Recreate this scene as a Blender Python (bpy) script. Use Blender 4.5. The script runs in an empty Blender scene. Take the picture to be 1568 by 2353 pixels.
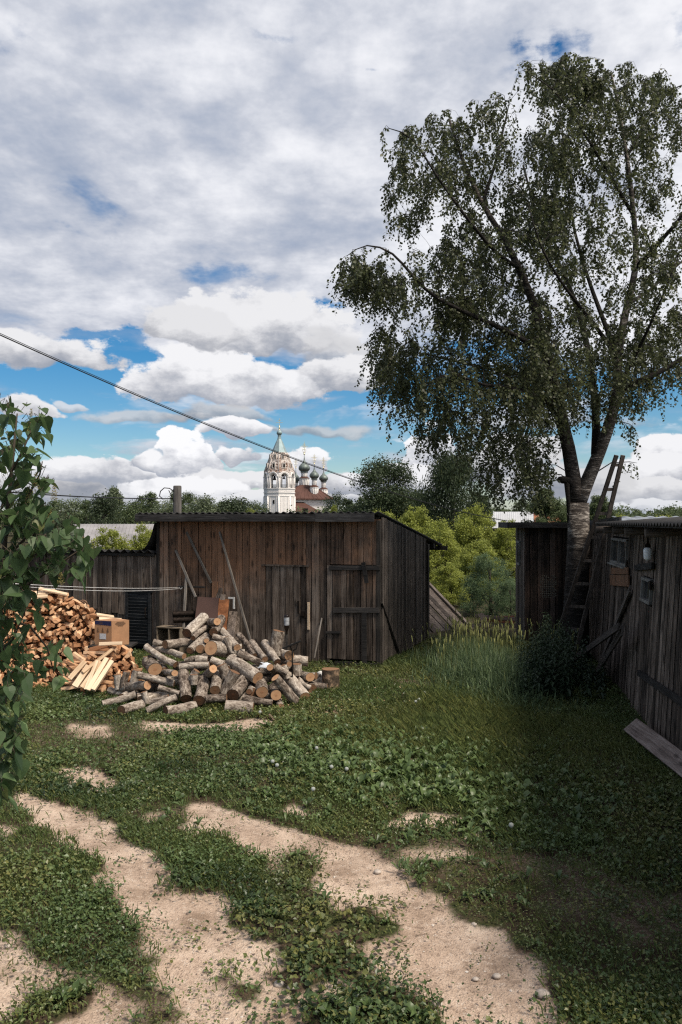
import bpy, math, random
import numpy as np
from mathutils import Vector, Matrix
SC = bpy.context.scene
COL = SC.collection
# ---------------------------------------------------------------- camera
H = 2.4                      # eye height above the yard
F = 1830.0                   # focal length in units of a 1568 x 2353 frame
CX, CY = 784.0, 1200.0
cam_d = bpy.data.cameras.new('camera'); cam = bpy.data.objects.new('camera', cam_d); COL.objects.link(cam)
cam.location = (0, 0, H); cam.rotation_euler = (math.radians(90), 0, 0)
cam_d.sensor_fit = 'VERTICAL'; cam_d.sensor_height = 36.0; cam_d.lens = F / 2353 * 36.0
cam_d.shift_y = (CY - 1176.5) / 2353
cam_d.clip_start = 0.05; cam_d.clip_end = 3000
SC.camera = cam
SC.render.resolution_x = 682; SC.render.resolution_y = 1024
SC.view_settings.view_transform = 'Standard'; SC.view_settings.look = 'None'
SC.view_settings.exposure = 0.35; SC.view_settings.gamma = 1.0
SC.render.engine = 'CYCLES'
SC.cycles.max_bounces = 6; SC.cycles.diffuse_bounces = 3; SC.cycles.glossy_bounces = 2
SC.cycles.transmission_bounces = 4; SC.cycles.transparent_max_bounces = 8
SC.cycles.use_denoising = False; SC.cycles.filter_width = 1.25
# ---------------------------------------------------------------- expression helper for node trees
class E:
    nt = None
    def __init__(s, sock): s.s = sock
    @staticmethod
    def m(op, *a, clamp=False):
        n = E.nt.nodes.new('ShaderNodeMath'); n.operation = op; n.use_clamp = clamp
        for i, v in enumerate(a):
            if isinstance(v, E): E.nt.links.new(v.s, n.inputs[i])
            else: n.inputs[i].default_value = float(v)
        return E(n.outputs[0])
    def __add__(s, o): return E.m('ADD', s, o)
    __radd__ = __add__
    def __sub__(s, o): return E.m('SUBTRACT', s, o)
    def __rsub__(s, o): return E.m('SUBTRACT', o, s)
    def __mul__(s, o): return E.m('MULTIPLY', s, o)
    __rmul__ = __mul__
    def __truediv__(s, o): return E.m('DIVIDE', s, o)
def link(a, b): E.nt.links.new(a.s if isinstance(a, E) else a, b)
def xyz(v):
    n = E.nt.nodes.new('ShaderNodeSeparateXYZ'); link(v, n.inputs[0]); return [E(o) for o in n.outputs]
def comb(x, y, z):
    n = E.nt.nodes.new('ShaderNodeCombineXYZ')
    for i, v in enumerate((x, y, z)):
        if isinstance(v, E): link(v, n.inputs[i])
        else: n.inputs[i].default_value = v
    return E(n.outputs[0])
def sstep(a, b, x):
    n = E.nt.nodes.new('ShaderNodeMapRange'); n.interpolation_type = 'SMOOTHSTEP'
    link(x, n.inputs[0])
    for i, v in ((1, a), (2, b)):
        if isinstance(v, E): link(v, n.inputs[i])
        else: n.inputs[i].default_value = v
    return E(n.outputs[0])
def noise(v, scale, detail=4, rough=.5, dist=0, out=0, lac=2.0):
    n = E.nt.nodes.new('ShaderNodeTexNoise'); n.noise_dimensions = '3D'
    if v is not None: link(v, n.inputs['Vector'])
    n.inputs['Scale'].default_value = scale; n.inputs['Detail'].default_value = detail
    n.inputs['Roughness'].default_value = rough; n.inputs['Distortion'].default_value = dist
    n.inputs['Lacunarity'].default_value = lac
    return E(n.outputs[out])
def vor(v, scale, detail=0, rough=.5, feat='F1', out='Distance', rnd=1.0):
    n = E.nt.nodes.new('ShaderNodeTexVoronoi'); n.feature = feat
    if v is not None: link(v, n.inputs['Vector'])
    n.inputs['Scale'].default_value = scale; n.inputs['Detail'].default_value = detail
    n.inputs['Roughness'].default_value = rough; n.inputs['Randomness'].default_value = rnd
    n.normalize = True
    return E(n.outputs[out])
def mix(f, a, b, mode='MIX'):
    n = E.nt.nodes.new('ShaderNodeMix'); n.data_type = 'RGBA'; n.blend_type = mode
    for i, v in ((0, f), (6, a), (7, b)):
        if isinstance(v, E): link(v, n.inputs[i])
        elif i == 0: n.inputs[0].default_value = v
        else: n.inputs[i].default_value = (*v, 1)
    return E(n.outputs[2])
def ramp(x, *stops):
    n = E.nt.nodes.new('ShaderNodeValToRGB'); link(x, n.inputs[0])
    cr = n.color_ramp
    while len(cr.elements) < len(stops): cr.elements.new(0.5)
    for e, (p, c) in zip(cr.elements, stops): e.position = p; e.color = (*c, 1)
    return E(n.outputs[0])
# ---------------------------------------------------------------- world: physical sky with procedural clouds
SUN_EL, SUN_AZ = math.radians(56), math.radians(128)     # azimuth from +Y towards +X: right of and a little behind the camera
world = bpy.data.worlds.new("World"); SC.world = world; world.use_nodes = True
def build_world():
    nt = world.node_tree; nt.nodes.clear(); E.nt = nt
    out = nt.nodes.new('ShaderNodeOutputWorld'); bg = nt.nodes.new('ShaderNodeBackground')
    sky = nt.nodes.new('ShaderNodeTexSky'); sky.sky_type = 'NISHITA'; sky.sun_disc = False
    sky.sun_elevation = SUN_EL; sky.sun_rotation = SUN_AZ
    sky.altitude = 150; sky.air_density = 1.0; sky.dust_density = 0.6; sky.ozone_density = 2.5
    tc = nt.nodes.new('ShaderNodeTexCoord'); d = E(tc.outputs['Generated'])
    x, y, z = xyz(d)
    az = E.m('ARCTAN2', x, y); el = E.m('ARCSINE', z)
    # angular frame in which 1 unit = 1/1830 rad (small-angle pixels of the sky)
    K = F
    U = az * K; V = el * K                               # V up
    def pu(px): return math.atan((px - CX) / F) * K
    def pv(px, py): return math.atan((CY - py) / math.hypot(F, px - CX)) * K
    zz = E.m('MAXIMUM', z, 0.0)
    layer = comb(x / (zz + .16), y / (zz + .16), 0.0)     # flat cloud sheet in perspective
    dirv = comb(az, el * 1.7, 0.0)
    wx, wy, wz = xyz(noise(comb(az, el * 1.3, 2.0), 11.0, 3, .55, out=1))
    U = U + (wx - .5) * 190.0; V0 = V; V = V + (wy - .5) * 95.0
    n1 = noise(layer, 1.3, 5, .6, 1.0)                   # broad sheet
    n1b = noise(layer, 3.0, 5, .6, 0)
    n2 = noise(dirv, 9.0, 8, .66, 0)                       # fine ragged
    n3 = noise(comb(az * .45, el * 2.2, 4.0), 9.0, 5, .58, 0)   # streaks
    bil = vor(comb(az + (n2 - .5) * .03, el * 1.15 + (n2 - .5) * .03, 0.0), 17.0, 2, .6, 'F1')
    bil = 1.0 - bil                                       # puffy
    def ell(px, py, rx, ry, rb=None):
        """0 at centre .. 1 on the rim"""
        a, b = pu(px), pv(px, py)
        dx = (U - a) * (1 / rx); dy = V - b
        if rb is None: dy = dy * (1 / ry)
        else: dy = E.m('MAXIMUM', dy * (1 / ry), dy * (-1 / rb))
        return E.m('SQRT', dx * dx + dy * dy)
    def vrel(px, py, ry): return (V - pv(px, py)) * (1 / ry)
    skyc = E(sky.outputs[0])
    SKY_STR = 0.085
    # grade of clear air: deeper low blue as in the picture
    n = nt.nodes.new('ShaderNodeHueSaturation'); n.inputs['Saturation'].default_value = 1.5; n.inputs['Hue'].default_value = .497; n.inputs['Value'].default_value = SKY_STR
    link(skyc, n.inputs['Color']); col = E(n.outputs[0])
    # ---- sheet
    up = sstep(pv(784, 905), pv(784, 690), V0)              # 0 low, 1 high
    Fs = (n1 - .5) * 1.5 + up * .62 + (n1b - .5) * .45 - .12
    holes = [(250, 790, 80, 22, .95), (60, 878, 210, 19, .95), (300, 870, 60, 12, .8), (1280, 112, 56, 30, .33), (1205, 150, 60, 26, .18),
             (868, 158, 22, 12, .35), (640, 78, 70, 10, .16), (480, 640, 90, 22, .24), (170, 500, 110, 30, .13), (240, 560, 120, 20, .12), (30, 60, 70, 40, .2), (760, 907, 120, 16, .9), (740, 715, 40, 20, .4), (300, 120, 90, 20, .22), (580, 80, 60, 20, .12), (1550, 60, 40, 30, .3),
             (1540, 930, 90, 22, .9), (640, 960, 60, 10, .3), (800, 1030, 160, 17, .9), (1000, 1030, 160, 20, .6), (150, 1000, 160, 14, .45), (740, 720, 50, 14, .35),
             (1030, 900, 60, 80, .3), (890, 1040, 60, 14, .5)]
    for (px, py, rx, ry, amp) in holes:
        e = ell(px, py, rx * 1.5, ry * 1.7)
        Fs = Fs - (1.0 - sstep(.0, 1.1, e + (n2 - .5) * 2.2 + (n1b - .5) * 1.2)) * (amp * 1.5)
    al = sstep(-.18, .30, Fs + (n3 - .5) * .5)
    shade = sstep(.34, .64, n1b * .50 + n1 * .25 + n2 * .25 + (az - .0) * .10)
    shc = ramp(shade, (0.0, (.29, .335, .43)), (.40, (.455, .48, .545)), (1.0, (.74, .745, .775)))
    col = mix(al, col, shc)
    # streaky mid clouds
    low = sstep(pv(784, 900), pv(784, 700), V0); low = 1.0 - low             # 1 below
    al2 = sstep(.50, .66, n3 + (n2 - .5) * .25) * low * sstep(pv(784, 1230), pv(784, 1100), V0) * .85
    for (px, py, rx, ry) in ((60, 878, 170, 15), (235, 795, 60, 20), (800, 1030, 160, 13), (1000, 1035, 120, 12), (1540, 932, 90, 18), (760, 905, 90, 10)):
        al2 = al2 * (.12 + .88 * sstep(.3, 1.25, ell(px, py, rx * 1.2, ry * 1.4) + (n2 - .5) * .6))
    col = mix(al2, col, ramp(sstep(.35, .65, n2), (0.0, (.33, .355, .43)), (1.0, (.50, .51, .56))))
    # ---- heaped clouds: (px, py, half width, height up, depth down, brightness, softness)
    heaps = [(720, 985, 200, 16, 12, .62, .6), (1250, 975, 260, 22, 16, .66, .6),
             (90, 812, 165, 50, 34, .86, .2), (610, 775, 200, 98, 44, .86, .16), (440, 765, 130, 48, 26, .8, .22), (770, 820, 90, 60, 40, .7, .3),
             (760, 868, 150, 46, 34, .86, .18), (525, 880, 235, 70, 50, .92, .16), (500, 955, 150, 24, 20, .60, .4), (330, 955, 170, 20, 14, .66, .5),
             (40, 935, 70, 26, 12, .85, .2), (155, 922, 42, 14, 9, .8, .3), (545, 990, 80, 24, 14, .95, .14),
             (60, 1120, 330, 55, 40, .7, .25), (250, 1090, 190, 36, 30, .92, .14), (330, 1060, 45, 24, 18, .95, .16),
             (560, 1045, 50, 28, 18, .95, .14), (395, 1045, 46, 55, 50, 1.0, .10), (465, 1055, 52, 54, 60, 1.0, .10), (520, 1100, 100, 26, 24, .85, .16),
             (430, 1120, 130, 34, 30, .95, .12), (700, 1075, 70, 60, 45, .97, .12), (780, 1120, 130, 34, 30, .8, .2),
             (985, 1060, 70, 80, 50, .98, .12), (900, 1110, 110, 36, 30, .9, .15), (1140, 1070, 130, 60, 50, .7, .2), (1540, 1035, 70, 40, 30, .92, .14),
             (1510, 1085, 75, 36, 30, .9, .14), (1560, 1120, 90, 26, 20, .8, .14), (1490, 1160, 160, 20, 20, .85, .14), (1300, 1120, 150, 50, 40, .7, .2),
             (650, 1145, 230, 18, 20, .85, .14)]
    n2b = n2 - .5
    for (px, py, rx, ry, rb, br, soft) in heaps:
        e = ell(px, py, rx, ry, rb)
        dn = 1.0 - e + (bil - .62) * (1.35 if soft < .3 else .5) + n2b * (1.7 if soft < .3 else 2.0)
        a = sstep(0.0, soft, dn)
        if soft >= .3: a = a * .75
        t = sstep(-.75, .85, vrel(px, py, ry) + n2b * 4.0 + (bil - .62) * 2.2)
        lo = (.22 * br + .05, .245 * br + .055, .30 * br + .065)
        hi = (.775 * br, .775 * br, .795 * br)
        md = (.50 * br, .51 * br, .55 * br)
        c = ramp(t * .82 + n2 * .36 - .09, (0.0, lo), (.42, md), (.88, hi))
        col = mix(a, col, c)
    # pale band right on the horizon
    hz = 1.0 - sstep(pv(784, 1205), pv(784, 1120), V0)
    col = mix(hz * .6, col, (.42, .46, .52))
    link(col, bg.inputs['Color']); bg.inputs['Strength'].default_value = 1.0
    nt.links.new(bg.outputs[0], out.inputs[0])
    world.cycles.sampling_method = 'MANUAL'; world.cycles.sample_map_resolution = 512
build_world()
# ---------------------------------------------------------------- sun
sd = bpy.data.lights.new('sun', 'SUN'); sd.energy = 4.0; sd.angle = math.radians(13); sd.color = (1.0, .90, .76)
sun = bpy.data.objects.new('sun', sd); COL.objects.link(sun)
_s = Vector((math.sin(SUN_AZ) * math.cos(SUN_EL), math.cos(SUN_AZ) * math.cos(SUN_EL), math.sin(SUN_EL)))
sun.rotation_euler = _s.to_track_quat('Z', 'Y').to_euler(); sun.location = _s * 60
# ================================================================ helpers
RNG = np.random.default_rng(7)
rnd = random.Random(11)
def P(px, py, Y):
    "world point seen at picture position (px, py) (1568 x 2353 frame) at distance Y"
    return np.array([(px - CX) / F * Y, Y, H + (CY - py) / F * Y])
def G(px, py, z=0.0):
    Y = (H - z) * F / (py - CY); return np.array([(px - CX) / F * Y, Y, z])
def onplane(px, py, o, n):
    d = np.array([(px - CX) / F, 1.0, (CY - py) / F]); c = np.array([0, 0, H])
    t = np.dot(np.asarray(o) - c, n) / np.dot(d, n); return c + d * t
def norm(v): v = np.asarray(v, float); return v / (np.linalg.norm(v) + 1e-12)

class MB:
    "collects shapes, links them as ONE mesh object"
    def __init__(s): s.v = []; s.f = []; s.c = []; s.mi = []; s.sm = []; s.cur = 0; s.n = 0
    def add(s, vs, fs, col=(0, 0, 0), smooth=False, mi=None):
        b = s.n; vs = [tuple(map(float, v)) for v in vs]
        s.v += vs; s.n += len(vs); s.c += [col] * len(vs)
        for f in fs: s.f.append([i + b for i in f]); s.mi.append(s.cur if mi is None else mi); s.sm.append(smooth)
    def box(s, c, size, col=(0, 0, 0), R=None, bev=0.0):
        hx, hy, hz = size[0] / 2, size[1] / 2, size[2] / 2; c = np.asarray(c, float)
        if bev > 0:
            b = min(bev, hx * .8, hy * .8, hz * .8); vs = []
            for sx in (-1, 1):
                for sy in (-1, 1):
                    for sz in (-1, 1):
                        vs += [(sx * hx, sy * (hy - b), sz * (hz - b)), (sx * (hx - b), sy * hy, sz * (hz - b)), (sx * (hx - b), sy * (hy - b), sz * hz)]
            def I(sx, sy, sz, a): return (((sx > 0) * 4 + (sy > 0) * 2 + (sz > 0)) * 3 + a)
            fs = []
            fs += [[I(1, -1, -1, 0), I(1, 1, -1, 0), I(1, 1, 1, 0), I(1, -1, 1, 0)], [I(-1, -1, -1, 0), I(-1, -1, 1, 0), I(-1, 1, 1, 0), I(-1, 1, -1, 0)]]
            fs += [[I(-1, 1, -1, 1), I(-1, 1, 1, 1), I(1, 1, 1, 1), I(1, 1, -1, 1)], [I(-1, -1, -1, 1), I(1, -1, -1, 1), I(1, -1, 1, 1), I(-1, -1, 1, 1)]]
            fs += [[I(-1, -1, 1, 2), I(1, -1, 1, 2), I(1, 1, 1, 2), I(-1, 1, 1, 2)], [I(-1, -1, -1, 2), I(-1, 1, -1, 2), I(1, 1, -1, 2), I(1, -1, -1, 2)]]
            for a in (-1, 1):
                for d in (-1, 1):
                    fs.append([I(a, d, -1, 0), I(a, d, 1, 0), I(a, d, 1, 1), I(a, d, -1, 1)])
                    fs.append([I(a, -1, d, 0), I(a, 1, d, 0), I(a, 1, d, 2), I(a, -1, d, 2)])
                    fs.append([I(-1, a, d, 1), I(1, a, d, 1), I(1, a, d, 2), I(-1, a, d, 2)])
                    for e in (-1, 1): fs.append([I(a, d, e, 0), I(a, d, e, 1), I(a, d, e, 2)])
        else:
            vs = [(x * hx, y * hy, z * hz) for x in (-1, 1) for y in (-1, 1) for z in (-1, 1)]
            fs = [[0, 1, 3, 2], [4, 6, 7, 5], [0, 4, 5, 1], [2, 3, 7, 6], [0, 2, 6, 4], [1, 5, 7, 3]]
        vs = np.array(vs)
        if R is not None: vs = vs @ np.asarray(R).T
        s.add(vs + c, fs, col)
    def bar(s, a, b, w, t, col=(0, 0, 0), up=(0, 0, 1), bev=0.0, roll=0.0):
        "rectangular bar from a to b, width w across, thickness t"
        a = np.asarray(a, float); b = np.asarray(b, float); d = norm(b - a)
        side = np.cross(d, up)
        if np.linalg.norm(side) < 1e-4: side = np.cross(d, (0, 1, 0))
        side = norm(side); n = np.cross(side, d)
        if roll: side, n = side * math.cos(roll) + n * math.sin(roll), n * math.cos(roll) - side * math.sin(roll)
        s.box((a + b) / 2, (w, np.linalg.norm(b - a), t), col, np.column_stack([side, d, n]), bev)
    def tube(s, pts, rad, seg=8, col=(0, 0, 0), cap=True, smooth=True, cols=None):
        pts = [np.asarray(p, float) for p in pts]; n = len(pts)
        if not hasattr(rad, '__len__'): rad = [rad] * n
        base = s.n; ref = None
        for i, p in enumerate(pts):
            d = norm(pts[min(i + 1, n - 1)] - pts[max(i - 1, 0)])
            if ref is None:
                ref = np.cross(d, (0, 0, 1));
                if np.linalg.norm(ref) < .1: ref = np.cross(d, (1, 0, 0))
            ref = norm(ref - d * np.dot(ref, d)); u = np.cross(d, ref)
            for k in range(seg):
                a = 2 * math.pi * k / seg
                s.v.append(tuple(p + (ref * math.cos(a) + u * math.sin(a)) * rad[i])); s.c.append(cols[i] if cols else col)
            s.n += seg
        for i in range(n - 1):
            for k in range(seg):
                a = base + i * seg + k; b = base + i * seg + (k + 1) % seg
                s.f.append([a, b, b + seg, a + seg]); s.mi.append(s.cur); s.sm.append(smooth)
        if cap:
            s.f.append([base + k for k in range(seg)][::-1]); s.f.append([base + (n - 1) * seg + k for k in range(seg)])
            s.mi += [s.cur] * 2; s.sm += [False] * 2
    def lathe(s, prof, c=(0, 0, 0), seg=24, col=(0, 0, 0), smooth=True, start=0.0, cap=True):
        "prof: list of (r, z)"
        base = s.n; m = len(prof)
        for r, z in prof:
            for k in range(seg):
                a = start + 2 * math.pi * k / seg
                s.v.append((c[0] + r * math.cos(a), c[1] + r * math.sin(a), c[2] + z)); s.c.append(col)
        s.n += m * seg
        for i in range(m - 1):
            for k in range(seg):
                a = base + i * seg + k; b = base + i * seg + (k + 1) % seg
                s.f.append([a, b, b + seg, a + seg]); s.mi.append(s.cur); s.sm.append(smooth)
        if cap:
            s.f.append([base + k for k in range(seg)][::-1]); s.f.append([base + (m - 1) * seg + k for k in range(seg)])
            s.mi += [s.cur] * 2; s.sm += [False] * 2
    def build(s, name, mat, parent=None, loc=None, rotz=0.0):
        me = bpy.data.meshes.new(name); me.from_pydata(s.v, [], s.f)
        mats = mat if isinstance(mat, (list, tuple)) else [mat]
        for m in mats: me.materials.append(m)
        me.polygons.foreach_set('material_index', s.mi); me.polygons.foreach_set('use_smooth', s.sm)
        at = me.attributes.new('Col', 'FLOAT_COLOR', 'POINT')
        c = np.ones((len(s.v), 4), np.float32); c[:, :3] = np.array(s.c, np.float32).reshape(-1, 3); at.data.foreach_set('color', c.ravel())
        me.update()
        o = bpy.data.objects.new(name, me); COL.objects.link(o)
        if parent is not None: o.parent = parent
        if loc is not None: o.location = loc
        o.rotation_euler.z = rotz
        return o
def fastmesh(name, verts, faces, cols, mat, parent=None, smooth=False, link=True):
    "verts (N,3), faces (M,k) all the same k, cols (N,3)"
    verts = np.asarray(verts, np.float32); faces = np.asarray(faces, np.int32); M, k = faces.shape
    me = bpy.data.meshes.new(name); me.vertices.add(len(verts)); me.vertices.foreach_set('co', verts.ravel())
    me.loops.add(M * k); me.loops.foreach_set('vertex_index', faces.ravel())
    me.polygons.add(M); me.polygons.foreach_set('loop_start', np.arange(0, M * k, k, dtype=np.int32))
    try: me.polygons.foreach_set('loop_total', np.full(M, k, np.int32))
    except Exception: pass
    me.polygons.foreach_set('use_smooth', np.full(M, smooth))
    at = me.attributes.new('Col', 'FLOAT_COLOR', 'POINT')
    c = np.ones((len(verts), 4), np.float32); c[:, :3] = cols; at.data.foreach_set('color', c.ravel())
    me.materials.append(mat); me.update(calc_edges=True)
    if not link: return me
    o = bpy.data.objects.new(name, me); COL.objects.link(o)
    if parent is not None: o.parent = parent
    return o
def tag(o, label=None, cat=None, group=None, kind=None):
    if label: o['label'] = label
    if cat: o['category'] = cat
    if group: o['group'] = group
    if kind: o['kind'] = kind
    return o
def empty(name, loc=(0, 0, 0), rotz=0.0, label=None, cat=None, group=None):
    o = bpy.data.objects.new(name, None); COL.objects.link(o); o.location = loc; o.rotation_euler.z = rotz
    o.empty_display_size = .1
    return tag(o, label, cat, group)
def obj_from(name, me, parent=None):
    o = bpy.data.objects.new(name, me); COL.objects.link(o)
    if parent is not None: o.parent = parent
    return o
# numpy value noise -------------------------------------------------
_lat = np.random.default_rng(5).random((256, 256))
def vnoise(x, y):
    xi = np.floor(x).astype(int); yi = np.floor(y).astype(int); fx = x - xi; fy = y - yi
    fx = fx * fx * (3 - 2 * fx); fy = fy * fy * (3 - 2 * fy)
    a = _lat[xi & 255, yi & 255]; b = _lat[(xi + 1) & 255, yi & 255]; c = _lat[xi & 255, (yi + 1) & 255]; d = _lat[(xi + 1) & 255, (yi + 1) & 255]
    return (a * (1 - fx) + b * fx) * (1 - fy) + (c * (1 - fx) + d * fx) * fy
def fbm(x, y, o=4, g=.5):
    t = 0; a = 1; n = 0
    for i in range(o): t = t + a * vnoise(x * 2 ** i + 17.3 * i, y * 2 ** i + 9.1 * i); n += a; a *= g
    return t / n
def pip(px, py, poly):
    poly = np.asarray(poly, float); inside = np.zeros(px.shape, bool); j = len(poly) - 1
    for i in range(len(poly)):
        xi, yi = poly[i]; xj, yj = poly[j]
        c = ((yi > py) != (yj > py)) & (px < (xj - xi) * (py - yi) / (yj - yi + 1e-9) + xi)
        inside ^= c; j = i
    return inside
# ================================================================ materials
def newmat(name):
    m = bpy.data.materials.new(name); m.use_nodes = True; nt = m.node_tree; nt.nodes.clear(); E.nt = nt
    out = nt.nodes.new('ShaderNodeOutputMaterial'); b = nt.nodes.new('ShaderNodeBsdfPrincipled')
    nt.links.new(b.outputs[0], out.inputs[0]); b.inputs['Specular IOR Level'].default_value = .25
    return m, b, out
def attr():
    n = E.nt.nodes.new('ShaderNodeAttribute'); n.attribute_name = 'Col'; return xyz(E(n.outputs['Color']))
def objco(gen=False):
    n = E.nt.nodes.new('ShaderNodeTexCoord'); return E(n.outputs['Object'])
def bump(b, h, strength=.4, dist=.01):
    n = E.nt.nodes.new('ShaderNodeBump'); n.inputs['Strength'].default_value = strength; n.inputs['Distance'].default_value = dist
    link(h, n.inputs['Height']); E.nt.links.new(n.outputs[0], b.inputs['Normal'])
def simple(name, col, rough=.7, metal=0.0, var=.15, scale=8.0, bmp=0.0):
    m, b, o = newmat(name); n = noise(objco(), scale, 5, .6)
    c = mix(sstep(.3, .7, n), tuple(x * (1 - var) for x in col), tuple(min(1, x * (1 + var)) for x in col))
    link(c, b.inputs['Base Color']); b.inputs['Roughness'].default_value = rough; b.inputs['Metallic'].default_value = metal
    if bmp: bump(b, n, bmp, .01)
    return m
def wood(name, cols, along='z', warm=None, dark=None, grain=1.0, rough=.85, knots=True, spread=.5):
    """weathered board: cols = three colours dark..light; along = grain axis in object space;
    Col.r picks the board's own tone, Col.g offsets the grain, Col.b = warm (less weathered)"""
    m, b, o = newmat(name); r, g, w = attr(); x, y, z = xyz(objco())
    if along == 'z': p = comb(x * 1.0 + g * 37.0, y + g * 11.0, z * .05)
    elif along == 'x': p = comb(z * 1.0 + g * 37.0, y + g * 11.0, x * .05)
    else: p = comb(x * 1.0 + g * 37.0, z + g * 11.0, y * .05)
    gr = noise(p, 70.0 * grain, 5, .65, .3)
    gr2 = noise(p, 14.0 * grain, 3, .6, .8)
    blot = noise(objco(), 2.2, 5, .62)
    t = (gr - .5) * 1.3 + (gr2 - .5) * .9 + (blot - .5) * .7 + (r - .5) * spread * .9 + .46
    c = ramp(E.m('MAXIMUM', t, 0.0), (.12, cols[0]), (.5, cols[1]), (.88, cols[2]))
    if warm is not None:
        wc = ramp(E.m('MAXIMUM', t, 0.0), (.15, tuple(v * .45 for v in warm)), (.85, warm))
        c = mix(sstep(.25, .95, w + (blot - .5) * .8 + (gr2 - .5) * .5), c, wc)
    if knots:
        kp = comb(x * 1.0 + g * 7.0, y, z * .35) if along == 'z' else comb(z + g * 7.0, y, x * .35) if along == 'x' else comb(x + g * 7.0, z, y * .35)
        k = vor(kp, 7.0)
        c = mix((1.0 - sstep(.05, .13, k)) * .7, c, tuple(v * .5 for v in cols[0]))
    link(c, b.inputs['Base Color']); b.inputs['Roughness'].default_value = rough
    bump(b, gr * .6 + gr2, .5, .004)
    return m
M = {}
# shed boards: old, sun-greyed, nearly black in the seams
M['shed'] = wood('shed_boards', [(.016, .011, .008), (.088, .066, .052), (.23, .185, .152)], warm=(.27, .140, .080))
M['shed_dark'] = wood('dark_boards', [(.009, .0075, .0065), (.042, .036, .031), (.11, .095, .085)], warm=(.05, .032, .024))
M['wall_right'] = wood('slab_boards', [(.016, .0125, .010), (.092, .070, .056), (.27, .215, .178)], warm=(.09, .055, .04))
M['fascia'] = wood('fascia_board', [(.012, .011, .010), (.045, .042, .042), (.10, .097, .095)], along='x')
M['batten'] = wood('batten', [(.05, .045, .04), (.14, .125, .11), (.27, .24, .215)], along='x', knots=False)
M['battenz'] = wood('batten_upright', [(.05, .045, .04), (.15, .132, .115), (.30, .265, .235)], along='y', knots=False)
M['pale'] = wood('pale_wood', [(.30, .20, .12), (.52, .37, .24), (.72, .56, .40)], along='y', knots=False, spread=.7)
M['darkbat'] = wood('dark_batten', [(.010, .009, .009), (.035, .031, .029), (.09, .08, .074)], along='x', knots=False)
M['louvre'] = wood('louvre_slats', [(.008, .0085, .0095), (.022, .024, .027), (.055, .058, .062)], along='x', knots=False)
M['plankfloor'] = wood('old_plank', [(.06, .045, .038), (.17, .13, .11), (.30, .245, .21)], along='x')
M['void'] = simple('dark_inside', (.004, .0035, .003), .95)  # near-black colour stands in for the shade inside sheds and openings
M['iron'] = simple('rusty_iron', (.020, .014, .011), .7, .6, .5, 20)
M['rusty'] = simple('rust_hinge', (.035, .022, .016), .8, .3, .4, 20)
M['felt'] = simple('roofing', (.030, .029, .029), .85, 0, .3, 5)
M['white'] = simple('white_paint', (.55, .54, .52), .6, 0, .12, 10)
def metal_roof():
    m, b, o = newmat('corrugated_metal'); n = noise(objco(), 3.0, 5, .6); n2 = noise(objco(), 30.0, 3, .6)
    c = mix(sstep(.45, .65, n + (n2 - .5) * .3), (.20, .21, .23), (.42, .44, .47))
    link(c, b.inputs['Base Color']); b.inputs['Metallic'].default_value = .55; b.inputs['Roughness'].default_value = .45
    return m
M['metal'] = metal_roof()
# ================================================================ ground
# bare-earth outlines as seen in the picture frame, carried onto the ground
DIRT = [
 [(20,1815),(130,1828),(200,1858),(270,1893),(318,1932),(378,1962),(400,2025),(480,2052),(552,2040),(545,2110),(600,2160),(652,2188),(640,2236),(700,2262),(730,2300),(720,2420),(380,2420),(372,2300),(350,2230),(345,2180),(300,2120),(262,2072),(250,2030),(186,1962),(100,1905),(40,1862)],
 [(-300,2080),(-60,2110),(0,2132),(62,2142),(50,2185),(120,2212),(190,2232),(250,2262),(290,2310),(310,2420),(-300,2420)],
 [(430,1832),(470,1828),(540,1850),(620,1880),(700,1910),(760,1925),(830,1948),(900,1990),(925,2030),(1000,2058),(1040,2112),(1140,2125),(1160,2180),(1250,2232),(1290,2300),(1330,2420),(980,2420),(1000,2330),(960,2290),(900,2240),(812,2228),(842,2190),(850,2148),(780,2100),(720,2060),(700,2022),(640,1990),(560,1965),(500,1922),(445,1885)],
 [(130,1762),(190,1752),(268,1778),(278,1806),(240,1818),(180,1806)],
 [(300,1782),(322,1788),(310,1800),(286,1796)],
 [(330,1650),(480,1658),(600,1646),(664,1660),(560,1674),(420,1680),(330,1674)],
 [(170,1664),(255,1668),(262,1684),(190,1690)],
 [(866,1880),(960,1868),(1050,1868),(1078,1884),(1040,1898),(940,1902),(880,1896)],
 [(560,2145),(640,2185),(700,2250),(640,2300),(560,2300)],
 [(700,2235),(760,2222),(800,2245),(760,2275),(700,2300)],
]
ISLES = [
 [(650,1962),(690,1955),(722,1972),(730,2005),(700,2022),(660,2008)],
 [(776,2105),(800,2082),(850,2086),(892,2140),(880,2165),(820,2150)],
 [(84,2275),(140,2262),(205,2280),(212,2305),(140,2322),(90,2305)],
 [(158,2255),(196,2258),(196,2268),(160,2266)],
 [(712,2312),(780,2270),(880,2275),(960,2300),(1000,2360),(1010,2420),(790,2420),(760,2345)],
 [(640,2235),(700,2190),(840,2165),(846,2215),(760,2245),(700,2268)],
 [(540,2120),(590,2040),(700,2010),(770,2070),(780,2120),(700,2140),(600,2140)],
]
SPARSE = [  # thin cover with brown soil showing
 ([(1130,1690),(1300,1680),(1440,1760),(1500,1900),(1300,1860),(1180,1830),(1120,1780)], .55),
 ([(60,1660),(330,1640),(400,1690),(260,1760),(60,1740)], .45),
 ([(820,1590),(940,1580),(960,1640),(860,1660)], .6),
 ([(700,1930),(1000,1960),(1060,2060),(920,2020),(780,1960)], .5),
 ([(470,1880),(560,1890),(640,1960),(540,1940)], .5),
]
WALLX = lambda y: 3.34 + (y - 7.93) * .185           # foot of the right-hand wall
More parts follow.
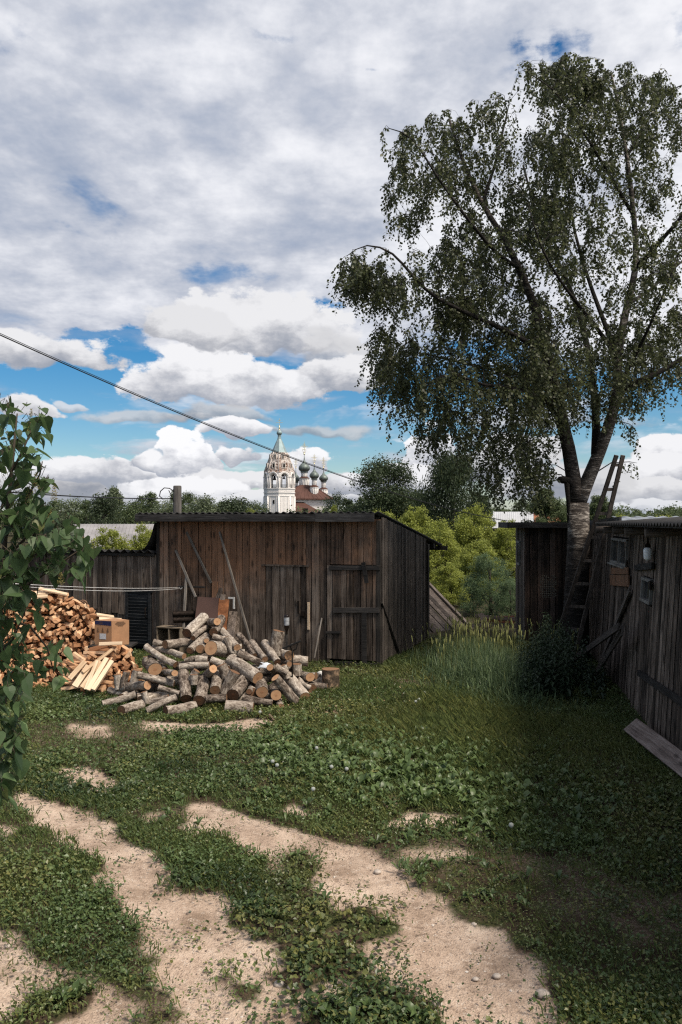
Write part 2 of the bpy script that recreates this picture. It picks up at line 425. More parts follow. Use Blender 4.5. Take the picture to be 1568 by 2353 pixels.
def to_px(x, y): return CX + x / y * F, CY + H / y * F
def cover(x, y, jit=0.0):
    "0 bare earth .. 1 full green"
    x = np.asarray(x, float); y = np.maximum(np.asarray(y, float), 1.0)
    n1 = fbm(x * 2.3 + 40, y * 2.3 + 40, 4) - .5; n2 = fbm(x * 2.3 + 90, y * 2.3 + 10, 4) - .5
    n3 = fbm(x * 9, y * 9, 3) - .5
    n4 = fbm(x * 9 + 33, y * 9 + 71, 3) - .5; n5 = fbm(x * 26, y * 26, 2) - .5
    if jit: jr = np.random.default_rng(len(x)); x = x + jr.normal(0, jit, x.shape); y = y + jr.normal(0, jit * 1.3, y.shape)
    px, py = to_px(x + n1 * .14 + n3 * .16 + n5 * .12, y + n2 * .16 + n4 * .18 + n5 * .10)
    c = np.clip(.55 + 2.6 * (fbm(x * .9 + 11, y * .9 + 61, 4) - .36), .42, 1.0)
    for poly, a in SPARSE: c = np.where(pip(px, py, poly), a, c)
    hole = fbm(x * 2.6 + 7, y * 2.6 + 3, 4); c = np.where((hole < .34) & (y < 8.3) & (c > .45), .45, c); c = np.where((hole < .295) & (y < 8.3) & (x < .6 + .08 * y), .14, c)
    tuft = fbm(x * 3.4 + 60, y * 3.4 + 21, 4)
    for poly in DIRT: c = np.where(pip(px, py, poly), np.where((tuft > .70) & (y < 5.2), .75, 0.0), c)
    for poly in ISLES: c = np.where(pip(px, py, poly), .95, c)
    return c
def gz(x, y):
    x = np.asarray(x, float); y = np.asarray(y, float)
    return (fbm(x * .8 + 3, y * .8 + 7, 3) - .5) * .10 + (fbm(x * 4, y * 4, 3) - .5) * .025
def build_ground():
    xs = np.concatenate([np.linspace(-2000, -60, 12), np.linspace(-50, -8.2, 14), np.arange(-8, 7.01, .05), np.linspace(7.3, 50, 14), np.linspace(60, 2000, 12)])
    ys = np.concatenate([np.linspace(-400, -4, 8), np.arange(-3, 2.9, .3), np.arange(3, 17.01, .05), np.linspace(17.6, 60, 14), np.linspace(75, 2200, 14)])
    X, Y = np.meshgrid(xs, ys); near = (X > -8.1) & (X < 7.1) & (Y > 2.9) & (Y < 17.1)
    c = np.where(near, cover(X, Y), .8)
    c2 = c.copy()                                             # soften
    for _ in range(2):
        c2[1:-1, 1:-1] = (c2[1:-1, 1:-1] * 2 + c2[:-2, 1:-1] + c2[2:, 1:-1] + c2[1:-1, :-2] + c2[1:-1, 2:]) / 6
    Z = gz(X, Y) - .035 * (1 - c2) * near
    far = np.hypot(X, Y - 8) > 45; Z = np.where(far, Z * 0 - .05, Z)
    V = np.stack([X, Y, Z], -1).reshape(-1, 3); ny, nx = X.shape
    i = np.arange(ny - 1)[:, None] * nx + np.arange(nx - 1)[None, :]
    Fc = np.stack([i, i + 1, i + nx + 1, i + nx], -1).reshape(-1, 4)
    cols = np.stack([c2.ravel(), fbm(X * 3, Y * 3, 3).ravel(), 0 * c2.ravel()], -1)
    m, b, o = newmat('ground_soil'); r, g, w = attr(); co = objco()
    n = noise(co, 3.0, 6, .62); nf = noise(co, 45.0, 4, .65); grit = vor(co, 90.0); grit2 = vor(co, 34.0, out='Color'); gx, gy, gz_ = xyz(grit2)
    big = noise(co, .9, 4, .6)
    sand = ramp(sstep(.30, .70, n * .45 + nf * .25 + big * .3), (0, (.20, .145, .108)), (.40, (.385, .29, .225)), (1, (.58, .465, .375)))
    sand = mix(sstep(.50, .66, noise(co, 1.7, 6, .66)) * .6, sand, (.185, .130, .092)); sand = mix(sstep(.56, .66, noise(co, 14.0, 5, .7)) * .55, sand, (.15, .105, .078))
    sand = mix((1.0 - sstep(.10, .35, grit)) * sstep(.80, .90, gx) * .8, sand, (.52, .44, .37))
    sand = mix((1.0 - sstep(.10, .35, grit)) * (1.0 - sstep(.08, .16, gx)) * .7, sand, (.13, .09, .07))
    soil = ramp(sstep(.3, .7, n * .5 + nf * .5), (0, (.028, .020, .014)), (1, (.085, .060, .040)))
    moss = ramp(sstep(.3, .7, nf), (0, (.020, .030, .012)), (1, (.055, .060, .022)))
    green = mix(sstep(.42, .6, noise(co, 6.0, 4, .6)), soil, moss)
    c = mix(sstep(.15, .5, r + (nf - .5) * .5 + (n - .5) * .3), sand, green)
    link(c, b.inputs['Base Color']); b.inputs['Roughness'].default_value = .95; b.inputs['Specular IOR Level'].default_value = .1
    bump(b, nf * .5 + n * .6 + sstep(.05, .5, grit) * .15, .8, .03)
    ob = fastmesh('ground', V, Fc, cols, m, smooth=True); tag(ob, kind='structure')
build_ground()
def leafmat(name, lo, hi, rough=.6, trans=.35, tr_col=None, spec=.3):
    """leaf: Col.r = own tone, Col.b > .5 = dry/yellow"""
    m, b, out = newmat(name); nt = E.nt; r, g, w = attr()
    c = mix(r, lo, hi); c = mix(w, c, (.17, .165, .050))
    link(c, b.inputs['Base Color']); b.inputs['Roughness'].default_value = rough; b.inputs['Specular IOR Level'].default_value = spec
    t = nt.nodes.new('ShaderNodeBsdfTranslucent'); link(mix(.5, c, tr_col or tuple(min(1, v * 1.6) for v in hi)), t.inputs['Color'])
    mx = nt.nodes.new('ShaderNodeMixShader'); mx.inputs[0].default_value = trans
    nt.links.new(b.outputs[0], mx.inputs[1]); nt.links.new(t.outputs[0], mx.inputs[2]); nt.links.new(mx.outputs[0], out.inputs[0])
    return m
M['grass'] = leafmat('grass_blades', (.022, .038, .012), (.13, .165, .052), .5, .3)
M['weed'] = leafmat('weed_leaves', (.018, .036, .012), (.105, .155, .052), .42, .25, spec=.4)
M['tall'] = leafmat('tall_grass', (.025, .048, .022), (.17, .23, .11), .5, .35)
M['seed'] = leafmat('seed_heads', (.22, .24, .09), (.42, .42, .18), .7, .4)
def frames(n, rng, tilt=.6):
    "random leaf frames: direction d, side s, normal"
    a = rng.random(n) * 2 * math.pi; t = rng.normal(0, tilt, n)
    d = np.stack([np.cos(a) * np.cos(t), np.sin(a) * np.cos(t), np.sin(np.abs(t))], -1)
    s = np.stack([-np.sin(a), np.cos(a), np.zeros(n)], -1)
    roll = rng.normal(0, .5, n); u = np.cross(s, d)
    s2 = s * np.cos(roll)[:, None] + u * np.sin(roll)[:, None]; return d, s2, np.cross(s2, d)
def in_building(x, y):
    # footprint of the main shed, its wing and what stands beyond the right wall
    u = (x - .66) * -.94 + (y - 13.2) * .34; v = (x - .66) * .34 + (y - 13.2) * .94
    return ((u > 0) & (u < 9) & (v > .03)) | (x > WALLX(y) + .02)
def scatter_cover():
    rng = np.random.default_rng(21)
    # ---- low leafy carpet, denser towards the camera
    def sample(n, pw=1.0, y0=3.0, y1=16.5):
        y = y0 + (y1 - y0) * rng.random(n) ** pw
        x = (rng.random(n) * 2 - 1) * (.50 * y + .6); return x, y
    x, y = sample(470000, 1.3)
    c = cover(x, y, .055); dens = np.clip(.35 + 1.3 * (fbm(x * 1.6, y * 1.6, 3) - .3), .15, 1)
    keep = (rng.random(len(x)) < c * dens + .006 + .16 * (fbm(x * 6 + 50, y * 6, 3) > .60)) & ~in_building(x, y)
    x, y, c = x[keep], y[keep], c[keep]; n = len(x)
    d, s, u = frames(n, rng, .55); hh = rng.random(n) ** 1.5 * (.03 + .055 * fbm(x * 1.1 + 9, y * 1.1, 2)) * (.5 + .5 * c)
    L = (.009 + .017 * rng.random(n)) * (1 + .04 * y) * (.65 + .9 * np.clip((fbm(x * 1.1 + 44, y * 1.1, 3) - .3) * 2.2, 0, 1)); W = L * (.25 + .25 * rng.random(n))
    o = np.stack([x, y, gz(x, y) + hh + .002 - .03 * (c < .2)], -1)
    v = np.stack([o, o + d * (L * .5)[:, None] + s * W[:, None] - u * (W * .3)[:, None], o + d * L[:, None] + u * (L * .1)[:, None], o + d * (L * .5)[:, None] - s * W[:, None] - u * (W * .3)[:, None]], 1)
    cl = np.zeros((n, 4, 3)); tone = np.clip((fbm(x * 1.4, y * 1.4, 3) - .5) * 1.6 + .28 + rng.random(n) * .5 - .12 + hh * 3, 0, 1)
    cl[:, :, 0] = tone[:, None]; dry = (rng.random(n) < .03) | ((fbm(x * 1.3 + 70, y * 1.3 + 20, 3) > .53) & (rng.random(n) < .28))
    cl[:, :, 2] = np.clip(dry * .6 + np.clip((fbm(x * .8 + 5, y * .8 + 15, 3) - .48) * 3.0, 0, .55) * (.4 + .6 * rng.random(n)), 0, 1)[:, None]
    tag(fastmesh('ground_cover', v.reshape(-1, 3), np.arange(n * 4).reshape(-1, 4), cl.reshape(-1, 3), M['weed']), 'low leafy weeds and clover carpeting the yard', 'ground cover', kind='stuff')
    # ---- grass blades
    x, y = sample(620000, 1.35)
    c = cover(x, y, .05); g = fbm(x * .9 + 31, y * .9 + 5, 3)
    lush = np.exp(-(((x - 1.5) / 1.3) ** 2 + ((y - 9.8) / 3.2) ** 2)) 
    keep = (rng.random(len(x)) < c ** 2 * np.clip(.42 + 2.4 * (g - .46) + .6 * lush, 0.10, 1)) & ~in_building(x, y)
    x, y, lush = x[keep], y[keep], lush[keep]; n = len(x)
    hh = (.022 + .042 * rng.random(n)) * (1 + 1.3 * lush) * (.75 + .05 * y); a = rng.random(n) * 6.283; lean = rng.random(n) * .7
    w = .0022 + .0003 * y; sd = np.stack([np.cos(a), np.sin(a), 0 * a], -1) * w[:, None]
    dn = np.stack([-np.sin(a) * lean, np.cos(a) * lean, np.ones(n)], -1) * hh[:, None]
    o = np.stack([x, y, gz(x, y) - .004], -1)
    bend = np.stack([-np.sin(a), np.cos(a), -.3 * np.ones(n)], -1) * (hh * lean * .5)[:, None]
    v = np.stack([o - sd, o + sd, o + dn * .55 + sd * .7, o + dn + bend], 1)
    cl = np.zeros((n, 4, 3)); cl[:, :, 0] = np.clip(rng.random(n) * .8 + .15, 0, 1)[:, None]; cl[:, :, 2] = np.clip((rng.random(n) < .05) * .8 + np.clip((fbm(x * .8 + 5, y * .8 + 15, 3) - .46) * 3.2, 0, .7) * rng.random(n), 0, 1)[:, None]
    tag(fastmesh('grass', v.reshape(-1, 3), np.arange(n * 4).reshape(-1, 4), cl.reshape(-1, 3), M['grass']), 'short green grass growing between the wheel tracks and sheds', 'grass', kind='stuff')
    # ---- broad-leaved weeds: rosettes of dandelion, dock and plantain
    x, y = sample(17000, .9, 3.2, 15.5); c = cover(x, y); g = fbm(x * .7 + 3, y * .7 + 88, 3)
    big = np.exp(-(((x - 1.3) / 1.2) ** 2 + ((y - 7.2) / 1.6) ** 2)) + np.exp(-(((x + .2) / 1.6) ** 2 + ((y - 8.3) / 1.8) ** 2))
    keep = (rng.random(len(x)) < c * np.clip(.12 + 1.5 * (g - .45) + .7 * big, .05, 1)) & ~in_building(x, y)
    X, Y, B = list(x[keep]), list(y[keep]), list(big[keep])
    # rosettes seen standing alone on the bare tracks
    for px, py, k in ((150,2290,4),(110,2295,2),(190,2285,2),(740,2330,3),(770,2320,3),(850,2320,5),(900,2340,5),(940,2350,4),(830,2360,4),(960,2010,5),(985,2030,4),(940,1990,4),(600,2090,4),(640,2110,3),(690,2200,3),(1130,1880,3),(690,1985,2),(860,2120,2)):
        for _ in range(k):
            p = G(px + rnd.uniform(-28, 28), py + rnd.uniform(-12, 12)); X.append(p[0]); Y.append(p[1]); B.append(.5)
    X, Y, B = map(np.array, (X, Y, B)); nr = len(X); k = 9
    xo = np.repeat(X, k); yo = np.repeat(Y, k); Bo = np.repeat(B, k); n = nr * k
    a = rng.random(n) * 6.283; L = (.028 + .052 * rng.random(n)) * (.75 + .65 * Bo) * np.repeat(.6 + .8 * rng.random(nr), k); W = L * (.10 + .11 * np.repeat(rng.random(nr), k))
    el = .25 + .75 * rng.random(n) ** 1.2 + .3 * Bo; hd = np.stack([np.cos(a), np.sin(a), 0 * a], -1); up = np.array([0, 0, 1.0]); sd = np.stack([-np.sin(a), np.cos(a), 0 * a], -1)
    sd = sd + up * rng.normal(0, .35, n)[:, None]
    o = np.stack([xo, yo, gz(xo, yo)], -1)
    mid = o + hd * (L * .5 * np.cos(el))[:, None] + up * (L * .6 * np.sin(el))[:, None]; q3 = o + hd * (L * .8 * np.cos(el))[:, None] + up * (L * .8 * np.sin(el))[:, None]
    tip = o + hd * (L * np.cos(el * .75))[:, None] + up * (L * .80 * np.sin(el * .8))[:, None]; dip = up * (W * .45)[:, None]
    v = np.stack([o, mid + sd * W[:, None] + dip, q3 + sd * (W * .8)[:, None] + dip * .8, tip, q3 - sd * (W * .8)[:, None] + dip * .8, mid - sd * W[:, None] + dip, mid, q3], 1)
    base = (np.arange(n) * 8)[:, None]
    f = np.concatenate([base + np.array([[0, 6, 1, 1]]), ], 0)
    quads = np.concatenate([base + np.array([6, 1, 2, 7]), base + np.array([6, 7, 4, 5])], 0)
    tris = np.concatenate([base + np.array([0, 1, 6]), base + np.array([0, 6, 5]), base + np.array([7, 2, 3]), base + np.array([7, 3, 4])], 0)
    # split quads to triangles so one face size serves
    T = np.concatenate([tris, quads[:, [0, 1, 2]], quads[:, [0, 2, 3]]], 0)
    cl = np.zeros((n, 8, 3)); cl[:, :, 0] = np.clip(.25 + .6 * rng.random(n) + .2 * Bo, 0, 1)[:, None]; cl[:, :, 2] = (rng.random(n) < .02)[:, None] * .8
    tag(fastmesh('weeds', v.reshape(-1, 3), T, cl.reshape(-1, 3), M['weed'], smooth=True), 'broad-leaved dandelion, dock and plantain weeds among the grass', 'weeds', kind='stuff')
    # ---- tall grass in the gap behind, with seed heads
    n = 26000; x = rng.normal(0, 1, n); t = rng.random(n)
    cx = .75 + 2.0 * t; x = 1.0 + 2.3 * rng.random(n) ** .8; y = 9.3 + 4.6 * rng.random(n) + .2 * x
    dens = np.exp(-((x - 2.25) / .62) ** 2) * np.clip((y - 8.9) / 2.2, 0, 1)
    keep = (rng.random(n) < dens) & ~in_building(x, y); x, y, dens = x[keep], y[keep], dens[keep]; n = len(x)
    hh = (.18 + .36 * rng.random(n)) * (.5 + .5 * dens) * np.clip((y - 8.6) / 3.0, .35, 1.0); a = rng.random(n) * 6.283; lean = .1 + rng.random(n) ** 2 * 1.2
    w = .005 + .006 * rng.random(n) ** 2; sd = np.stack([np.cos(a), np.sin(a), 0 * a], -1) * w[:, None]; ln = np.stack([-np.sin(a), np.cos(a), 0 * a], -1)
    o = np.stack([x, y, gz(x, y) - .01], -1); p1 = o + up * (hh * .55)[:, None] + ln * (hh * lean * .2)[:, None]; p2 = o + up * (hh * (1 - .25 * lean))[:, None] + ln * (hh * lean * .75)[:, None]
    v = np.stack([o - sd, o + sd, p1 + sd * .8, p1 - sd * .8, p2], 1); base = (np.arange(n) * 5)[:, None]
    T = np.concatenate([base + np.array([0, 1, 2]), base + np.array([0, 2, 3]), base + np.array([3, 2, 4])], 0)
    cl = np.zeros((n, 5, 3)); cl[:, :, 0] = (rng.random(n) ** 1.6)[:, None]; cl[:, :, 2] = (rng.random(n) < .05)[:, None] * .5
    tag(fastmesh('tall_grass', v.reshape(-1, 3), T, cl.reshape(-1, 3), M['tall']), 'tall uncut grass in front of the birch and small shed', 'grass', kind='stuff')
    mb = MB()
    for i in range(300):
        if i < 190: px = rnd.gauss(1090, 62); py = rnd.uniform(1480, 1535)
        else: px = rnd.uniform(1000, 1330); py = rnd.uniform(1470, 1560)
        p = G(px, py); hgt = rnd.uniform(.38, .62) if px > 1030 else rnd.uniform(.28, .4); dx, dy = rnd.gauss(0, .04), rnd.gauss(0, .04)
        if in_building(p[0], p[1]): continue
        top = p + np.array([dx, dy, hgt]); q = p + np.array([dx * .4, dy * .4, hgt * .6])
        mb.tube([p, q, top], [.0025, .002, .0015], 3, (.25, 0, 0), False)
        hl = rnd.uniform(.07, .13); e = top + np.array([dx * .3, dy * .3, hl]); m_ = (top + e) / 2
        mb.tube([top, top * .7 + e * .3, m_ * .4 + e * .6, e], [.003, .0085, .0075, .002], 5, (rnd.random(), 0, 0), False)
    tag(mb.build('seed_heads', M['seed']), 'yellow green grass seed heads standing above the tall grass', 'grass', kind='stuff')
    # ---- gravel on the bare tracks
    n = 11000; y = 3.2 + 9 * rng.random(n) ** 1.6; x = (rng.random(n) * 2 - 1) * .46 * y; keep = cover(x, y) < .2; x, y = x[keep], y[keep]; n = len(x)
    r = .0022 + .0085 * rng.random(n) ** 4.5; oc = np.array([(1, 0, 0), (0, 1, 0), (-1, 0, 0), (0, -1, 0), (0, 0, .7), (0, 0, -.5)], float)
    J = oc[None] * (1 + .35 * rng.normal(0, 1, (n, 6, 1))); v = J * r[:, None, None] + np.stack([x, y, gz(x, y) - .033], -1)[:, None]
    fo = np.array([(0, 1, 4), (1, 2, 4), (2, 3, 4), (3, 0, 4), (1, 0, 5), (2, 1, 5), (3, 2, 5), (0, 3, 5)]); T = ((np.arange(n) * 6)[:, None, None] + fo).reshape(-1, 3)
    cl = np.zeros((n, 6, 3)); cl[:, :, 0] = rng.random(n)[:, None]
    m, b, o_ = newmat('gravel_stone'); r_, g_, w_ = attr(); link(ramp(r_, (0, (.13, .10, .085)), (.6, (.36, .29, .24)), (1, (.55, .50, .45))), b.inputs['Base Color']); b.inputs['Roughness'].default_value = .8
    tag(fastmesh('gravel', v.reshape(-1, 3), T, cl.reshape(-1, 3), m), 'fine gravel scattered over the bare sandy tracks', 'gravel', kind='stuff')
scatter_cover()
M['stone'] = simple('field_stone', (.38, .33, .29), .8, 0, .25, 30, .3)
def stone(px, py, r, label):
    p = G(px, py); mb = MB(); n = 14; m = 8; vs = []
    for i in range(m + 1):
        for k in range(n):
            th = math.pi * i / m; ph = 2 * math.pi * k / n; q = np.array([math.sin(th) * math.cos(ph), .8 * math.sin(th) * math.sin(ph), .55 * math.cos(th)])
            vs.append(q * r * (1 + .25 * (fbm(q[0] * 2 + px, q[1] * 2 + q[2] * 2 + py, 3) - .5)))
    fs = [[i * n + k, i * n + (k + 1) % n, (i + 1) * n + (k + 1) % n, (i + 1) * n + k] for i in range(m) for k in range(n)]
    mb.add(vs, fs, (0, 0, 0), True); tag(mb.build('stone', M['stone'], loc=(p[0], p[1], float(gz(p[0], p[1])) - .03 + r * .3)), label, 'stone', 'stones lying on the dirt tracks')
for a in ((641, 2253, .030, 'round pale stone beside its darker neighbour at the central grass island'), (672, 2261, .030, 'grey brown stone just right of the round pale stone'),
          (1248, 2281, .040, 'flat orange brown stone on the right hand dirt track'), (1142, 2236, .024, 'small pale stone on the dirt right of the track centre'),
          (320, 1832, .05, 'flat pale stone half sunk in the upper left track'), (322, 1796, .055, 'low pinkish stone between grass near the log pile'),
          (1004, 2300, .030, 'flat stone beside the big weed clump at the bottom'), (868, 1998, .028, 'pale stone on the thin weeds of the right track'), (52, 2105, .024, 'small stone in the lower left grass strip'),
          (1093, 2242, .018, 'tiny white pebble left of the small pale stone'), (1090, 2120, .018, 'tiny pebble where the right track meets dark grass'), (20, 2165, .02, 'small grey pebble on the lower left sand')):
    stone(*a)

def chips():
    rng = np.random.default_rng(8); n = 900; px = np.concatenate([rng.normal(700, 170, 600), rng.normal(230, 60, 300)]); py = np.concatenate([1612 + 18 * rng.normal(0, 1, 600), 1590 + 8 * rng.normal(0, 1, 300)])
    Y = H * F / (py - CY); x = (px - CX) / F * Y; a = rng.random(n) * 6.283; L = .012 + .035 * rng.random(n) ** 2; W = L * (.3 + .3 * rng.random(n)); o = np.stack([x, Y, gz(x, Y) + .008 + .02 * rng.random(n)], -1)
    d = np.stack([np.cos(a), np.sin(a), rng.normal(0, .3, n)], -1); s = np.stack([-np.sin(a), np.cos(a), rng.normal(0, .3, n)], -1); u = np.array([0, 0, .004])
    v = np.stack([o + d * L[:, None] + s * W[:, None], o - d * L[:, None] + s * W[:, None] * .6, o - d * L[:, None] - s * W[:, None], o + d * L[:, None] - s * W[:, None] * .7, o + u], 1); f = np.array([(0, 1, 4), (1, 2, 4), (2, 3, 4), (3, 0, 4)])
    cl = np.zeros((n, 5, 3)); cl[:, :, 0] = rng.random(n)[:, None]; m, b, o_ = newmat('chip_wood'); r_, g_, w_ = attr(); link(ramp(r_, (0, (.10, .07, .05)), (.5, (.30, .19, .11)), (1, (.58, .42, .28))), b.inputs['Base Color'])
    tag(fastmesh('wood_chips', v.reshape(-1, 3), ((np.arange(n) * 5)[:, None, None] + f).reshape(-1, 3), cl.reshape(-1, 3), m), 'wood chips and bark crumbs scattered before the log pile', 'wood chips', kind='stuff')
chips()
# ================================================================ sheds
class Fr:
    "upright frame: local x along a wall (left to right as one faces it), y into the building, z up"
    def __init__(s, o, deg, lean=0.0):
        s.o = np.array(o, float); s.a = math.radians(deg); s.lean = lean
        s.x = np.array([math.cos(s.a), math.sin(s.a), 0]); s.y = np.array([-math.sin(s.a), math.cos(s.a), 0]); s.z = np.array([0, 0, 1.0])
    def loc(s, p): d = np.asarray(p, float) - s.o; return np.array([d @ s.x, d @ s.y, d[2]])
    def w(s, x, y, z): return s.o + s.x * x + s.y * y + s.z * z
    def px(s, px, py, off=0.0):
        "local point on the wall plane (moved off towards the viewer) seen at the picture position"
        n = s.y - s.z * s.lean; return s.loc(onplane(px, py, s.o - s.y * off, n))
    def wpx(s, px, py, off=0.0): p = s.px(px, py, off); return s.w(*p)
def planks(mb, x0, x1, z0, z1, w, y=0.0, t=.022, rng=rnd, warm=0.0, gap=.008, lean=0.0, ragged=0.0, back=False, sh=0.0, warmf=None):
    "row of upright boards; z0, z1 numbers or functions of x"
    x = x0; f0 = z0 if callable(z0) else (lambda _: z0); f1 = z1 if callable(z1) else (lambda _: z1)
    while x < x1 - .02:
        ww = min(w * rng.uniform(.78, 1.25), x1 - x)
        if x1 - x - ww < w * .3: ww = x1 - x
        a, b = x + gap / 2, x + ww - gap / 2; c = (a + b) / 2; lo = f0(c) + rng.uniform(-1, 1) * ragged; hi = f1(c) + rng.uniform(-.3, .3) * ragged
        yy = y + rng.uniform(-.006, .006); tt = t * rng.uniform(.8, 1.2); tw = rng.uniform(-.006, .006); k = rng.uniform(-.006, .006)
        r1, r2 = rng.random(), rng.random(); zs = np.linspace(lo, hi, 5); sgn = 1 if back else 1
        vs = []
        for i, zz in enumerate(zs):
            wob = rng.uniform(-.0015, .0015); ly = lean * zz
            xa = a + k * (zz - lo) * .3 + wob + sh * zz; xb = b + k * (zz - lo) * .3 + wob + sh * zz; bv = min(.004, tt * .3)
            vs += [(xa, yy + ly, zz), (xa, yy + ly - tt + bv, zz), (xa + bv, yy + ly - tt + tw, zz), (xb - bv, yy + ly - tt - tw, zz), (xb, yy + ly - tt + bv, zz), (xb, yy + ly, zz)]
        fs = []
        for i in range(4):
            for j in range(5): p = i * 6 + j; fs.append([p, p + 1, p + 7, p + 6])
            fs.append([i * 6 + 5, i * 6, i * 6 + 6, i * 6 + 11])
        fs += [[0, 5, 4, 3, 2, 1], [24 + j for j in range(6)]]
        n0 = mb.n; wv = (warmf(c) if warmf else warm); mb.add(vs, fs, (r1, r2, wv))
        if warmf: mb.c[n0:] = [(r1, r2, wv * (.15 + .85 * min(1, max(0, (q[2] - .7) / 1.1)))) for q in vs]
        x += ww
def sheet(mb, x0, x1, y0, y1, zf, per=.13, amp=.016, ny=8, th=.006, dx=.016):
    "corrugated roofing: waves run along y; zf(x, y)"
    xs = np.arange(x0, x1 + 1e-6, dx); ys = np.linspace(y0, y1, ny); n = len(xs); vs = []
    for k in (0, 1):
        for y in ys:
            for x in xs: vs.append((x, y, zf(x, y) + amp * math.sin(2 * math.pi * x / per) - k * th))
    fs = []; N = n * ny
    for j in range(ny - 1):
        for i in range(n - 1):
            a = j * n + i; fs.append([a, a + 1, a + n + 1, a + n]); fs.append([N + a, N + a + n, N + a + n + 1, N + a + 1])
    for i in range(n - 1): fs.append([i, N + i, N + i + 1, i + 1]); a = (ny - 1) * n + i; fs.append([a, a + 1, N + a + 1, N + a])
    for j in range(ny - 1): a = j * n; fs.append([a, a + n, N + a + n, N + a]); a += n - 1; fs.append([a, N + a, N + a + n, a + n])
    mb.add(vs, fs, (.5, .5, 0), True)
# ---------------------------------------------------------------- main shed
SH = Fr((-3.38, 14.66, 0), -19.9); SW = 4.30
shed = empty('plank_shed', SH.o, SH.a, 'big dark plank shed with a lean-to roof and two doors behind the log pile', 'shed')
def WF(x): return .55 + .45 * max(0, 1 - abs(x - 1.3) / 1.3)
mb = MB()
d1a, d1b = SH.px(611, 1300), SH.px(705, 1300)      # the two doors
d2a, d2b = SH.px(760, 1300), SH.px(874, 1300)
ZD = d1a[2]
planks(mb, 0.0, d1a[0], .03, 2.45, .125, 0, warmf=WF)
planks(mb, d1b[0], d2a[0], .03, 2.45, .115, 0, warmf=lambda x: .55)
planks(mb, d1a[0], d1b[0], ZD + .01, 2.45, .12, 0, warm=.75)
planks(mb, d2a[0], SW, ZD + .05, 2.45, .12, 0, warm=.6)
mb.build('front_wall', M['shed'], shed)
mb = MB()                                            # upper boards less weathered: warm stain breaks at eye height
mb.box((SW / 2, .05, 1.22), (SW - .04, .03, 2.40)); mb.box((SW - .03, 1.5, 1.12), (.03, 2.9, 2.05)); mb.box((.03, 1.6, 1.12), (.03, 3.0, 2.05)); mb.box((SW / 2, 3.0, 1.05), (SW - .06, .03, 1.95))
mb.build('shade_backing', M['void'], shed)  # black sheets behind the boards stand in for interior shade
mb = MB()
planks(mb, d1a[0] + .008, d1b[0] - .008, .06, ZD, .118, .006, warm=.05); mb.box(((d1a[0] + d1b[0]) / 2, -.026, ZD + .012), (d1b[0] - d1a[0] + .12, .03, .03), (.4, .3, .1))
dr = mb.build('door', M['shed'], shed); tag(dr, 'narrow plank door with a white strip and hasp')
mb = MB(); a = SH.px(709, 1384, .03); b = SH.px(710, 1447, .03); mb.box(((a[0] + b[0]) / 2, -.034, (a[2] + b[2]) / 2), (.042, .014, a[2] - b[2]), (.95, .3, .8), bev=.003)
mb.build('door_strip', M['pale'], dr)
mb = MB(); a = SH.px(698, 1412, .03); mb.box((a[0], -.033, a[2]), (.10, .012, .11)); mb.box((a[0] - .01, -.05, a[2]), (.04, .03, .05)); a = SH.px(686, 1395, .03); mb.box((a[0], -.032, a[2]), (.035, .012, .22), bev=.004)
mb.build('hasp', M['iron'], dr)
mb = MB()                                            # wide barn door
planks(mb, d2a[0] - .05, SW - .012, .10, ZD + .03, .125, -.024, t=.02, warmf=lambda x: .35 + .4 * max(0, (x - 3.3)))
dr2 = mb.build('barn_door', M['shed'], shed); tag(dr2, 'wide plank barn door with dark cross battens')
mb = MB()
def hb(mb, px0, px1, py, h, off=.062, t=.022, r=.5):
    a, b = SH.px(px0, py, off), SH.px(px1, py, off); mb.bar((a[0], a[1] + .0, a[2]), (b[0], b[1], b[2]), t, h, (r, rnd.random(), .1), bev=.002)
for ar in ((757, 873, 1305, .075, .062, .022, .5), (766, 872, 1402, .085, .062, .022, .9), (749, 783, 1453, .04, .062, .022, .5), (762, 876, 1530, .09, .062, .022, .6), (770, 820, 1524, .05, .085, .022, .5)):
    m1 = MB(); hb(m1, *ar); m1.build('cross_batten', M['darkbat'], dr2)
a, b = SH.px(838, 1405, .06), SH.px(838, 1526, .06); mb.bar(tuple(a), tuple(b), .08, .02, (.25, .4, 0), up=(0, 1, 0))
mb.build('upright_batten', M['darkbat'], dr2); mb = MB(); a, b = SH.px(835, 1292, .086), SH.px(843, 1340, .086); mb.bar(tuple(a), tuple(b), .07, .02, (.0, .4, 0), up=(0, 1, 0))
mb.build('upright_batten', M['darkbat'], dr2)
mb = MB(); mb.box((SW - .03, -.03, 1.23), (.07, .05, 2.40), (.3, .2, 0), bev=.004); mb.build('corner_post', M['shed_dark'], shed); mb = MB(); mb.box((.04, -.03, 1.23), (.06, .04, 2.40), (.2, .2, 0), bev=.004); mb.build('corner_post', M['shed_dark'], shed)
# side wall (runs back along +y at x = SW)
def roofz(x, y): return 2.565 - .140 * (y + .2)
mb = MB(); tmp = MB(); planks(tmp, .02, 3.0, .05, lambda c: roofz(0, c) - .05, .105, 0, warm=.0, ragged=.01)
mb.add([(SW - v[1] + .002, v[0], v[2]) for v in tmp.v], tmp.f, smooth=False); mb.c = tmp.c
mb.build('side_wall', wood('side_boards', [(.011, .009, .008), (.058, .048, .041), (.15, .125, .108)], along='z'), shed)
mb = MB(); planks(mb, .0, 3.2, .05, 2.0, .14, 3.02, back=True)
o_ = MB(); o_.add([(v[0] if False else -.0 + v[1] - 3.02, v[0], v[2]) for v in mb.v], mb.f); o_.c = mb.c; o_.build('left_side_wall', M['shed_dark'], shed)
mb = MB(); sheet(mb, -.32, SW + .02, -.22, 4.55, roofz, ny=10, th=.02); mb.build('roof', M['felt'], shed)
mb = MB()
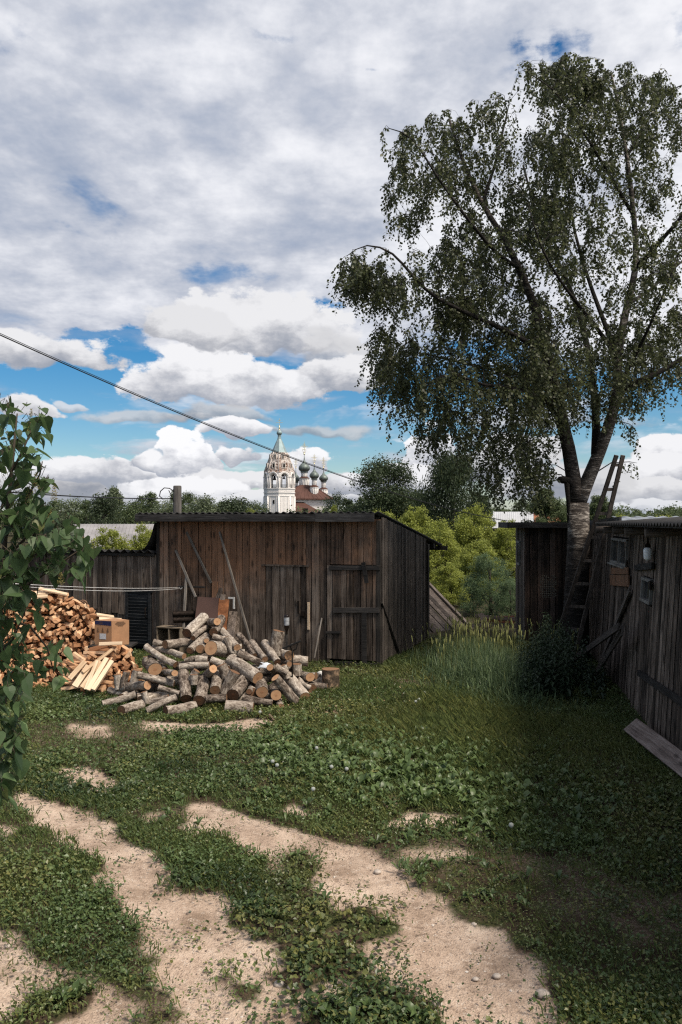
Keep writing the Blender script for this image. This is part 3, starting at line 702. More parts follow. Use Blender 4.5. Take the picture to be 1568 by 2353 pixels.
mb.box((1.45, -.235, 2.475), (3.55, .025, .125), (.3, .2, 0), bev=.003); mb.box((3.74, -.238, 2.475), (1.03, .027, .135), (.7, .6, 0), bev=.003)
mb.build('fascia_board', M['fascia'], shed)
mb = MB()
for y in (.1, 1.4, 2.9, 4.1):
    z = roofz(0, y) - .07; mb.box((SW / 2, y, z), (SW - .1, .07, .09), (.4, y, 0))
mb.box((SW - .1, 4.42, roofz(0, 4.42) - .08), (.5, .05, .09), (.3, .5, 0)); mb.box((SW - .30, 3.78, 1.9), (.62, .08, .1), (.1, .3, 0))
mb.build('rafter', M['shed_dark'], shed)
mb = MB(); p = SH.loc(G(984, 1472)); mb.box((SW + .0, p[1] if abs(p[1] - 3.6) < .6 else 3.6, .98), (.10, .11, 1.95), (.1, .1, 0), bev=.006)
mb.build('roof_post', M['shed_dark'], shed)
# ---------------------------------------------------------------- low wing with louvred door
wing = empty('low_plank_wing', SH.o, SH.a, 'low plank shed under corrugated roofing, with a slatted door, left of the big shed', 'shed')
la, lb = SH.px(292, 1356), SH.px(348, 1356); ZL = la[2]
mb = MB()
wz = lambda x: 1.80 + .015 * x * 0
planks(mb, -5.2, la[0] - .01, .02, wz, .115, .02, warm=.08, ragged=.01); planks(mb, lb[0] + .01, -.012, .02, wz, .12, .02, warm=.05)
planks(mb, la[0] - .01, lb[0] + .01, ZL + .01, wz, .12, .02)
mb.build('front_wall', M['shed'], wing)
mb = MB(); 
for px0, px1, py0, py1 in ((205, 222, 1398, 1425), (236, 258, 1352, 1410), (258, 272, 1355, 1408), (272, 290, 1358, 1412), (222, 236, 1396, 1430)):
    a, b = SH.px(px0, py0, .02), SH.px(px1, py1, .02); planks(mb, a[0], b[0], b[2], a[2], b[0] - a[0], -.008, .018, warm=.3)
mb.build('patch_board', M['shed'], wing)
mb = MB(); mb.box((-2.6, .08, .9), (5.2, .02, 1.75)); mb.box((-2.6, 1.8, .75), (5.2, .02, 1.45)); mb.build('shade_backing', M['void'], wing)  # black backing paints the dark inside of the wing
mb = MB(); sheet(mb, -5.3, -.06, -.12, 1.9, lambda x, y: 1.86 - .10 * y, per=.17, amp=.026, ny=4, th=.008, dx=.02); mb.build('roof', M['felt'], wing)
mb = MB(); vs = []
for i in range(9):
    t = i / 8; x = -.42 + .42 * t; z = 1.87 + .52 * t ** 3.2; vs += [(x, -.10, z), (x, 1.2, z - .1)]
mb.add(vs, [[2 * i, 2 * i + 2, 2 * i + 3, 2 * i + 1] for i in range(8)] ); vs2 = [(x, y, z - .008) for x, y, z in vs]; mb.add(vs2, [[2 * i, 2 * i + 1, 2 * i + 3, 2 * i + 2] for i in range(8)])
mb.build('roof_flashing', M['felt'], wing)
mb = MB(); mb.box((-2.6, -.02, 1.80), (5.1, .04, .05), (.3, 0, 0)); mb.build('eave_rail', M['darkbat'], wing)
mb = MB(); w_ = lb[0] - la[0]; cxm = (la[0] + lb[0]) / 2
n_sl = 17
for i in range(n_sl):
    z = .10 + (ZL - .12) * (i + .5) / n_sl
    ang = .38; R = np.array([[1, 0, 0], [0, math.cos(ang), -math.sin(ang)], [0, math.sin(ang), math.cos(ang)]])
    mb.box((cxm, -.012, z), (w_ - .07, .014, (ZL - .1) / n_sl * 1.12), (rnd.random(), rnd.random(), 0), R)
ld = mb.build('slatted_door', M['louvre'], wing)
mb = MB(); mb.box((la[0] + .02, -.015, ZL / 2 + .03), (.05, .05, ZL - .04), (.1, .1, 0)); mb.box((lb[0] - .02, -.015, ZL / 2 + .03), (.05, .05, ZL - .04), (.3, .1, 0)); mb.box((cxm, -.017, ZL + .0), (w_ + .08, .055, .045), (.2, .1, 0))
mb.build('door_frame', M['louvre'], ld)
mb = MB(); a = SH.px(337, 1408, .03); mb.tube([(a[0], -.03, a[2] + .10), (a[0], -.075, a[2] + .08), (a[0], -.075, a[2] - .08), (a[0], -.03, a[2] - .10)], .009, 6); mb.build('door_handle', M['iron'], ld)
# ---------------------------------------------------------------- right-hand long shed wall
RW = Fr((3.34 + (15.2 - 7.93) * .185, 15.2, 0), -100.5, .06)
def rx(Y): return (15.2 - Y) / .983                    # local x of a given depth
rs = empty('slab_wall_shed', RW.o, RW.a, 'long dark shed walled with upright slab boards along the right edge', 'shed')
w1a, w1b = RW.px(1411, 1238), RW.px(1447, 1238); w1t = RW.px(1430, 1238)[2]; w1z = RW.px(1430, 1299)[2]
w2a, w2b = RW.px(1481, 1330), RW.px(1503, 1330); w2t = RW.px(1490, 1328)[2]; w2z = RW.px(1490, 1386)[2]
XE = rx(3.0)
def slabs(mb, x0, x1, z0, z1, w):
    "half-round slab boards"
    x = x0
    while x < x1 - .01:
        ww = min(w * rnd.uniform(.7, 1.35), x1 - x);
        if x1 - x - ww < .03: ww = x1 - x
        r1, r2 = rnd.random(), rnd.random(); lo = z0 + rnd.uniform(-.03, .03) if z0 < .2 else z0; hi = z1 + rnd.uniform(-.02, .02) if z1 > 2.2 else z1; dp = rnd.uniform(.012, .032); off = rnd.uniform(-.008, .01); vs = []; n = 6; k = rnd.uniform(-.012, .012)
        zs = np.linspace(lo, hi, 6)
        for zz in zs:
            wob = rnd.uniform(-.002, .002); wt = rnd.uniform(.94, 1.0)
            for j in range(n + 1):
                t = -1 + 2 * j / n; vs.append((x + ww / 2 + t * ww * .49 * wt + k * (zz - lo) * .3 + wob, off - dp * math.sqrt(max(0, 1 - t * t * .92)) + RW.lean * zz, zz))
        m_ = n + 1; fs = [[i * m_ + j, i * m_ + j + 1, (i + 1) * m_ + j + 1, (i + 1) * m_ + j] for i in range(5) for j in range(n)]
        b = len(vs); vs += [(x + ww / 2, off + .02 + RW.lean * hi, hi)]; fs += [[5 * m_ + j, 5 * m_ + j + 1, b] for j in range(n)]
        mb.add(vs, fs, (r1, r2, rnd.choice((0, 0, 0, .35))), False); x += ww
mb = MB(); ZT = 2.36
slabs(mb, 0, w1a[0] - .02, .0, ZT, .085)
slabs(mb, w1a[0] - .02, w1b[0] + .02, .0, w1z - .03, .12); slabs(mb, w1a[0] - .02, w1b[0] + .02, w1t + .03, ZT, .12)
slabs(mb, w1b[0] + .02, w2a[0] - .02, .0, ZT, .10)
slabs(mb, w2a[0] - .02, w2b[0] + .02, .0, w2z - .02, .08); slabs(mb, w2a[0] - .02, w2b[0] + .02, w2t + .02, ZT, .09)
slabs(mb, w2b[0] + .02, XE, .0, ZT, .10)
mb.build('slab_wall', M['wall_right'], rs)
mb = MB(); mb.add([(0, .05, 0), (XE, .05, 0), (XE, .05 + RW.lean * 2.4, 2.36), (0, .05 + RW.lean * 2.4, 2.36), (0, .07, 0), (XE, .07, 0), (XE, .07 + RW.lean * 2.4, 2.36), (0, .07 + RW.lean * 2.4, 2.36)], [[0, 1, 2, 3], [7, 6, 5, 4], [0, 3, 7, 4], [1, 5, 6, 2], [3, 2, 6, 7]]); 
mb.box((XE / 2, 2.6, 1.2), (XE, .02, 2.4)); mb.build('shade_backing', M['void'], rs)  # black sheets behind the slabs stand for the unlit interior
def window(a, b, zt, zb, panes, label=None):
    mb = MB(); y = -.015; L = RW.lean; fw = .038; xc = (a + b) / 2; zc = (zt + zb) / 2
    def yb(z): return y + L * z
    for x in (a + fw / 2, b - fw / 2) + tuple(a + (b - a) * k / panes for k in range(1, panes)): mb.bar((x, yb(zb), zb), (x, yb(zt), zt), fw, .05, (.6, rnd.random(), 0), up=(0, 1, 0), bev=.003)
    for z in (zb + fw / 2, zt - fw / 2): mb.bar((a, yb(z) - .003, z), (b, yb(z) - .003, z), .055, fw, (.8, rnd.random(), 0), bev=.003)
    if panes > 1: mb.bar((a - .03, yb(zb) - .02, zb - .012), (b + .03, yb(zb) - .02, zb - .012), .085, .025, (.9, .4, 0), bev=.003)
    fr = mb.build('window', wood('window_paint', [(.05, .048, .042), (.15, .142, .13), (.30, .29, .27)], along='z', knots=False) if 'winp' not in M else M['winp'], rs)
    M['winp'] = fr.data.materials[0]
    if label: fr['label'] = label
    mb = MB(); mb.add([(a, yb(zb) + .02, zb), (b, yb(zb) + .02, zb), (b, yb(zt) + .02, zt), (a, yb(zt) + .02, zt), (a, yb(zb) + .024, zb), (b, yb(zb) + .024, zb), (b, yb(zt) + .024, zt), (a, yb(zt) + .024, zt)], [[0, 1, 2, 3], [7, 6, 5, 4], [0, 4, 5, 1], [2, 6, 7, 3], [0, 3, 7, 4], [1, 5, 6, 2]])
    if 'glass' not in M:
        m, bb, o_ = newmat('dusty_glass'); n = noise(objco(), 6, 5, .6); link(mix(sstep(.4, .7, n), (.012, .013, .015), (.045, .045, .045)), bb.inputs['Base Color']); bb.inputs['Roughness'].default_value = .12; bb.inputs['Specular IOR Level'].default_value = .5; M['glass'] = m
    mb.build('pane', M['glass'], fr)
window(w1a[0], w1b[0], w1t, w1z, 2, 'two-pane window with peeling pale frame')
window(w2a[0], w2b[0], w2t, w2z, 1, 'small narrow window with a pale frame')
mb = MB()
def rbar(mb, p0, p1, w, t, off, col=(.5, .5, 0)):
    a, b = RW.px(*p0, off), RW.px(*p1, off); mb.bar(tuple(a), tuple(b), t, w, col, up=(0, 0, 1), bev=.002)
rbar(mb, (1467, 1546), (1640, 1662), .075, .03, .045, (.2, .3, 0)); rbar(mb, (1460, 1305), (1500, 1300), .08, .03, .05, (.4, .6, 0))
mb.build('wall_rail', M['darkbat'], rs)
mb = MB(); 
for p0, p1, w_ in (((1405, 1312), (1444, 1312), .10), ((1403, 1333), (1446, 1335), .16)): rbar(mb, p0, p1, w_, .02, .045, (.5, .7, .9))
mb.build('panel_board', M['shed'], rs)
mb = MB()
for px_, py_ in ((1369, 1293), (1440, 1295), (1494, 1345)):
    a = RW.px(px_, py_, .05); mb = MB(); mb.box(tuple(a), (.10, .02, .10), bev=.003); mb.build('hinge_plate', M['iron'], rs)
mb = MB()
LRM = wood('log_rafter', [(.02, .016, .013), (.07, .055, .045), (.17, .14, .12)], along='y', knots=False)
for Y in (8.0, 9.2, 10.1, 10.9, 11.7):
    x = rx(Y); mb = MB(); mb.tube([(x, -.28, 2.29), (x, .5, 2.34)], .05, 10, (.6, rnd.random(), .3)); mb.build('rafter_end', LRM, rs)
mb = MB(); sheet(mb, rx(11.35), XE, -.34, 2.6, lambda x, y: 2.385 + .07 * (y + .3), per=.13, amp=.016, ny=6, th=.006)
mb.build('roof', M['felt'], rs)
mb = MB(); mb.bar((rx(11.3), -.30, 2.375), (XE, -.30, 2.375), .02, .05, (.3, .2, 0)); mb.bar((.0, .06, 2.37), (rx(11.4), .02, 2.42), .03, .12, (.5, .2, 0)); mb.build('eave_board', M['fascia'], rs)
# ribbed metal roof of the neighbouring shed
nb = empty('metal_roof_shed', (4.1, 11.6, 0), math.radians(-12), 'shed with a light striped metal roof behind the slab wall', 'shed')
mb = MB(); sheet(mb, .25, 3.6, .0, 3.4, lambda x, y: 2.30 + .060 * y, per=.22, amp=.012, ny=3, th=.004, dx=.02); mb.build('metal_roof', M['metal'], nb)
mb = MB(); planks(mb, .5, 3.4, 0, 2.25, .15, .2); mb.build('wall', M['shed_dark'], nb); mb = MB(); mb.box((1.9, 3.2, 1.1), (3.0, .03, 2.2)); mb.build('rear_wall', M['shed_dark'], nb)
# ---------------------------------------------------------------- small plank shed beside the birch
OS = Fr((3.58, 15.5, 0), -6)
oh = empty('small_plank_shed', OS.o, OS.a, 'narrow plank outbuilding with a side door, standing behind the birch trunk', 'shed')
mb = MB(); planks(mb, 0, 1.75, 0, 2.33, .115, 0, warm=.45); mb.build('front_wall', wood('outhouse_boards', [(.010, .008, .007), (.048, .036, .030), (.115, .09, .078)], warm=(.125, .068, .045)), oh)
mb = MB(); tmp = MB(); planks(tmp, .01, 1.4, 0, 2.33, .17, 0); mb.add([(v[1], v[0], v[2]) for v in tmp.v], tmp.f); mb.c = tmp.c; sd_ = mb.build('side_door', M['wall_right'], oh)
mb = MB(); mb.box((-.04, .75, 2.0), (.03, .46, .04), (1, 0, 0)); mb.box((-.04, .75, 1.55), (.03, .46, .04), (1, 0, 0)); mb.box((-.04, .54, 1.78), (.03, .04, .42), (1, 0, 0)); mb.box((-.04, .96, 1.78), (.03, .04, .42), (1, 0, 0)); mb.build('window_frame', M['winp'], sd_)
mb = MB(); mb.box((.88, .04, 1.15), (1.7, .02, 2.3)); mb.box((.04, .7, 1.15), (.02, 1.3, 2.3)); mb.box((.9, 1.4, 1.15), (1.7, .02, 2.3)); mb.box((1.75, .7, 1.15), (.02, 1.3, 2.3)); mb.build('shade_backing', M['void'], oh)  # black boxes behind these boards give the shaded inside by colour
mb = MB(); mb.box((.80, .6, 2.385), (2.35, 1.9, .03), (.2, .2, 0)); mb.build('roof', M['felt'], oh)
mb = MB(); mb.box((.80, -.36, 2.335), (2.30, .025, .09), (.2, .2, 0), bev=.003); mb.box((-.36, .6, 2.33), (.025, 1.9, .085), (.2, .2, 0)); mb.build('fascia_board', M['fascia'], oh)
mb = MB()
for i in range(9):
    for j in range(13):
        if rnd.random() < (.35 if (i in (0, 8) or j in (0, 12)) else .12): continue
        a = OS.px(1243 + i * 4.3, 1323 + j * 4.1, .03); 
        if abs(i - 4) + abs(j - 6) > 9: continue
        mb.tube([(a[0], a[1] + .006, a[2]), (a[0], a[1] - .004, a[2])], .0135, 8, (rnd.random(), 0, 0))
mb.build('bottle_cap_pattern', simple('bottle_caps', (.13, .12, .10), .5, .3, .6, 60), oh)
mb = MB(); a = OS.px(1305, 1215, .05); mb.bar((a[0], a[1], 2.3), (a[0], a[1], .1), .06, .03, (.5, .5, 0), up=(0, 1, 0)); mb.build('corner_batten', M['shed_dark'], oh)
# ================================================================ yard things leaning on the big shed
def lean_bar(name, p0, p1, w, t, off0, off1, mat, label, cat, col=(.6, .5, 0), group=None, up=(0, 1, 0)):
    a, b = SH.wpx(*p0, off0), SH.wpx(*p1, off1); a = np.array(a); b = np.array(b); mid = (a + b) / 2
    L = np.linalg.norm(b - a); d = norm(b - a)
    n = -SH.y; n = norm(n - d * np.dot(n, d)); s_ = np.cross(d, n)
    mb = MB(); mb.box((0, 0, 0), (w, L, t), col, None, min(.003, t * .2))
    o = mb.build(name, mat); Rm = Matrix(np.column_stack([s_, d, n]).tolist()); o.matrix_world = Matrix.Translation(Vector(mid)) @ Rm.to_4x4(); tag(o, label, cat, group); return o
lean_bar('wooden_batten', (404, 1264), (450, 1372), .045, .022, .04, .12, M['battenz'], 'pale batten slanting from upper left down to the brown board', 'batten', (.75, .5, 0))
lean_bar('wooden_batten', (429, 1322), (422, 1445), .045, .03, .06, .22, M['battenz'], 'thin light batten standing nearly upright left of the brown board', 'batten', (1.0, .2, 0))
lean_bar('wooden_batten', (429, 1222), (486, 1340), .045, .02, .03, .05, M['battenz'], 'dark batten slanting down from the eave above the brown board', 'batten', (.2, .7, 0))
lean_bar('long_pole', (505, 1222), (576, 1472), .035, .03, .04, .55, M['battenz'], 'long slim pole leaning from the eave to behind the log pile', 'pole', (.25, .3, 0))
lean_bar('wooden_stick', (740, 1420), (723, 1512), .022, .016, .04, .30, M['battenz'], 'thin stick leaning on the shed between the two doors', 'stick', (.8, .9, 0))
def panel(name, quad, t, offs, mat, label, cat, col=(.5, .5, 0)):
    P4 = [np.array(SH.wpx(x, y, o)) for (x, y), o in zip(quad, offs)]; c = sum(P4) / 4; n = norm(np.cross(P4[1] - P4[0], P4[3] - P4[0])); mb = MB()
    vs = [p - c for p in P4] + [p - c - n * t for p in P4]; mb.add(vs, [[0, 1, 2, 3], [7, 6, 5, 4], [0, 4, 5, 1], [1, 5, 6, 2], [2, 6, 7, 3], [3, 7, 4, 0]], col)
    o = mb.build(name, mat, loc=c); return tag(o, label, cat)
M['hard'] = simple('brown_hardboard', (.085, .048, .038), .6, 0, .08, 5)
M['ply'] = simple('orange_plywood', (.30, .115, .045), .6, 0, .45, 6)
panel('hardboard_sheet', [(446, 1440), (500, 1440), (503, 1374), (455, 1371)], .008, (.35, .35, .1, .1), M['hard'], 'smooth brown hardboard sheet leaning above the log pile', 'board')
panel('plywood_sheet', [(497, 1445), (520, 1448), (527, 1378), (504, 1375)], .008, (.36, .36, .11, .11), M['ply'], 'orange stained plywood sheet beside the brown hardboard', 'board')
panel('grey_board', [(519, 1470), (538, 1470), (545, 1405), (527, 1404)], .02, (.4, .4, .1, .1), M['wall_right'], 'short grey board leaning right of the orange plywood', 'board', (.9, .2, 0))
panel('upright_plank', [(487, 1376), (499, 1376), (500, 1337), (488, 1336)], .02, (.06, .06, .04, .04), M['shed'], 'brown plank end standing above the brown hardboard', 'board', (.9, .2, 1))
panel('upright_plank', [(496, 1374), (508, 1378), (512, 1352), (505, 1350)], .02, (.09, .09, .06, .06), M['wall_right'], 'narrow grey plank tilted beside the brown plank end', 'board', (.7, .2, 0))
panel('upright_plank', [(506, 1378), (517, 1379), (518, 1366), (507, 1366)], .02, (.12, .12, .09, .09), M['wall_right'], 'short pale plank stub behind the orange plywood', 'board', (.95, .6, 0))
panel('upright_plank', [(540, 1470), (547, 1470), (550, 1417), (545, 1417)], .02, (.3, .3, .1, .1), M['wall_right'], 'thin grey slat right of the short grey board', 'board', (.8, .1, 0))
panel('dark_board', [(876, 1380), (880, 1386), (920, 1500), (908, 1505)], .02, (.02, .04, -.9, -.9), M['shed_dark'], 'dark board leaning on the side wall corner of the big shed', 'board', (.1, .2, 0))
mb = MB(); a = SH.px(538, 1386, .09); mb.box((0, 0, .0), (.03, .02, .20), (.9, .2, .2)); mb.box((-.05, 0, .09), (.12, .021, .03), (.9, .2, .2)); o = mb.build('white_bracket', M['white'], loc=SH.w(*a), rotz=SH.a); tag(o, 'small white angle bracket hanging right of the orange plywood', 'bracket')
# compartment box and pipes
mb = MB(); p0, p1 = SH.px(366, 1440, .25), SH.px(418, 1440, .25); w_ = p1[0] - p0[0]; zt = p0[2]
mb.box((w_ / 2, 0, zt), (w_ + .03, .26, .02), (.8, .5, .4)); mb.box((w_ / 2, 0, .02), (w_ + .03, .26, .02), (.8, .5, .4))
for x in (0, w_ * .52, w_): mb.box((x, 0, zt / 2), (.02, .25, zt - .02), (.8, .2 + x, .6))
mb.box((w_ / 2, .12, zt / 2), (w_, .01, zt - .02), (0, 0, 0)); q = SH.w(p0[0], -.2, 0); tag(mb.build('open_box', wood('box_wood', [(.06, .045, .03), (.14, .11, .08), (.24, .19, .14)], along='x'), loc=q, rotz=SH.a), 'open wooden box with two compartments left of the log pile', 'box')
for i, (px_, py_, lb_) in enumerate(((398, 1411, 'upper of two dark pipes lying on the open box'), (399, 1425, 'lower of two dark pipes lying on the open box'))):
    a = SH.px(px_, py_, .3); mb = MB(); mb.tube([(0, 0, 0), (.32, .22, 0)], .052, 14, cap=False); mb.tube([(.32, .22, 0), (0, 0, 0)], .044, 14, cap=False)
    tag(mb.build('dark_pipe', M['iron'], loc=SH.w(a[0], -.30, a[2]), rotz=SH.a), lb_, 'pipe', 'dark pipes on the open box')
# clothes line
M['cord'] = simple('white_cord', (.55, .55, .55), .6); M['cable'] = simple('black_cable', (.012, .012, .013), .5)
stick = lean_bar('line_stick', (409, 1348), (471, 1349), .03, .02, .05, .06, M['darkbat'], 'short horizontal stick nailed to the shed holding the clothes line', 'stick', (.4, .4, 0))
pb = P(12, 1343, 8.2)
def cordcurve(mb, a, b, sag, r, n=24, seg=5):
    a, b = np.array(a), np.array(b); mb.tube([a + (b - a) * t - np.array([0, 0, 4 * sag * t * (1 - t)]) for t in np.linspace(0, 1, n)], r, seg)
mb = MB(); e = np.array(SH.wpx(413, 1350, .09)); cordcurve(mb, pb + (.05, 0, .01), e, .03, .004); cordcurve(mb, pb + (.05, 0, -.012), e + (0, 0, -.02), .05, .004); mb.tube([e, e + (.02, 0, -.04), e + (.05, 0, .0), e + (.02, -.01, -.02)], .006, 5)
tag(mb.build('clothes_line', M['cord']), 'double white clothes line strung in front of the low wing', 'clothes line')
mb = MB(); mb.box((-.12, 0, 0), (.34, .05, .065), (.6, .3, .9), bev=.004); lp = mb.build('line_post', M['shed'], loc=pb); tag(lp, 'wooden post with a brown crossbar half hidden by the lilac bush', 'post')
mb = MB(); mb.box((-.22, .05, -.5 * (pb[2])), (.07, .06, pb[2]), (.4, .3, .5), bev=.004); mb.build('post', M['shed'], lp)
# ---------------------------------------------------------------- things on the right
def bar_w(name, a, b, w, t, mat, label, cat, col=(.5, .5, 0), nrm=(-1, 0, .3), group=None, parent=None):
    a = np.array(a, float); b = np.array(b, float); d = norm(b - a); n = np.array(nrm, float); n = norm(n - d * np.dot(n, d)); s_ = np.cross(d, n); mb = MB(); mb.box((0, 0, 0), (w, np.linalg.norm(b - a), t), col, None, min(.003, t * .2))
    o = mb.build(name, mat); o.matrix_world = Matrix.Translation(Vector((a + b) / 2)) @ Matrix(np.column_stack([s_, d, n]).tolist()).to_4x4(); tag(o, label, cat, group); return o
a = RW.wpx(1449, 1352, .06); b = G(1376, 1535, .0); b[2] = .02
bar_w('propped_plank', a, b, .11, .03, M['batten'] if False else wood('prop_wood', [(.03, .025, .022), (.085, .070, .060), (.16, .135, .12)], along='y'), 'long brown plank propped against the slab wall below the window', 'plank', (.7, .4, 0))
bar_w('propped_plank', RW.wpx(1432, 1445, .25), G(1368, 1550), .17, .025, bpy.data.materials['prop_wood'], 'short wide plank leaning under the long propped plank', 'plank', (.3, .8, 0))
bar_w('propped_plank', RW.wpx(1422, 1440, .30), G(1300, 1528), .10, .03, bpy.data.materials['prop_wood'], 'dark plank lying low from the wall towards the nettles', 'plank', (.0, .1, 0), nrm=(0, -1, .3))
p0, p1 = G(1440, 1690), G(1600, 1822)
bar_w('lying_plank', p0 + (0.05, 0, .12), p1 + (.05, 0, .12), .20, .035, wood('lying_wood', [(.07, .050, .042), (.19, .145, .125), (.32, .26, .23)], along='y'), 'wide pale plank lying along the foot of the slab wall', 'plank', (.6, .4, 0), nrm=(-.65, -.1, .75))
# outdoor lamp: white glass jar on a conduit
mb = MB(); a = RW.wpx(1489, 1262, .10); mb.lathe([(.0, -.135), (.030, -.13), (.046, -.11), (.050, -.07), (.050, -.01), (.042, .012), (.03, .02)], seg=18, col=(.5, .5, 0))
M['opal'] = simple('opal_glass', (.85, .87, .90), .25, 0, .04, 4)
lamp = empty('wall_lamp', a, 0, 'white glass jar lamp hanging under the eave of the slab wall', 'lamp'); mb.build('lamp_shade', M['opal'], lamp)
mb = MB(); mb.lathe([(.032, .01), (.034, .05), (.02, .07)], seg=14); mb.tube([(0, 0, .06), (0, 0, .14), (.03, .0, .20)], .012, 8); mb.tube([(-.03, -.02, .03), (-.06, -.02, .10), (-.05, 0, .25)], .004, 5); mb.build('lamp_socket', M['iron'], lamp)
# ladder
lad = empty('wooden_ladder', (0, 0, 0), 0, 'tall grey wooden ladder leaning past the eave beside the birch', 'ladder')
lt = [P(1417, 1046, 12.6), P(1432, 1046, 12.6)]; lbm = [P(1262, 1500, 13.6), P(1318, 1502, 13.4)]
lbm = [np.array([q[0], q[1], .02 if q[2] < .3 else q[2]]) for q in lbm]
M['lad'] = wood('ladder_wood', [(.014, .011, .010), (.05, .040, .034), (.12, .095, .08)], along='z', knots=False)
for k in (0, 1):
    mb = MB(); a, b = lbm[k], lt[k]; n_ = 6; mb.bar(a, b, .065, .045, (.5 + .3 * k, .4 * k, .4), up=(0, 1, 0), bev=.004); mb.build('rail', M['lad'], lad)
for i in range(9):
    t = .06 + i * .112; a = lbm[0] * (1 - t) + lt[0] * t; b = lbm[1] * (1 - t) + lt[1] * t; e = (b - a) * .12; mb = MB(); mb.bar(a - e, b + e, .05, .028, (.8, i * .1, .3), up=(0, 1, 0), bev=.003); mb.build('rung', M['lad'], lad)
# fallen plank roof beyond the gap
def P_ground(px, py, z, Y): return np.array([(px - CX) / F * Y, Y, z])
fr = empty('fallen_plank_roof', P_ground(1000, 1450, 0, 18.3), 0, 'collapsed plank roof lying slanted behind the shed post', 'collapsed roof')
mb = MB(); A = P(975, 1338, 19.2); B = P(1084, 1452, 18.0); A0 = fr.location
dd = B - A; side = np.array([-.75, -.9, -.12])
for i in range(11):
    o_ = side * (i * .125); a = A + o_ + np.array([0, 0, rnd.uniform(-.01, .01)]); b = B + o_ + np.array([rnd.uniform(-.06, .06), 0, 0]); mb.bar(a - np.array(A0), b - np.array(A0), .135, .025, (rnd.random(), rnd.random(), .1), up=np.cross(dd, side), bev=.002)
mb.build('roof_planks', M['plankfloor'] if False else wood('fallen_wood', [(.018, .014, .012), (.07, .056, .048), (.17, .14, .125)], along='x'), fr)
mb = MB(); mb.bar(A - np.array(A0) + (0.03, .03, .05), B - np.array(A0) + (.03, .03, .05), .08, .06, (.9, .2, 0), up=(0, 0, 1), bev=.004); mb.build('edge_board', bpy.data.materials['prop_wood'], fr)
# scrap boards
M['scrap'] = wood('scrap_wood', [(.07, .045, .035), (.20, .14, .11), (.36, .28, .23)], along='y')
for i, (a, b, w_, z0, z1, lb_) in enumerate((((1092, 1428), (1195, 1432), .09, .32, .28, 'long pale plank on top of the scrap heap beyond the grass'),
        ((1104, 1424), (1122, 1452), .13, .38, .10, 'short orange brown board tilted across the scrap heap'), ((1075, 1446), (1120, 1440), .08, .12, .15, 'thin board lying at the left end of the scrap heap'),
        ((1092, 1437), (1200, 1443), .10, .16, .14, 'lower grey plank of the scrap heap'))):
    qa, qb = P_ground(a[0], 0, z0, 17.6), P_ground(b[0], 0, z1, 17.3); bar_w('scrap_board', qa, qb, w_, .03, M['scrap'], lb_, 'board', (.6 + .1 * i, .3 * i, 0), nrm=(0, -1, .5), group='scrap boards beyond the tall grass')
mb = MB(); mb.box((0, 0, 0), (.62, .03, .22)); tag(mb.build('rusty_sheet', simple('rusted_sheet', (.14, .052, .035), .85, 0, .35, 9), loc=P_ground(1150, 0, .20, 17.75)), 'rust red metal sheet lying in the scrap heap', 'sheet')
# ---------------------------------------------------------------- pole and wires
up_ = empty('utility_pole', (P(408, 1115, 16.6)[0], 16.6, 0), 0, 'short grey wooden utility pole rising behind the big shed roof', 'pole')
mb = MB(); zt = H + 84 / F * 16.6; mb.tube([(0, 0, 0), (0, 0, zt - .02), (0, 0, zt)], [.10, .085, .075], 14, (.6, .4, 0)); mb.build('pole_shaft', M['battenz'] if False else wood('pole_wood', [(.03, .027, .026), (.085, .078, .074), (.17, .158, .15)], along='z', knots=False), up_)
mb = MB(); mb.tube([(-.06, -.08, -.12 + zt), (-.14, -.1, -.06 + zt), (-.25, -.1, -.05 + zt), (-.33, -.1, -.12 + zt), (-.35, -.1, -.22 + zt), (-.27, -.1, -.29 + zt)], .011, 6); mb.tube([(-.06, -.08, -.34 + zt), (-.12, -.09, -.18 + zt), (-.16, -.1, -.1 + zt)], .009, 6); mb.build('wire_hook', M['iron'], up_)
mb = MB(); e = np.array(up_.location) + (-.1, -.08, zt - .27); cordcurve(mb, P(60, 1104, 9.0) - (1.5, 2, -.0), e, .08, .010, 20)
tag(mb.build('overhead_wire', M['cable']), 'thin black wire running left from the utility pole', 'wire')
mb = MB(); b = np.array(OS.w(-.36, -.3, 2.42)); a = b + (P(-60, 742, 6.2) - b) * 1.3 + (0, 0, .34)
cordcurve(mb, a, b, .37, .0055, 80); cordcurve(mb, a + (0, 0, .012), b + (0, .02, .010), .367, .003, 80)
tag(mb.build('overhead_cable', M['cable']), 'double black cable crossing the sky down to the small plank shed', 'cable')
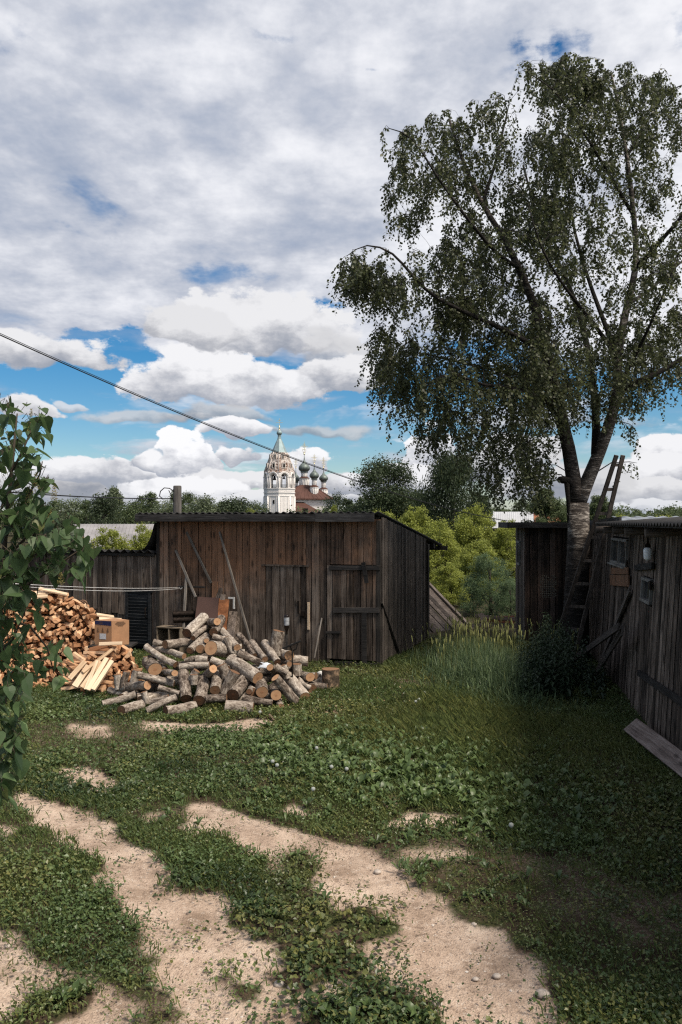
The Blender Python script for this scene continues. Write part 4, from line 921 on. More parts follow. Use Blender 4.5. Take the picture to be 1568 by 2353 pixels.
# ================================================================ log pile
def bark_mat():
    m, b, o = newmat('bark'); r, g, w = attr(); co = objco(); x, y, z = xyz(co); p = comb(x + g * 9.0, y + g * 5.0, z * .55 + r * 3.0)
    n = noise(p, 17.0, 6, .70, .6); n2 = noise(p, 48.0, 4, .7); cr = vor(comb(x * 1.0, y * 1.0, z * .35 + g * 4.0), 30.0, 1, .6)
    c = ramp(n * .62 + n2 * .38 + (r - .5) * .16, (.37, (.030, .021, .015)), (.45, (.135, .105, .085)), (.54, (.285, .240, .200)), (.66, (.54, .48, .415)))
    c = mix((1.0 - sstep(.03, .16, cr)) * .75 * sstep(.45, .6, n), c, (.030, .023, .018))
    link(c, b.inputs['Base Color']); b.inputs['Roughness'].default_value = .9; bump(b, n * 1.2 + n2 * .6 + cr * .5, .9, .012); return m
def cut_mat():
    m, b, o = newmat('cut_wood'); r, g, w = attr(); x, y, z = xyz(objco())
    # Col.g = distance from the pith, Col.r = tone (0 brown .. 1 pale orange)
    n = noise(objco(), 14.0, 5, .65); rings = E.m('SINE', (g + (n - .5) * .12) * 60.0) * .5 + .5
    c = mix(r, (.050, .026, .017), (.54, .32, .18)); c = mix(rings * .22, c, (.10, .045, .02)); c = mix(sstep(.42, .75, n) * .35, c, (.16, .06, .025))
    c = mix((1.0 - sstep(.05, .45, g + (n - .5) * .3)) * .35, c, (.22, .075, .03)); c = mix(sstep(.93, .97, g), c, (.05, .035, .025))
    link(c, b.inputs['Base Color']); b.inputs['Roughness'].default_value = .85; bump(b, rings * .3 + n, .4, .004); return m
M['bark'] = bark_mat(); M['cut'] = cut_mat()
def make_log(a, b, r, tone, label, group, i, near='b'):
    a = np.array(a, float); b = np.array(b, float); L = np.linalg.norm(b - a); d = norm(b - a); ref = norm(np.cross(d, (0.1, .2, 1))); u = np.cross(d, ref); seg = 16; ns = 8
    rr = random.Random(i * 13 + 5); ph = rr.random() * 9; tone2 = rr.random(); vs = []; bowd = (ref * rr.uniform(-1, 1) + u * rr.uniform(-1, 1)) * L * .03
    tap = rr.uniform(.90, 1.0); squash = rr.uniform(.9, 1.0); knots = [(rr.random() * 6.28, rr.uniform(.15, .85)) for _ in range(rr.choice((0, 1, 1, 2)))]
    def ring(t, rad, wobble=1.0):
        out = []
        for k in range(seg):
            an = 2 * math.pi * k / seg; q = rad * (1 + wobble * .11 * (fbm(math.cos(an) * 1.4 + ph, math.sin(an) * 1.4 + t * 3.2 + ph, 3) - .5) * 2)
            for ka, kt in knots:
                da = min(abs(an - ka), 6.283 - abs(an - ka)); q += rad * .28 * math.exp(-(da / .28) ** 2 - ((t - kt) / .06) ** 2) * wobble
            out.append((np.array([math.cos(an), math.sin(an) * squash]), q))
        return out
    cen = lambda t: (t - .5) * L * d + bowd * math.sin(math.pi * t)
    rings = []
    for s_ in range(ns + 1):
        t = s_ / ns; rad = r * (1 - (1 - tap) * t if near == 'b' else tap + (1 - tap) * t); rg = ring(t, rad); rings.append(rg)
        for cs, q in rg: vs.append(cen(t) + (ref * cs[0] + u * cs[1]) * q)
    mb = MB(); fs = [[s_ * seg + k, s_ * seg + (k + 1) % seg, (s_ + 1) * seg + (k + 1) % seg, (s_ + 1) * seg + k] for s_ in range(ns) for k in range(seg)]
    # rotate into a log frame so bark shader runs along z
    B3 = np.column_stack([ref, u, d]); loc = (a + b) / 2
    mb.add(np.array(vs) @ B3, fs, (tone2, rr.random(), 0), True)
    # far end capped in the bark mesh, visible end a part of its own
    endring = {'b': ns, 'a': 0}[near]; far = ns - endring
    def cap(ei, mb2):
        base = [v for v in (np.array(vs) @ B3)[ei * seg:(ei + 1) * seg]]; c = sum(base) / seg; sgn = 1 if ei else -1; base = [q + np.array([0, 0, .0015 * sgn]) for q in base]; tilt = rr.uniform(-.12, .12)
        pts = [c + np.array([0, 0, .002 * sgn])]; cols = [(tone, 0, 0)]
        for f_ in (.33, .66, 1.0):
            for q in base: pts.append(c + (q - c) * f_ * (.985 if f_ == 1 else 1)); cols.append((tone, f_ * (.99 if f_ == 1 else 1), 0))
        fs2 = [[0, 1 + k, 1 + (k + 1) % seg] for k in range(seg)] + [[1 + l * seg + k, 1 + (l + 1) * seg + k, 1 + (l + 1) * seg + (k + 1) % seg, 1 + l * seg + (k + 1) % seg] for l in (0, 1) for k in range(seg)]
        if not ei: fs2 = [f[::-1] for f in fs2]
        n0 = mb2.n; mb2.add(pts, fs2, (0, 0, 0), False, mi=1 if mb2 is mb else 0); mb2.c[n0:] = cols
    cap(far, mb)
    o = mb.build('log', [M['bark'], M['cut']]); o.matrix_world = Matrix.Translation(Vector(loc)) @ Matrix(B3.tolist()).to_4x4()
    m2 = MB(); cap(endring, m2); m2.build('cut_end', M['cut'], o)
    tag(o, label, 'log', group); return o
C3 = lambda x, y: (700 + x * .3508, 2250 + y * .3508)
C4 = lambda x, y: (380 + x * .2806, 2400 + y * .2806)
LG = [ # crop, a, b, width, near, tone (None = no cut shown)
 (4,600,95,995,335,95,'b',.25),(4,700,110,1110,225,92,'b',.45),(4,640,300,722,400,205,'b',.62),(4,820,455,985,450,100,'b',.8),(4,490,475,975,590,102,'n',.3),
 (4,345,430,290,640,92,'n',.3),(4,215,470,230,660,100,'n',.3),(4,480,410,430,600,110,'n',.3),(4,250,665,620,612,130,'b',.85),(4,20,865,460,728,100,'b',.95),
 (4,540,870,270,945,138,'b',.2),(4,610,955,1010,770,95,'n',.4),(4,1250,890,860,955,150,'b',.12),(4,650,845,900,765,82,'n',.3),(4,765,640,1045,720,82,'n',.3),
 (4,1100,430,1135,790,155,'b',.1),(4,1365,545,1310,815,175,'b',.12),(4,1240,470,1240,600,105,'n',.3),(4,1050,370,1445,340,105,'n',.3),(4,1120,290,1500,195,88,'n',.4),
 (4,1330,545,1500,392,122,'b',.98),(4,1240,20,855,65,128,'b',.35),(4,1350,-10,1185,150,95,'b',.15),(4,700,30,820,60,90,'n',.3),(4,590,230,600,350,62,'n',.3),(4,570,700,620,860,95,'n',.3),
 (3,470,545,262,520,178,'b',.9),(3,325,780,305,968,118,'b',.3),(3,185,190,5,360,125,'b',.12),(3,215,240,330,235,90,'b',.9),(3,375,205,288,350,98,'b',.15),(3,235,290,70,410,62,'b',.15),
 (3,215,395,40,545,95,'b',.2),(3,200,470,150,530,112,'b',.4),(3,230,420,215,440,58,'b',.8),(3,375,330,543,512,88,'b',.9),(3,560,375,725,600,68,'b',.3),(3,700,455,840,638,78,'b',.35),
 (3,835,460,975,668,90,'b',.08),(3,990,335,945,590,135,'n',.3),(3,1005,580,1102,598,115,'b',.75),(3,990,672,1100,690,65,'b',.4),(3,1120,655,1300,662,115,'n',.3),(3,555,570,820,690,78,'n',.3),
 (3,480,650,762,840,158,'b',.7),(3,990,800,895,725,80,'b',.65),(3,1075,790,950,710,85,'n',.3),(3,375,700,425,830,118,'n',.3),(3,520,775,405,1000,125,'n',.2),(3,640,825,497,1020,145,'b',.12),
 (3,780,870,810,990,148,'b',.55),(3,930,950,960,1022,125,'b',.85),(3,950,835,1165,1090,112,'a',.9),(3,1075,810,1265,1040,125,'b',.9),(3,1200,800,1325,830,112,'b',.7),
 (3,600,1050,920,1105,85,'n',.3),(3,420,1150,715,1165,150,'n',.4),(3,215,1065,430,1050,88,'n',.3),(3,985,1080,1010,1145,76,'b',.65),(3,1180,690,1180,810,110,'n',.3),(3,1190,850,1320,945,65,'n',.3),
 (3,700,910,670,985,68,'b',.15),(3,260,640,390,690,76,'n',.2),(3,425,400,490,570,70,'n',.3),(3,280,400,440,440,75,'n',.3),(3,45,860,110,760,90,'n',.3),(3,1040,700,1080,840,80,'n',.3),(3,100,640,230,640,88,'n',.3)]
def pile_depth(x, y):
    yb_ = 9.95 + max(0, x - 1000) / 230 * 1.25 + max(0, 620 - x) / 220 * .75
    ybase = 1960 + 2.4 * 2988 / yb_
    return yb_ + max(0, ybase - y) * .0041
used_lab = {}
def log_label(x, y, w, near, tone, ang):
    th = 'thick' if w > 50 else ('thin' if w < 27 else 'medium')
    cut = {None: 'no cut face showing'}.get(None)
    cutw = 'cut end hidden' if near == 'n' else ('pale orange cut end' if tone > .8 else 'orange cut end' if tone > .5 else 'brown cut end' if tone > .22 else 'dark cut end')
    tl = 'lying level' if abs(ang) < 15 else ('standing steep' if abs(ang) > 60 else ('sloping down rightwards' if ang > 0 else 'sloping down leftwards'))
    col = 'far left' if x < 520 else 'left' if x < 680 else 'centre left' if x < 800 else 'centre' if x < 920 else 'centre right' if x < 1030 else 'right' if x < 1120 else 'far right'
    row = 'top' if y < 2390 else 'upper' if y < 2460 else 'middle' if y < 2535 else 'lower' if y < 2600 else 'bottom'
    s_ = f'{th} grey log {tl}, {cutw}, {row} row, {col} of pile'
    k = used_lab.get(s_, 0); used_lab[s_] = k + 1
    return s_ if k == 0 else s_.replace('grey log', ['', 'rough grey log', 'short grey log', 'mottled grey log'][k])
K = 2988.0
for i, (cr, ax, ay, bx, by, w, near, tone) in enumerate(LG):
    f_ = C3 if cr == 3 else C4; sc_ = .3508 if cr == 3 else .2806
    a, b = f_(ax, ay), f_(bx, by); wpx = w * sc_; mx, my = (a[0] + b[0]) / 2, (a[1] + b[1]) / 2
    Y = pile_depth(mx, my + wpx * .3); r = wpx / 2 / K * Y
    def W(p, Yq): return np.array([(p[0] - 1280) / K * Yq, Yq, H + (1960 - p[1]) / K * Yq])
    A, B = W(a, Y), W(b, Y); pl = np.linalg.norm(B - A); Lr = .56 if near != 'n' else max(pl * 1.03, min(.56, pl * 1.15))
    if near == 'n': dz = 0.0
    else: dz = math.sqrt(max(0, Lr ** 2 - pl ** 2)) * (1 if near == 'b' else -1)
    dz = max(-.5, min(.5, dz))
    # keep both ends at their picture places
    Ya, Yb = Y + dz * .75, Y - dz * .25
    A, B = W(a, Ya), W(b, Yb)
    lo = min(A[2], B[2]) - r * .8
    if lo < -.01:                                       # pull along the sight lines until it rests on the ground
        for q in (0, 1):
            p, Yq = ((a, Ya), (b, Yb))[q]; z_ = H + (1960 - p[1]) / K * Yq
            if z_ < r * .8:
                Yn = (H - r * .8) * K / (p[1] - 1960)
                if q == 0: A = W(a, Yn)
                else: B = W(b, Yn)
    ang = math.degrees(math.atan2(by - ay, bx - ax)); ang = ang - 180 if ang > 90 else ang + 180 if ang < -90 else ang
    make_log(A, B, r, tone, log_label(mx, my, wpx, near, tone, ang), 'logs in the heaped pile', i, 'b' if near == 'n' else near)
# logs underneath that hold the heap up
for i in range(44):
    rr = random.Random(900 + i); x = rr.uniform(470, 1180); hmax = 2330 + abs(x - 830) * .42; y = rr.uniform(hmax + 70, 2640 - max(0, x - 950) * .15)
    Y = pile_depth(x, y) + .26 + rr.random() * .12; c = np.array([(x - 1280) / K * Y, Y, max(.07, H + (1960 - y) / K * Y)]); an = rr.uniform(-.5, .5) + (1.57 if rr.random() < .4 else 0)
    d = np.array([math.cos(an), math.sin(an), rr.uniform(-.15, .15)]) * .27; 
    if c[2] - .05 < abs(d[2]): d[2] = 0
    make_log(c + d, c - d, rr.uniform(.045, .075), .25, 'shadowed grey log deep inside the pile behind the front logs', 'logs deep inside the pile', 200 + i)
# chopping block
q = G(759, 1588); cb = empty('chopping_block', q, 0, 'upright sawn chopping block with torn bark right of the log pile', 'chopping block')
mb = MB(); n = 22; vs = []
for s_ in range(6):
    for k in range(n):
        an = 2 * math.pi * k / n; r = .125 * (1 + .08 * math.sin(an * 3 + 1) + .02 * s_ * (s_ < 1)) * (1.06 if s_ == 0 else 1); vs.append((r * math.cos(an), r * math.sin(an), .315 * s_ / 5))
mb.add(vs, [[s_ * n + k, s_ * n + (k + 1) % n, (s_ + 1) * n + (k + 1) % n, (s_ + 1) * n + k] for s_ in range(5) for k in range(n)], (.2, .4, 0), True)
m, b_, o_ = newmat('stump_bark'); nn = noise(objco(), 9, 5, .65); link(ramp(nn, (.38, (.030, .022, .017)), (.52, (.09, .065, .045)), (.62, (.30, .20, .13))), b_.inputs['Base Color']); b_.inputs['Roughness'].default_value = .9; bump(b_, nn, .8, .02)
mb.build('stump_bark', m, cb)
mb = MB(); pts = [(0, 0, .317)] + [(v[0] * .985 * f_, v[1] * .985 * f_, .3165) for f_ in (.5, 1) for v in vs[-n:]]
mb.add(pts, [[0, 1 + k, 1 + (k + 1) % n] for k in range(n)] + [[1 + k, 1 + n + k, 1 + n + (k + 1) % n, 1 + (k + 1) % n] for k in range(n)], (.32, .4, 0)); mb.build('cut_top', M['cut'], cb)
# bottle upside down on a stake
M['steel'] = simple('dark_steel', (.03, .028, .027), .5, .7, .3, 20)
bs = empty('bottle_stake', P(659, 1525, 11.15) * (1, 1, 0), 0, 'dark plastic bottle stuck upside down on an iron stake in the log pile', 'bottle on a stake')
zb = H + (1200 - 1457) / F * 11.15; mb = MB(); mb.tube([(0, 0, 0.0), (.003, 0, zb + .1)], .008, 8); mb.build('stake', M['steel'], bs)
mb = MB(); mb.lathe([(.012, .0), (.014, .03), (.016, .04), (.034, .09), (.037, .12), (.036, .15), (.037, .24), (.035, .26), (.024, .275), (.0, .268)], (.0, 0, zb), 20); mb.build('bottle', simple('brown_plastic', (.012, .008, .007), .15), bs)
mb = MB(); mb.lathe([(.0375, .125), (.0378, .235)], (.0, 0, zb), 20, cap=False); mb.build('bottle_label', simple('torn_label', (.30, .31, .33), .6, 0, .35, 30), bs)
# iron driving tool: bar with a forked head plate
q = P(672, 1500, 10.9); it = empty('iron_spike', q * (1, 1, 0), 0, 'black iron spike with a hooked grip standing in the right of the log pile', 'iron tool')
zt = H + (1200 - 1478) / F * 10.9; mb = MB(); mb.tube([(0, 0, 0), (0, 0, zt - .12), (.0, 0, zt - .1)], .010, 8); mb.build('shaft', M['steel'], it)
mb = MB(); mb.bar((-.13, 0, zt - .07), (.12, 0, zt + .03), .05, .022, (0, 0, 0), bev=.004); mb.tube([(0, 0, zt - .11), (-.03, 0, zt - .05), (.0, 0, zt - .0)], .009, 7); mb.tube([(0, 0, zt - .11), (.05, 0, zt - .08), (.07, 0, zt - .02), (.05, 0, zt + .02)], .009, 7); mb.build('grip', M['steel'], it)
# plastic bag scraps
M['bag'] = simple('plastic_bag', (.50, .53, .58), .35, 0, .25, 25)
def rag(px, py, Y, s, mat, label):
    mb = MB(); n = 9; vs = []
    for i in range(n):
        for j in range(n): x, y = (i / (n - 1) - .5), (j / (n - 1) - .5); e = .35 * fbm(x * 5 + px, y * 5, 3); vs.append((x * s * (1 + .3 * math.sin(9 * y)), y * s * .7, s * (e - (x * x + y * y) * .9) + .0))
    mb.add(vs, [[i * n + j, (i + 1) * n + j, (i + 1) * n + j + 1, i * n + j + 1] for i in range(n - 1) for j in range(n - 1)], (0, 0, 0), True); o = mb.build('plastic_bag', mat, loc=P(px, py, Y)); o.rotation_euler.x = .5
    md = o.modifiers.new('t', 'SOLIDIFY'); md.thickness = .004; tag(o, label, 'bag')
rag(607, 1527, 10.75, .16, M['bag'], 'crumpled pale blue plastic bag among the logs'); rag(741, 1547, 11.6, .14, M['white'], 'crumpled white plastic bag left of the chopping block')
# ================================================================ split firewood
def billet_mesh(i, L=.34, r=.052):
    rr = random.Random(i); ang0, ang1 = 0, rr.choice((1.4, 1.6, 2.0, 2.4, 3.0)); n = 5
    pr = [(0, 0)] + [(math.cos(ang0 + (ang1 - ang0) * k / (n - 1)), math.sin(ang0 + (ang1 - ang0) * k / (n - 1))) for k in range(n)]
    if rr.random() < .35: pr = [(-.45, -.35), (.5, -.4), (.55, .35), (-.4, .45)]
    cx_ = sum(p[0] for p in pr) / len(pr); cy_ = sum(p[1] for p in pr) / len(pr); pr = [((p[0] - cx_) * r * rr.uniform(.9, 1.1), (p[1] - cy_) * r * rr.uniform(.9, 1.1)) for p in pr]; m_ = len(pr)
    tw = rr.uniform(-.25, .25); mb = MB()
    def R(p, a): return (p[0] * math.cos(a) - p[1] * math.sin(a), p[0] * math.sin(a) + p[1] * math.cos(a))
    secs = []; 
    for s_ in range(4): t = s_ / 3; secs += [(R(p, tw * t)[0] * (1 + .06 * rr.uniform(-1, 1)), (t - .5) * L + (rr.uniform(-.006, .006) if s_ in (0, 3) else 0), R(p, tw * t)[1] * (1 + .06 * rr.uniform(-1, 1))) for p in pr]
    tone = rr.random()
    fs = [[s_ * m_ + k, (s_ + 1) * m_ + k, (s_ + 1) * m_ + (k + 1) % m_, s_ * m_ + (k + 1) % m_] for s_ in range(3) for k in range(m_)]
    mb.add(secs, fs + [list(range(m_)), [3 * m_ + k for k in range(m_)][::-1]], (tone, rr.random(), 0)); return mb
m, b_, o_ = newmat('split_wood'); r_, g_, w_ = attr(); oi = E.nt.nodes.new('ShaderNodeObjectInfo'); ornd = E(oi.outputs['Random']); x, y, z = xyz(objco())
gr = noise(comb(x + ornd * 31.0, y * .06, z + g_ * 7.0), 60, 4, .65); bl = noise(objco(), 9, 4, .6); t_ = E.m('FRACT', ornd * 7.31 + r_ * .37 + g_ * 3.7)
c = ramp(t_, (0, (.20, .090, .042)), (.3, (.40, .21, .108)), (.7, (.58, .35, .20)), (1, (.72, .50, .32))); c = mix(sstep(.45, .8, gr) * .4, c, (.22, .10, .05)); c = mix(sstep(.55, .72, bl) * sstep(.7, .75, t_ * .6 + bl * .5), c, (.12, .10, .085))
link(c, b_.inputs['Base Color']); b_.inputs['Roughness'].default_value = .85; bump(b_, gr, .5, .004); M['split'] = m
variants = []
for i in range(14):
    o = billet_mesh(i).build('split_log', M['split']); variants.append(o.data); bpy.data.objects.remove(o)
def heap_front(zone):
    return None
BIG = []      # (position, roll, pitch/yaw) seen on the face of the big stack
def stack_top(px):                                       # outline of the big stack, 1568-frame
    pts = [(-260, 1340), (40, 1385), (60, 1358), (125, 1358), (165, 1375), (190, 1382), (217, 1405), (221, 1428)]
    for (x0, y0), (x1, y1) in zip(pts, pts[1:]):
        if px <= x1: return y0 + (y1 - y0) * (px - x0) / (x1 - x0)
    return 1600
def stack_depth(px, py): return 11.75 - max(0, 120 - px) * .0038 + (1585 - py) * .0022
rr = random.Random(4); pos = []
py = 1588
while py > 1345:
    px = -240 + rr.uniform(-6, 6)
    while px < 222:
        x, y = px + rr.uniform(-3, 3), py + rr.uniform(-3.5, 3.5)
        if y > stack_top(x) + 3 and not (x > 165 and y > 1490 - (x - 165) * .2 and False): pos.append((x, y))
        px += 11.3 * rr.uniform(.85, 1.2)
    py -= 9.6
billets = []
for x, y in pos:
    Y = stack_depth(x, y) + rr.uniform(-.05, .06); billets.append((P(x, y, Y), rr.uniform(0, 6.28), rr.gauss(.25, .35), rr.gauss(0, .12), rr.uniform(.8, 1.2)))
# small stack in front of the carton
def small_top(px):
    pts = [(160, 1520), (215, 1492), (255, 1478), (283, 1480), (300, 1502), (318, 1545), (322, 1590)]
    for (x0, y0), (x1, y1) in zip(pts, pts[1:]):
        if px <= x1: return y0 + (y1 - y0) * max(0, (px - x0)) / (x1 - x0)
    return 1600
sp = []; py = 1582
while py > 1470:
    px = 166
    while px < 318:
        x, y = px + rr.uniform(-3, 3), py + rr.uniform(-3, 3)
        if y > small_top(x) + 2: sp.append((x, y))
        px += 12.5 * rr.uniform(.85, 1.2)
    py -= 10.0
small = [(P(x, y, 11.15 + (1585 - y) * .0035 + rr.uniform(-.05, .05)), rr.uniform(0, 6.28), rr.gauss(.3 if x > 255 else 1.1, .35), rr.gauss(0, .1), rr.uniform(.85, 1.25)) for x, y in sp]
def face_key(t): return -abs(P(784, 1200, 1)[0]) 
vis = [b for b in billets if (b[0][0] / b[0][1]) * F + CX > -5]; rest = [b for b in billets if (b[0][0] / b[0][1]) * F + CX <= -5]
rr.shuffle(vis); n_ind = 300 - len(small); ind, over = vis[:n_ind], vis[n_ind:]
def place_billet(b, me, label, group):
    o = bpy.data.objects.new('split_log', me); COL.objects.link(o); o.location = b[0]; o.rotation_mode = 'YXZ' if False else 'XYZ'
    Rm = Matrix.Rotation(b[2], 4, 'Z') @ Matrix.Rotation(b[3], 4, 'X') @ Matrix.Rotation(b[1], 4, 'Y'); o.matrix_world = Matrix.Translation(Vector(b[0])) @ Rm @ Matrix.Diagonal((b[4], 1, b[4], 1)); tag(o, label, 'firewood', group)
def where(b, x0, x1, y0, y1, xs, ys):
    px = b[0][0] / b[0][1] * F + CX; py = CY + (H - b[0][2]) / b[0][1] * F
    return xs[min(2, max(0, int((px - x0) / (x1 - x0) * 3)))], ys[min(2, max(0, int((py - y0) / (y1 - y0) * 3)))]
for k, b in enumerate(ind):
    h_, v_ = where(b, 0, 222, 1370, 1590, ('at its left behind the lilac', 'in its middle', 'at its right beside the carton'), ('near the top', 'half way up', 'near the ground')); place_billet(b, variants[k % 14], f'split firewood billet {v_} of the big stack, {h_}', 'billets in the big firewood stack')
for k, b in enumerate(small):
    h_, v_ = where(b, 160, 322, 1475, 1590, ('left side', 'middle', 'right side towards the logs'), ('top', 'mid-height', 'foot')); place_billet(b, variants[(k * 5) % 14], f'split firewood billet at the {v_} of the small heap, {h_}', 'billets in the small firewood heap')
def merged(bs, name, label):
    vs, cs, fs = [], [], []; mb = MB()
    for k, b in enumerate(bs):
        src = variants[k % 14]; v = np.array([tuple(q.co) for q in src.vertices]); Rm = np.array(Matrix.Rotation(b[2], 3, 'Z') @ Matrix.Rotation(b[3], 3, 'X') @ Matrix.Rotation(b[1], 3, 'Y')); v = v * (b[4], 1, b[4]) @ Rm.T + b[0]
        mb.add(v, [list(p.vertices) for p in src.polygons], (rr.random(), rr.random(), 0))
    tag(mb.build(name, M['split']), label, 'firewood', kind='stuff')
# rest of the big stack: billets behind and between the ones in front, and those out of frame
core = []
for x, y in pos:
    if y > stack_top(x) + 8: core.append((P(x, y, stack_depth(x, y) + .30), rr.uniform(0, 6.28), rr.gauss(.2, .3), 0, 1.35))
    if y > stack_top(x) + 14 and rr.random() < .5: core.append((P(x, y, stack_depth(x, y) + .62), rr.uniform(0, 6.28), rr.gauss(.2, .3), 0, 1.5))
core += [(P(x, y, 11.15 + (1585 - y) * .0035 + .28), rr.uniform(0, 6.28), rr.gauss(.2, .3), 0, 1.35) for x, y in sp if y > small_top(x) + 8]
merged(over + rest + core, 'firewood_mass', 'countless further split billets packed inside the firewood stacks')
def slat(name, a, b, Ya, Yb, w, t, label, tone, nrm=(0, -1, .4)):
    A, B = P(a[0], a[1], Ya), P(b[0], b[1], Yb); A[2] = max(A[2], .02); B[2] = max(B[2], .02)
    bar_w(name, A, B, w, t, M['pale'], label, 'firewood', (tone, rnd.random(), 0), nrm=nrm, group='long pale splits on the small heap')
for q in (((172, 1578), (205, 1530), 10.9, 11.1, .09, .03, 'widest pale split leaning at the left of the small heap', .8), ((188, 1580), (232, 1520), 10.85, 11.1, .06, .03, 'orange split leaning second from the left on the small heap', .5),
          ((197, 1585), (224, 1518), 10.8, 11.05, .05, .025, 'narrow split leaning third from the left on the small heap', .9), ((202, 1586), (246, 1512), 10.75, 11.1, .065, .03, 'bright long split leaning in the middle of the small heap', 1.0),
          ((214, 1586), (258, 1519), 10.72, 11.05, .06, .05, 'bright split with bark edge, rightmost leaning on the small heap', .95), ((228, 1480), (281, 1478), 11.35, 11.3, .05, .02, 'flat pale split lying on top of the small heap', 1.0),
          ((190, 1545), (262, 1490), 11.0, 11.35, .05, .03, 'orange split slanting across the upper small heap', .35), ((160, 1560), (196, 1520), 11.0, 11.15, .07, .03, 'short split at the outer left foot of the small heap', .6)):
    slat('long_split', *q)
for q in (((68, 1366), (130, 1358), 11.9, 12.2, .16, .03, 'broad pale slab lying on top of the big stack', .95), ((90, 1352), (155, 1366), 12.0, 12.1, .10, .025, 'slanting pale slab on top of the big stack', .9), ((60, 1374), (110, 1370), 11.8, 11.9, .09, .03, 'lowest pale slab at the left top of the big stack', .7),
          ((222, 1412), (262, 1418), 12.2, 12.3, .09, .03, 'pale scrap slab lying on the carton', .8), ((228, 1421), (280, 1424), 12.1, 12.2, .12, .012, 'thin pale board laid flat on the carton', .95)):
    slat('wood_slab', *q, nrm=(0, -.2, 1))
# carved board behind the stack
mb = MB(); 
for k in range(3):
    cx_ = -.13 + k * .13
    for r in (.065, .04): mb.tube([(cx_ + r * math.cos(t), 0, r * 1.1 * math.sin(t)) for t in np.linspace(0, math.pi, 10)], .011, 6, (.5, .2, .8))
mb.box((0, 0, -.04), (.46, .025, .07), (.6, .2, .8)); tag(mb.build('carved_board', wood('carved_wood', [(.07, .04, .025), (.17, .10, .065), (.27, .18, .12)], along='x', knots=False), loc=P(172, 1390, 12.3)), 'carved scalloped wooden board on the back of the big stack', 'carved board')
# ---------------------------------------------------------------- carton
YC = 11.75; L0 = P(218, 1425, YC); c0 = P(257, 1425, YC - .10); r0 = P(297, 1425, YC + .02); h = (1480 - 1424) / F * YC; hb = .33
cart = empty('cardboard_carton', (c0[0], c0[1], L0[2] - h), 0, 'brown cardboard carton with a blue printed band, corner towards the viewer', 'carton')
M['card'] = simple('cardboard', (.36, .20, .11), .8, 0, .10, 6); M['blueprint'] = simple('blue_print', (.018, .022, .075), .6); M['blackprint'] = simple('black_print', (.13, .075, .045), .7); M['label'] = simple('paper_label', (.52, .53, .56), .6, 0, .1, 40)
Lf = np.array([L0[0] - c0[0], L0[1] - c0[1], 0]); Rf = np.array([r0[0] - c0[0], r0[1] - c0[1], 0]); Bk = Lf + Rf + np.array([0, .14, 0]); base = [np.zeros(3), Rf, Bk, Lf]; mb = MB()
mb.add([p for p in base] + [p + (0, 0, h) for p in base], [[0, 1, 5, 4], [1, 2, 6, 5], [2, 3, 7, 6], [3, 0, 4, 7], [0, 3, 2, 1], [4, 5, 6, 7]]); mb.build('carton_body', M['card'], cart)
def onface(D, nrm, u0, u1, v0, v1, mb, off=.003):
    n = np.array(nrm) * off; mb.add([D * u0 + (0, 0, v0 * h) + n, D * u1 + (0, 0, v0 * h) + n, D * u1 + (0, 0, v1 * h) + n, D * u0 + (0, 0, v1 * h) + n], [[0, 1, 2, 3]])
nl = norm(np.cross(Lf, (0, 0, -1))); nr_ = norm(np.cross((0, 0, -1), Rf)); nl = nl if nl[1] < 0 else -nl; nr_ = nr_ if nr_[1] < 0 else -nr_
mb = MB(); vs = [Lf * .02 + (0, 0, h * .80) + nl * .003, Lf * .98 + (0, 0, h * .84) + nl * .003, Lf * .98 + (0, 0, h * .985) + nl * .003, Lf * .02 + (0, 0, h * .985) + nl * .003]; mb.add(vs, [[0, 1, 2, 3]]); mb.build('blue_band', M['blueprint'], cart)
mb = MB(); onface(Lf, nl, .32, .70, .24, .47, mb); mb.build('paper_label', M['label'], cart)
mb = MB(); 
for u in (.22, .52, .80):                                # pictograms on the front face
    for du, dv, su, sv in ((0, .52, .10, .05), (0, .57, .05, .10), (.0, .66, .035, .05), (.05, .55, .03, .06)): onface(Lf, nl, u + du - su / 2, u + du + su / 2, dv, dv + sv, mb, .0032 + .0003 * du)
for k, (w_, v) in enumerate(((.42, .94), (.56, .90), (.60, .86), (.45, .82), (.30, .78))): onface(Rf, nr_, .5 - w_ / 2, .5 + w_ / 2, v - .012, v + .01, mb)
for i in range(0):
    for j in range(4): onface(Rf, nr_, .22 + i * .24, .33 + i * .24, .14 + j * .15, .24 + j * .15 - .04 * ((i + j) % 2), mb)
for u0, v in ((.60, .93), (.48, .88)): onface(Lf, nl, .52, .52 + .4 * u0, v, v + .018, mb, .0045)
mb.build('printed_marks', M['blackprint'], cart)
mb = MB(); mb.box((0, 0, -.0), (.62, .42, .03), (.2, .3, 0)); q = np.array(cart.location) + (Bk / 2) ; mb2 = mb.build('pallet_top', M['darkbat'], loc=(q[0], q[1], q[2] - .018)); 
mb = MB(); mb.box((0, 0, -(q[2] - .03) / 2 - .015), (.5, .3, q[2] - .05), (.2, .3, 0)); mb.build('pallet_base', M['darkbat'], mb2); mb2.name = 'support_crate'; tag(mb2, 'dark crate under the cardboard carton behind the small heap', 'crate')
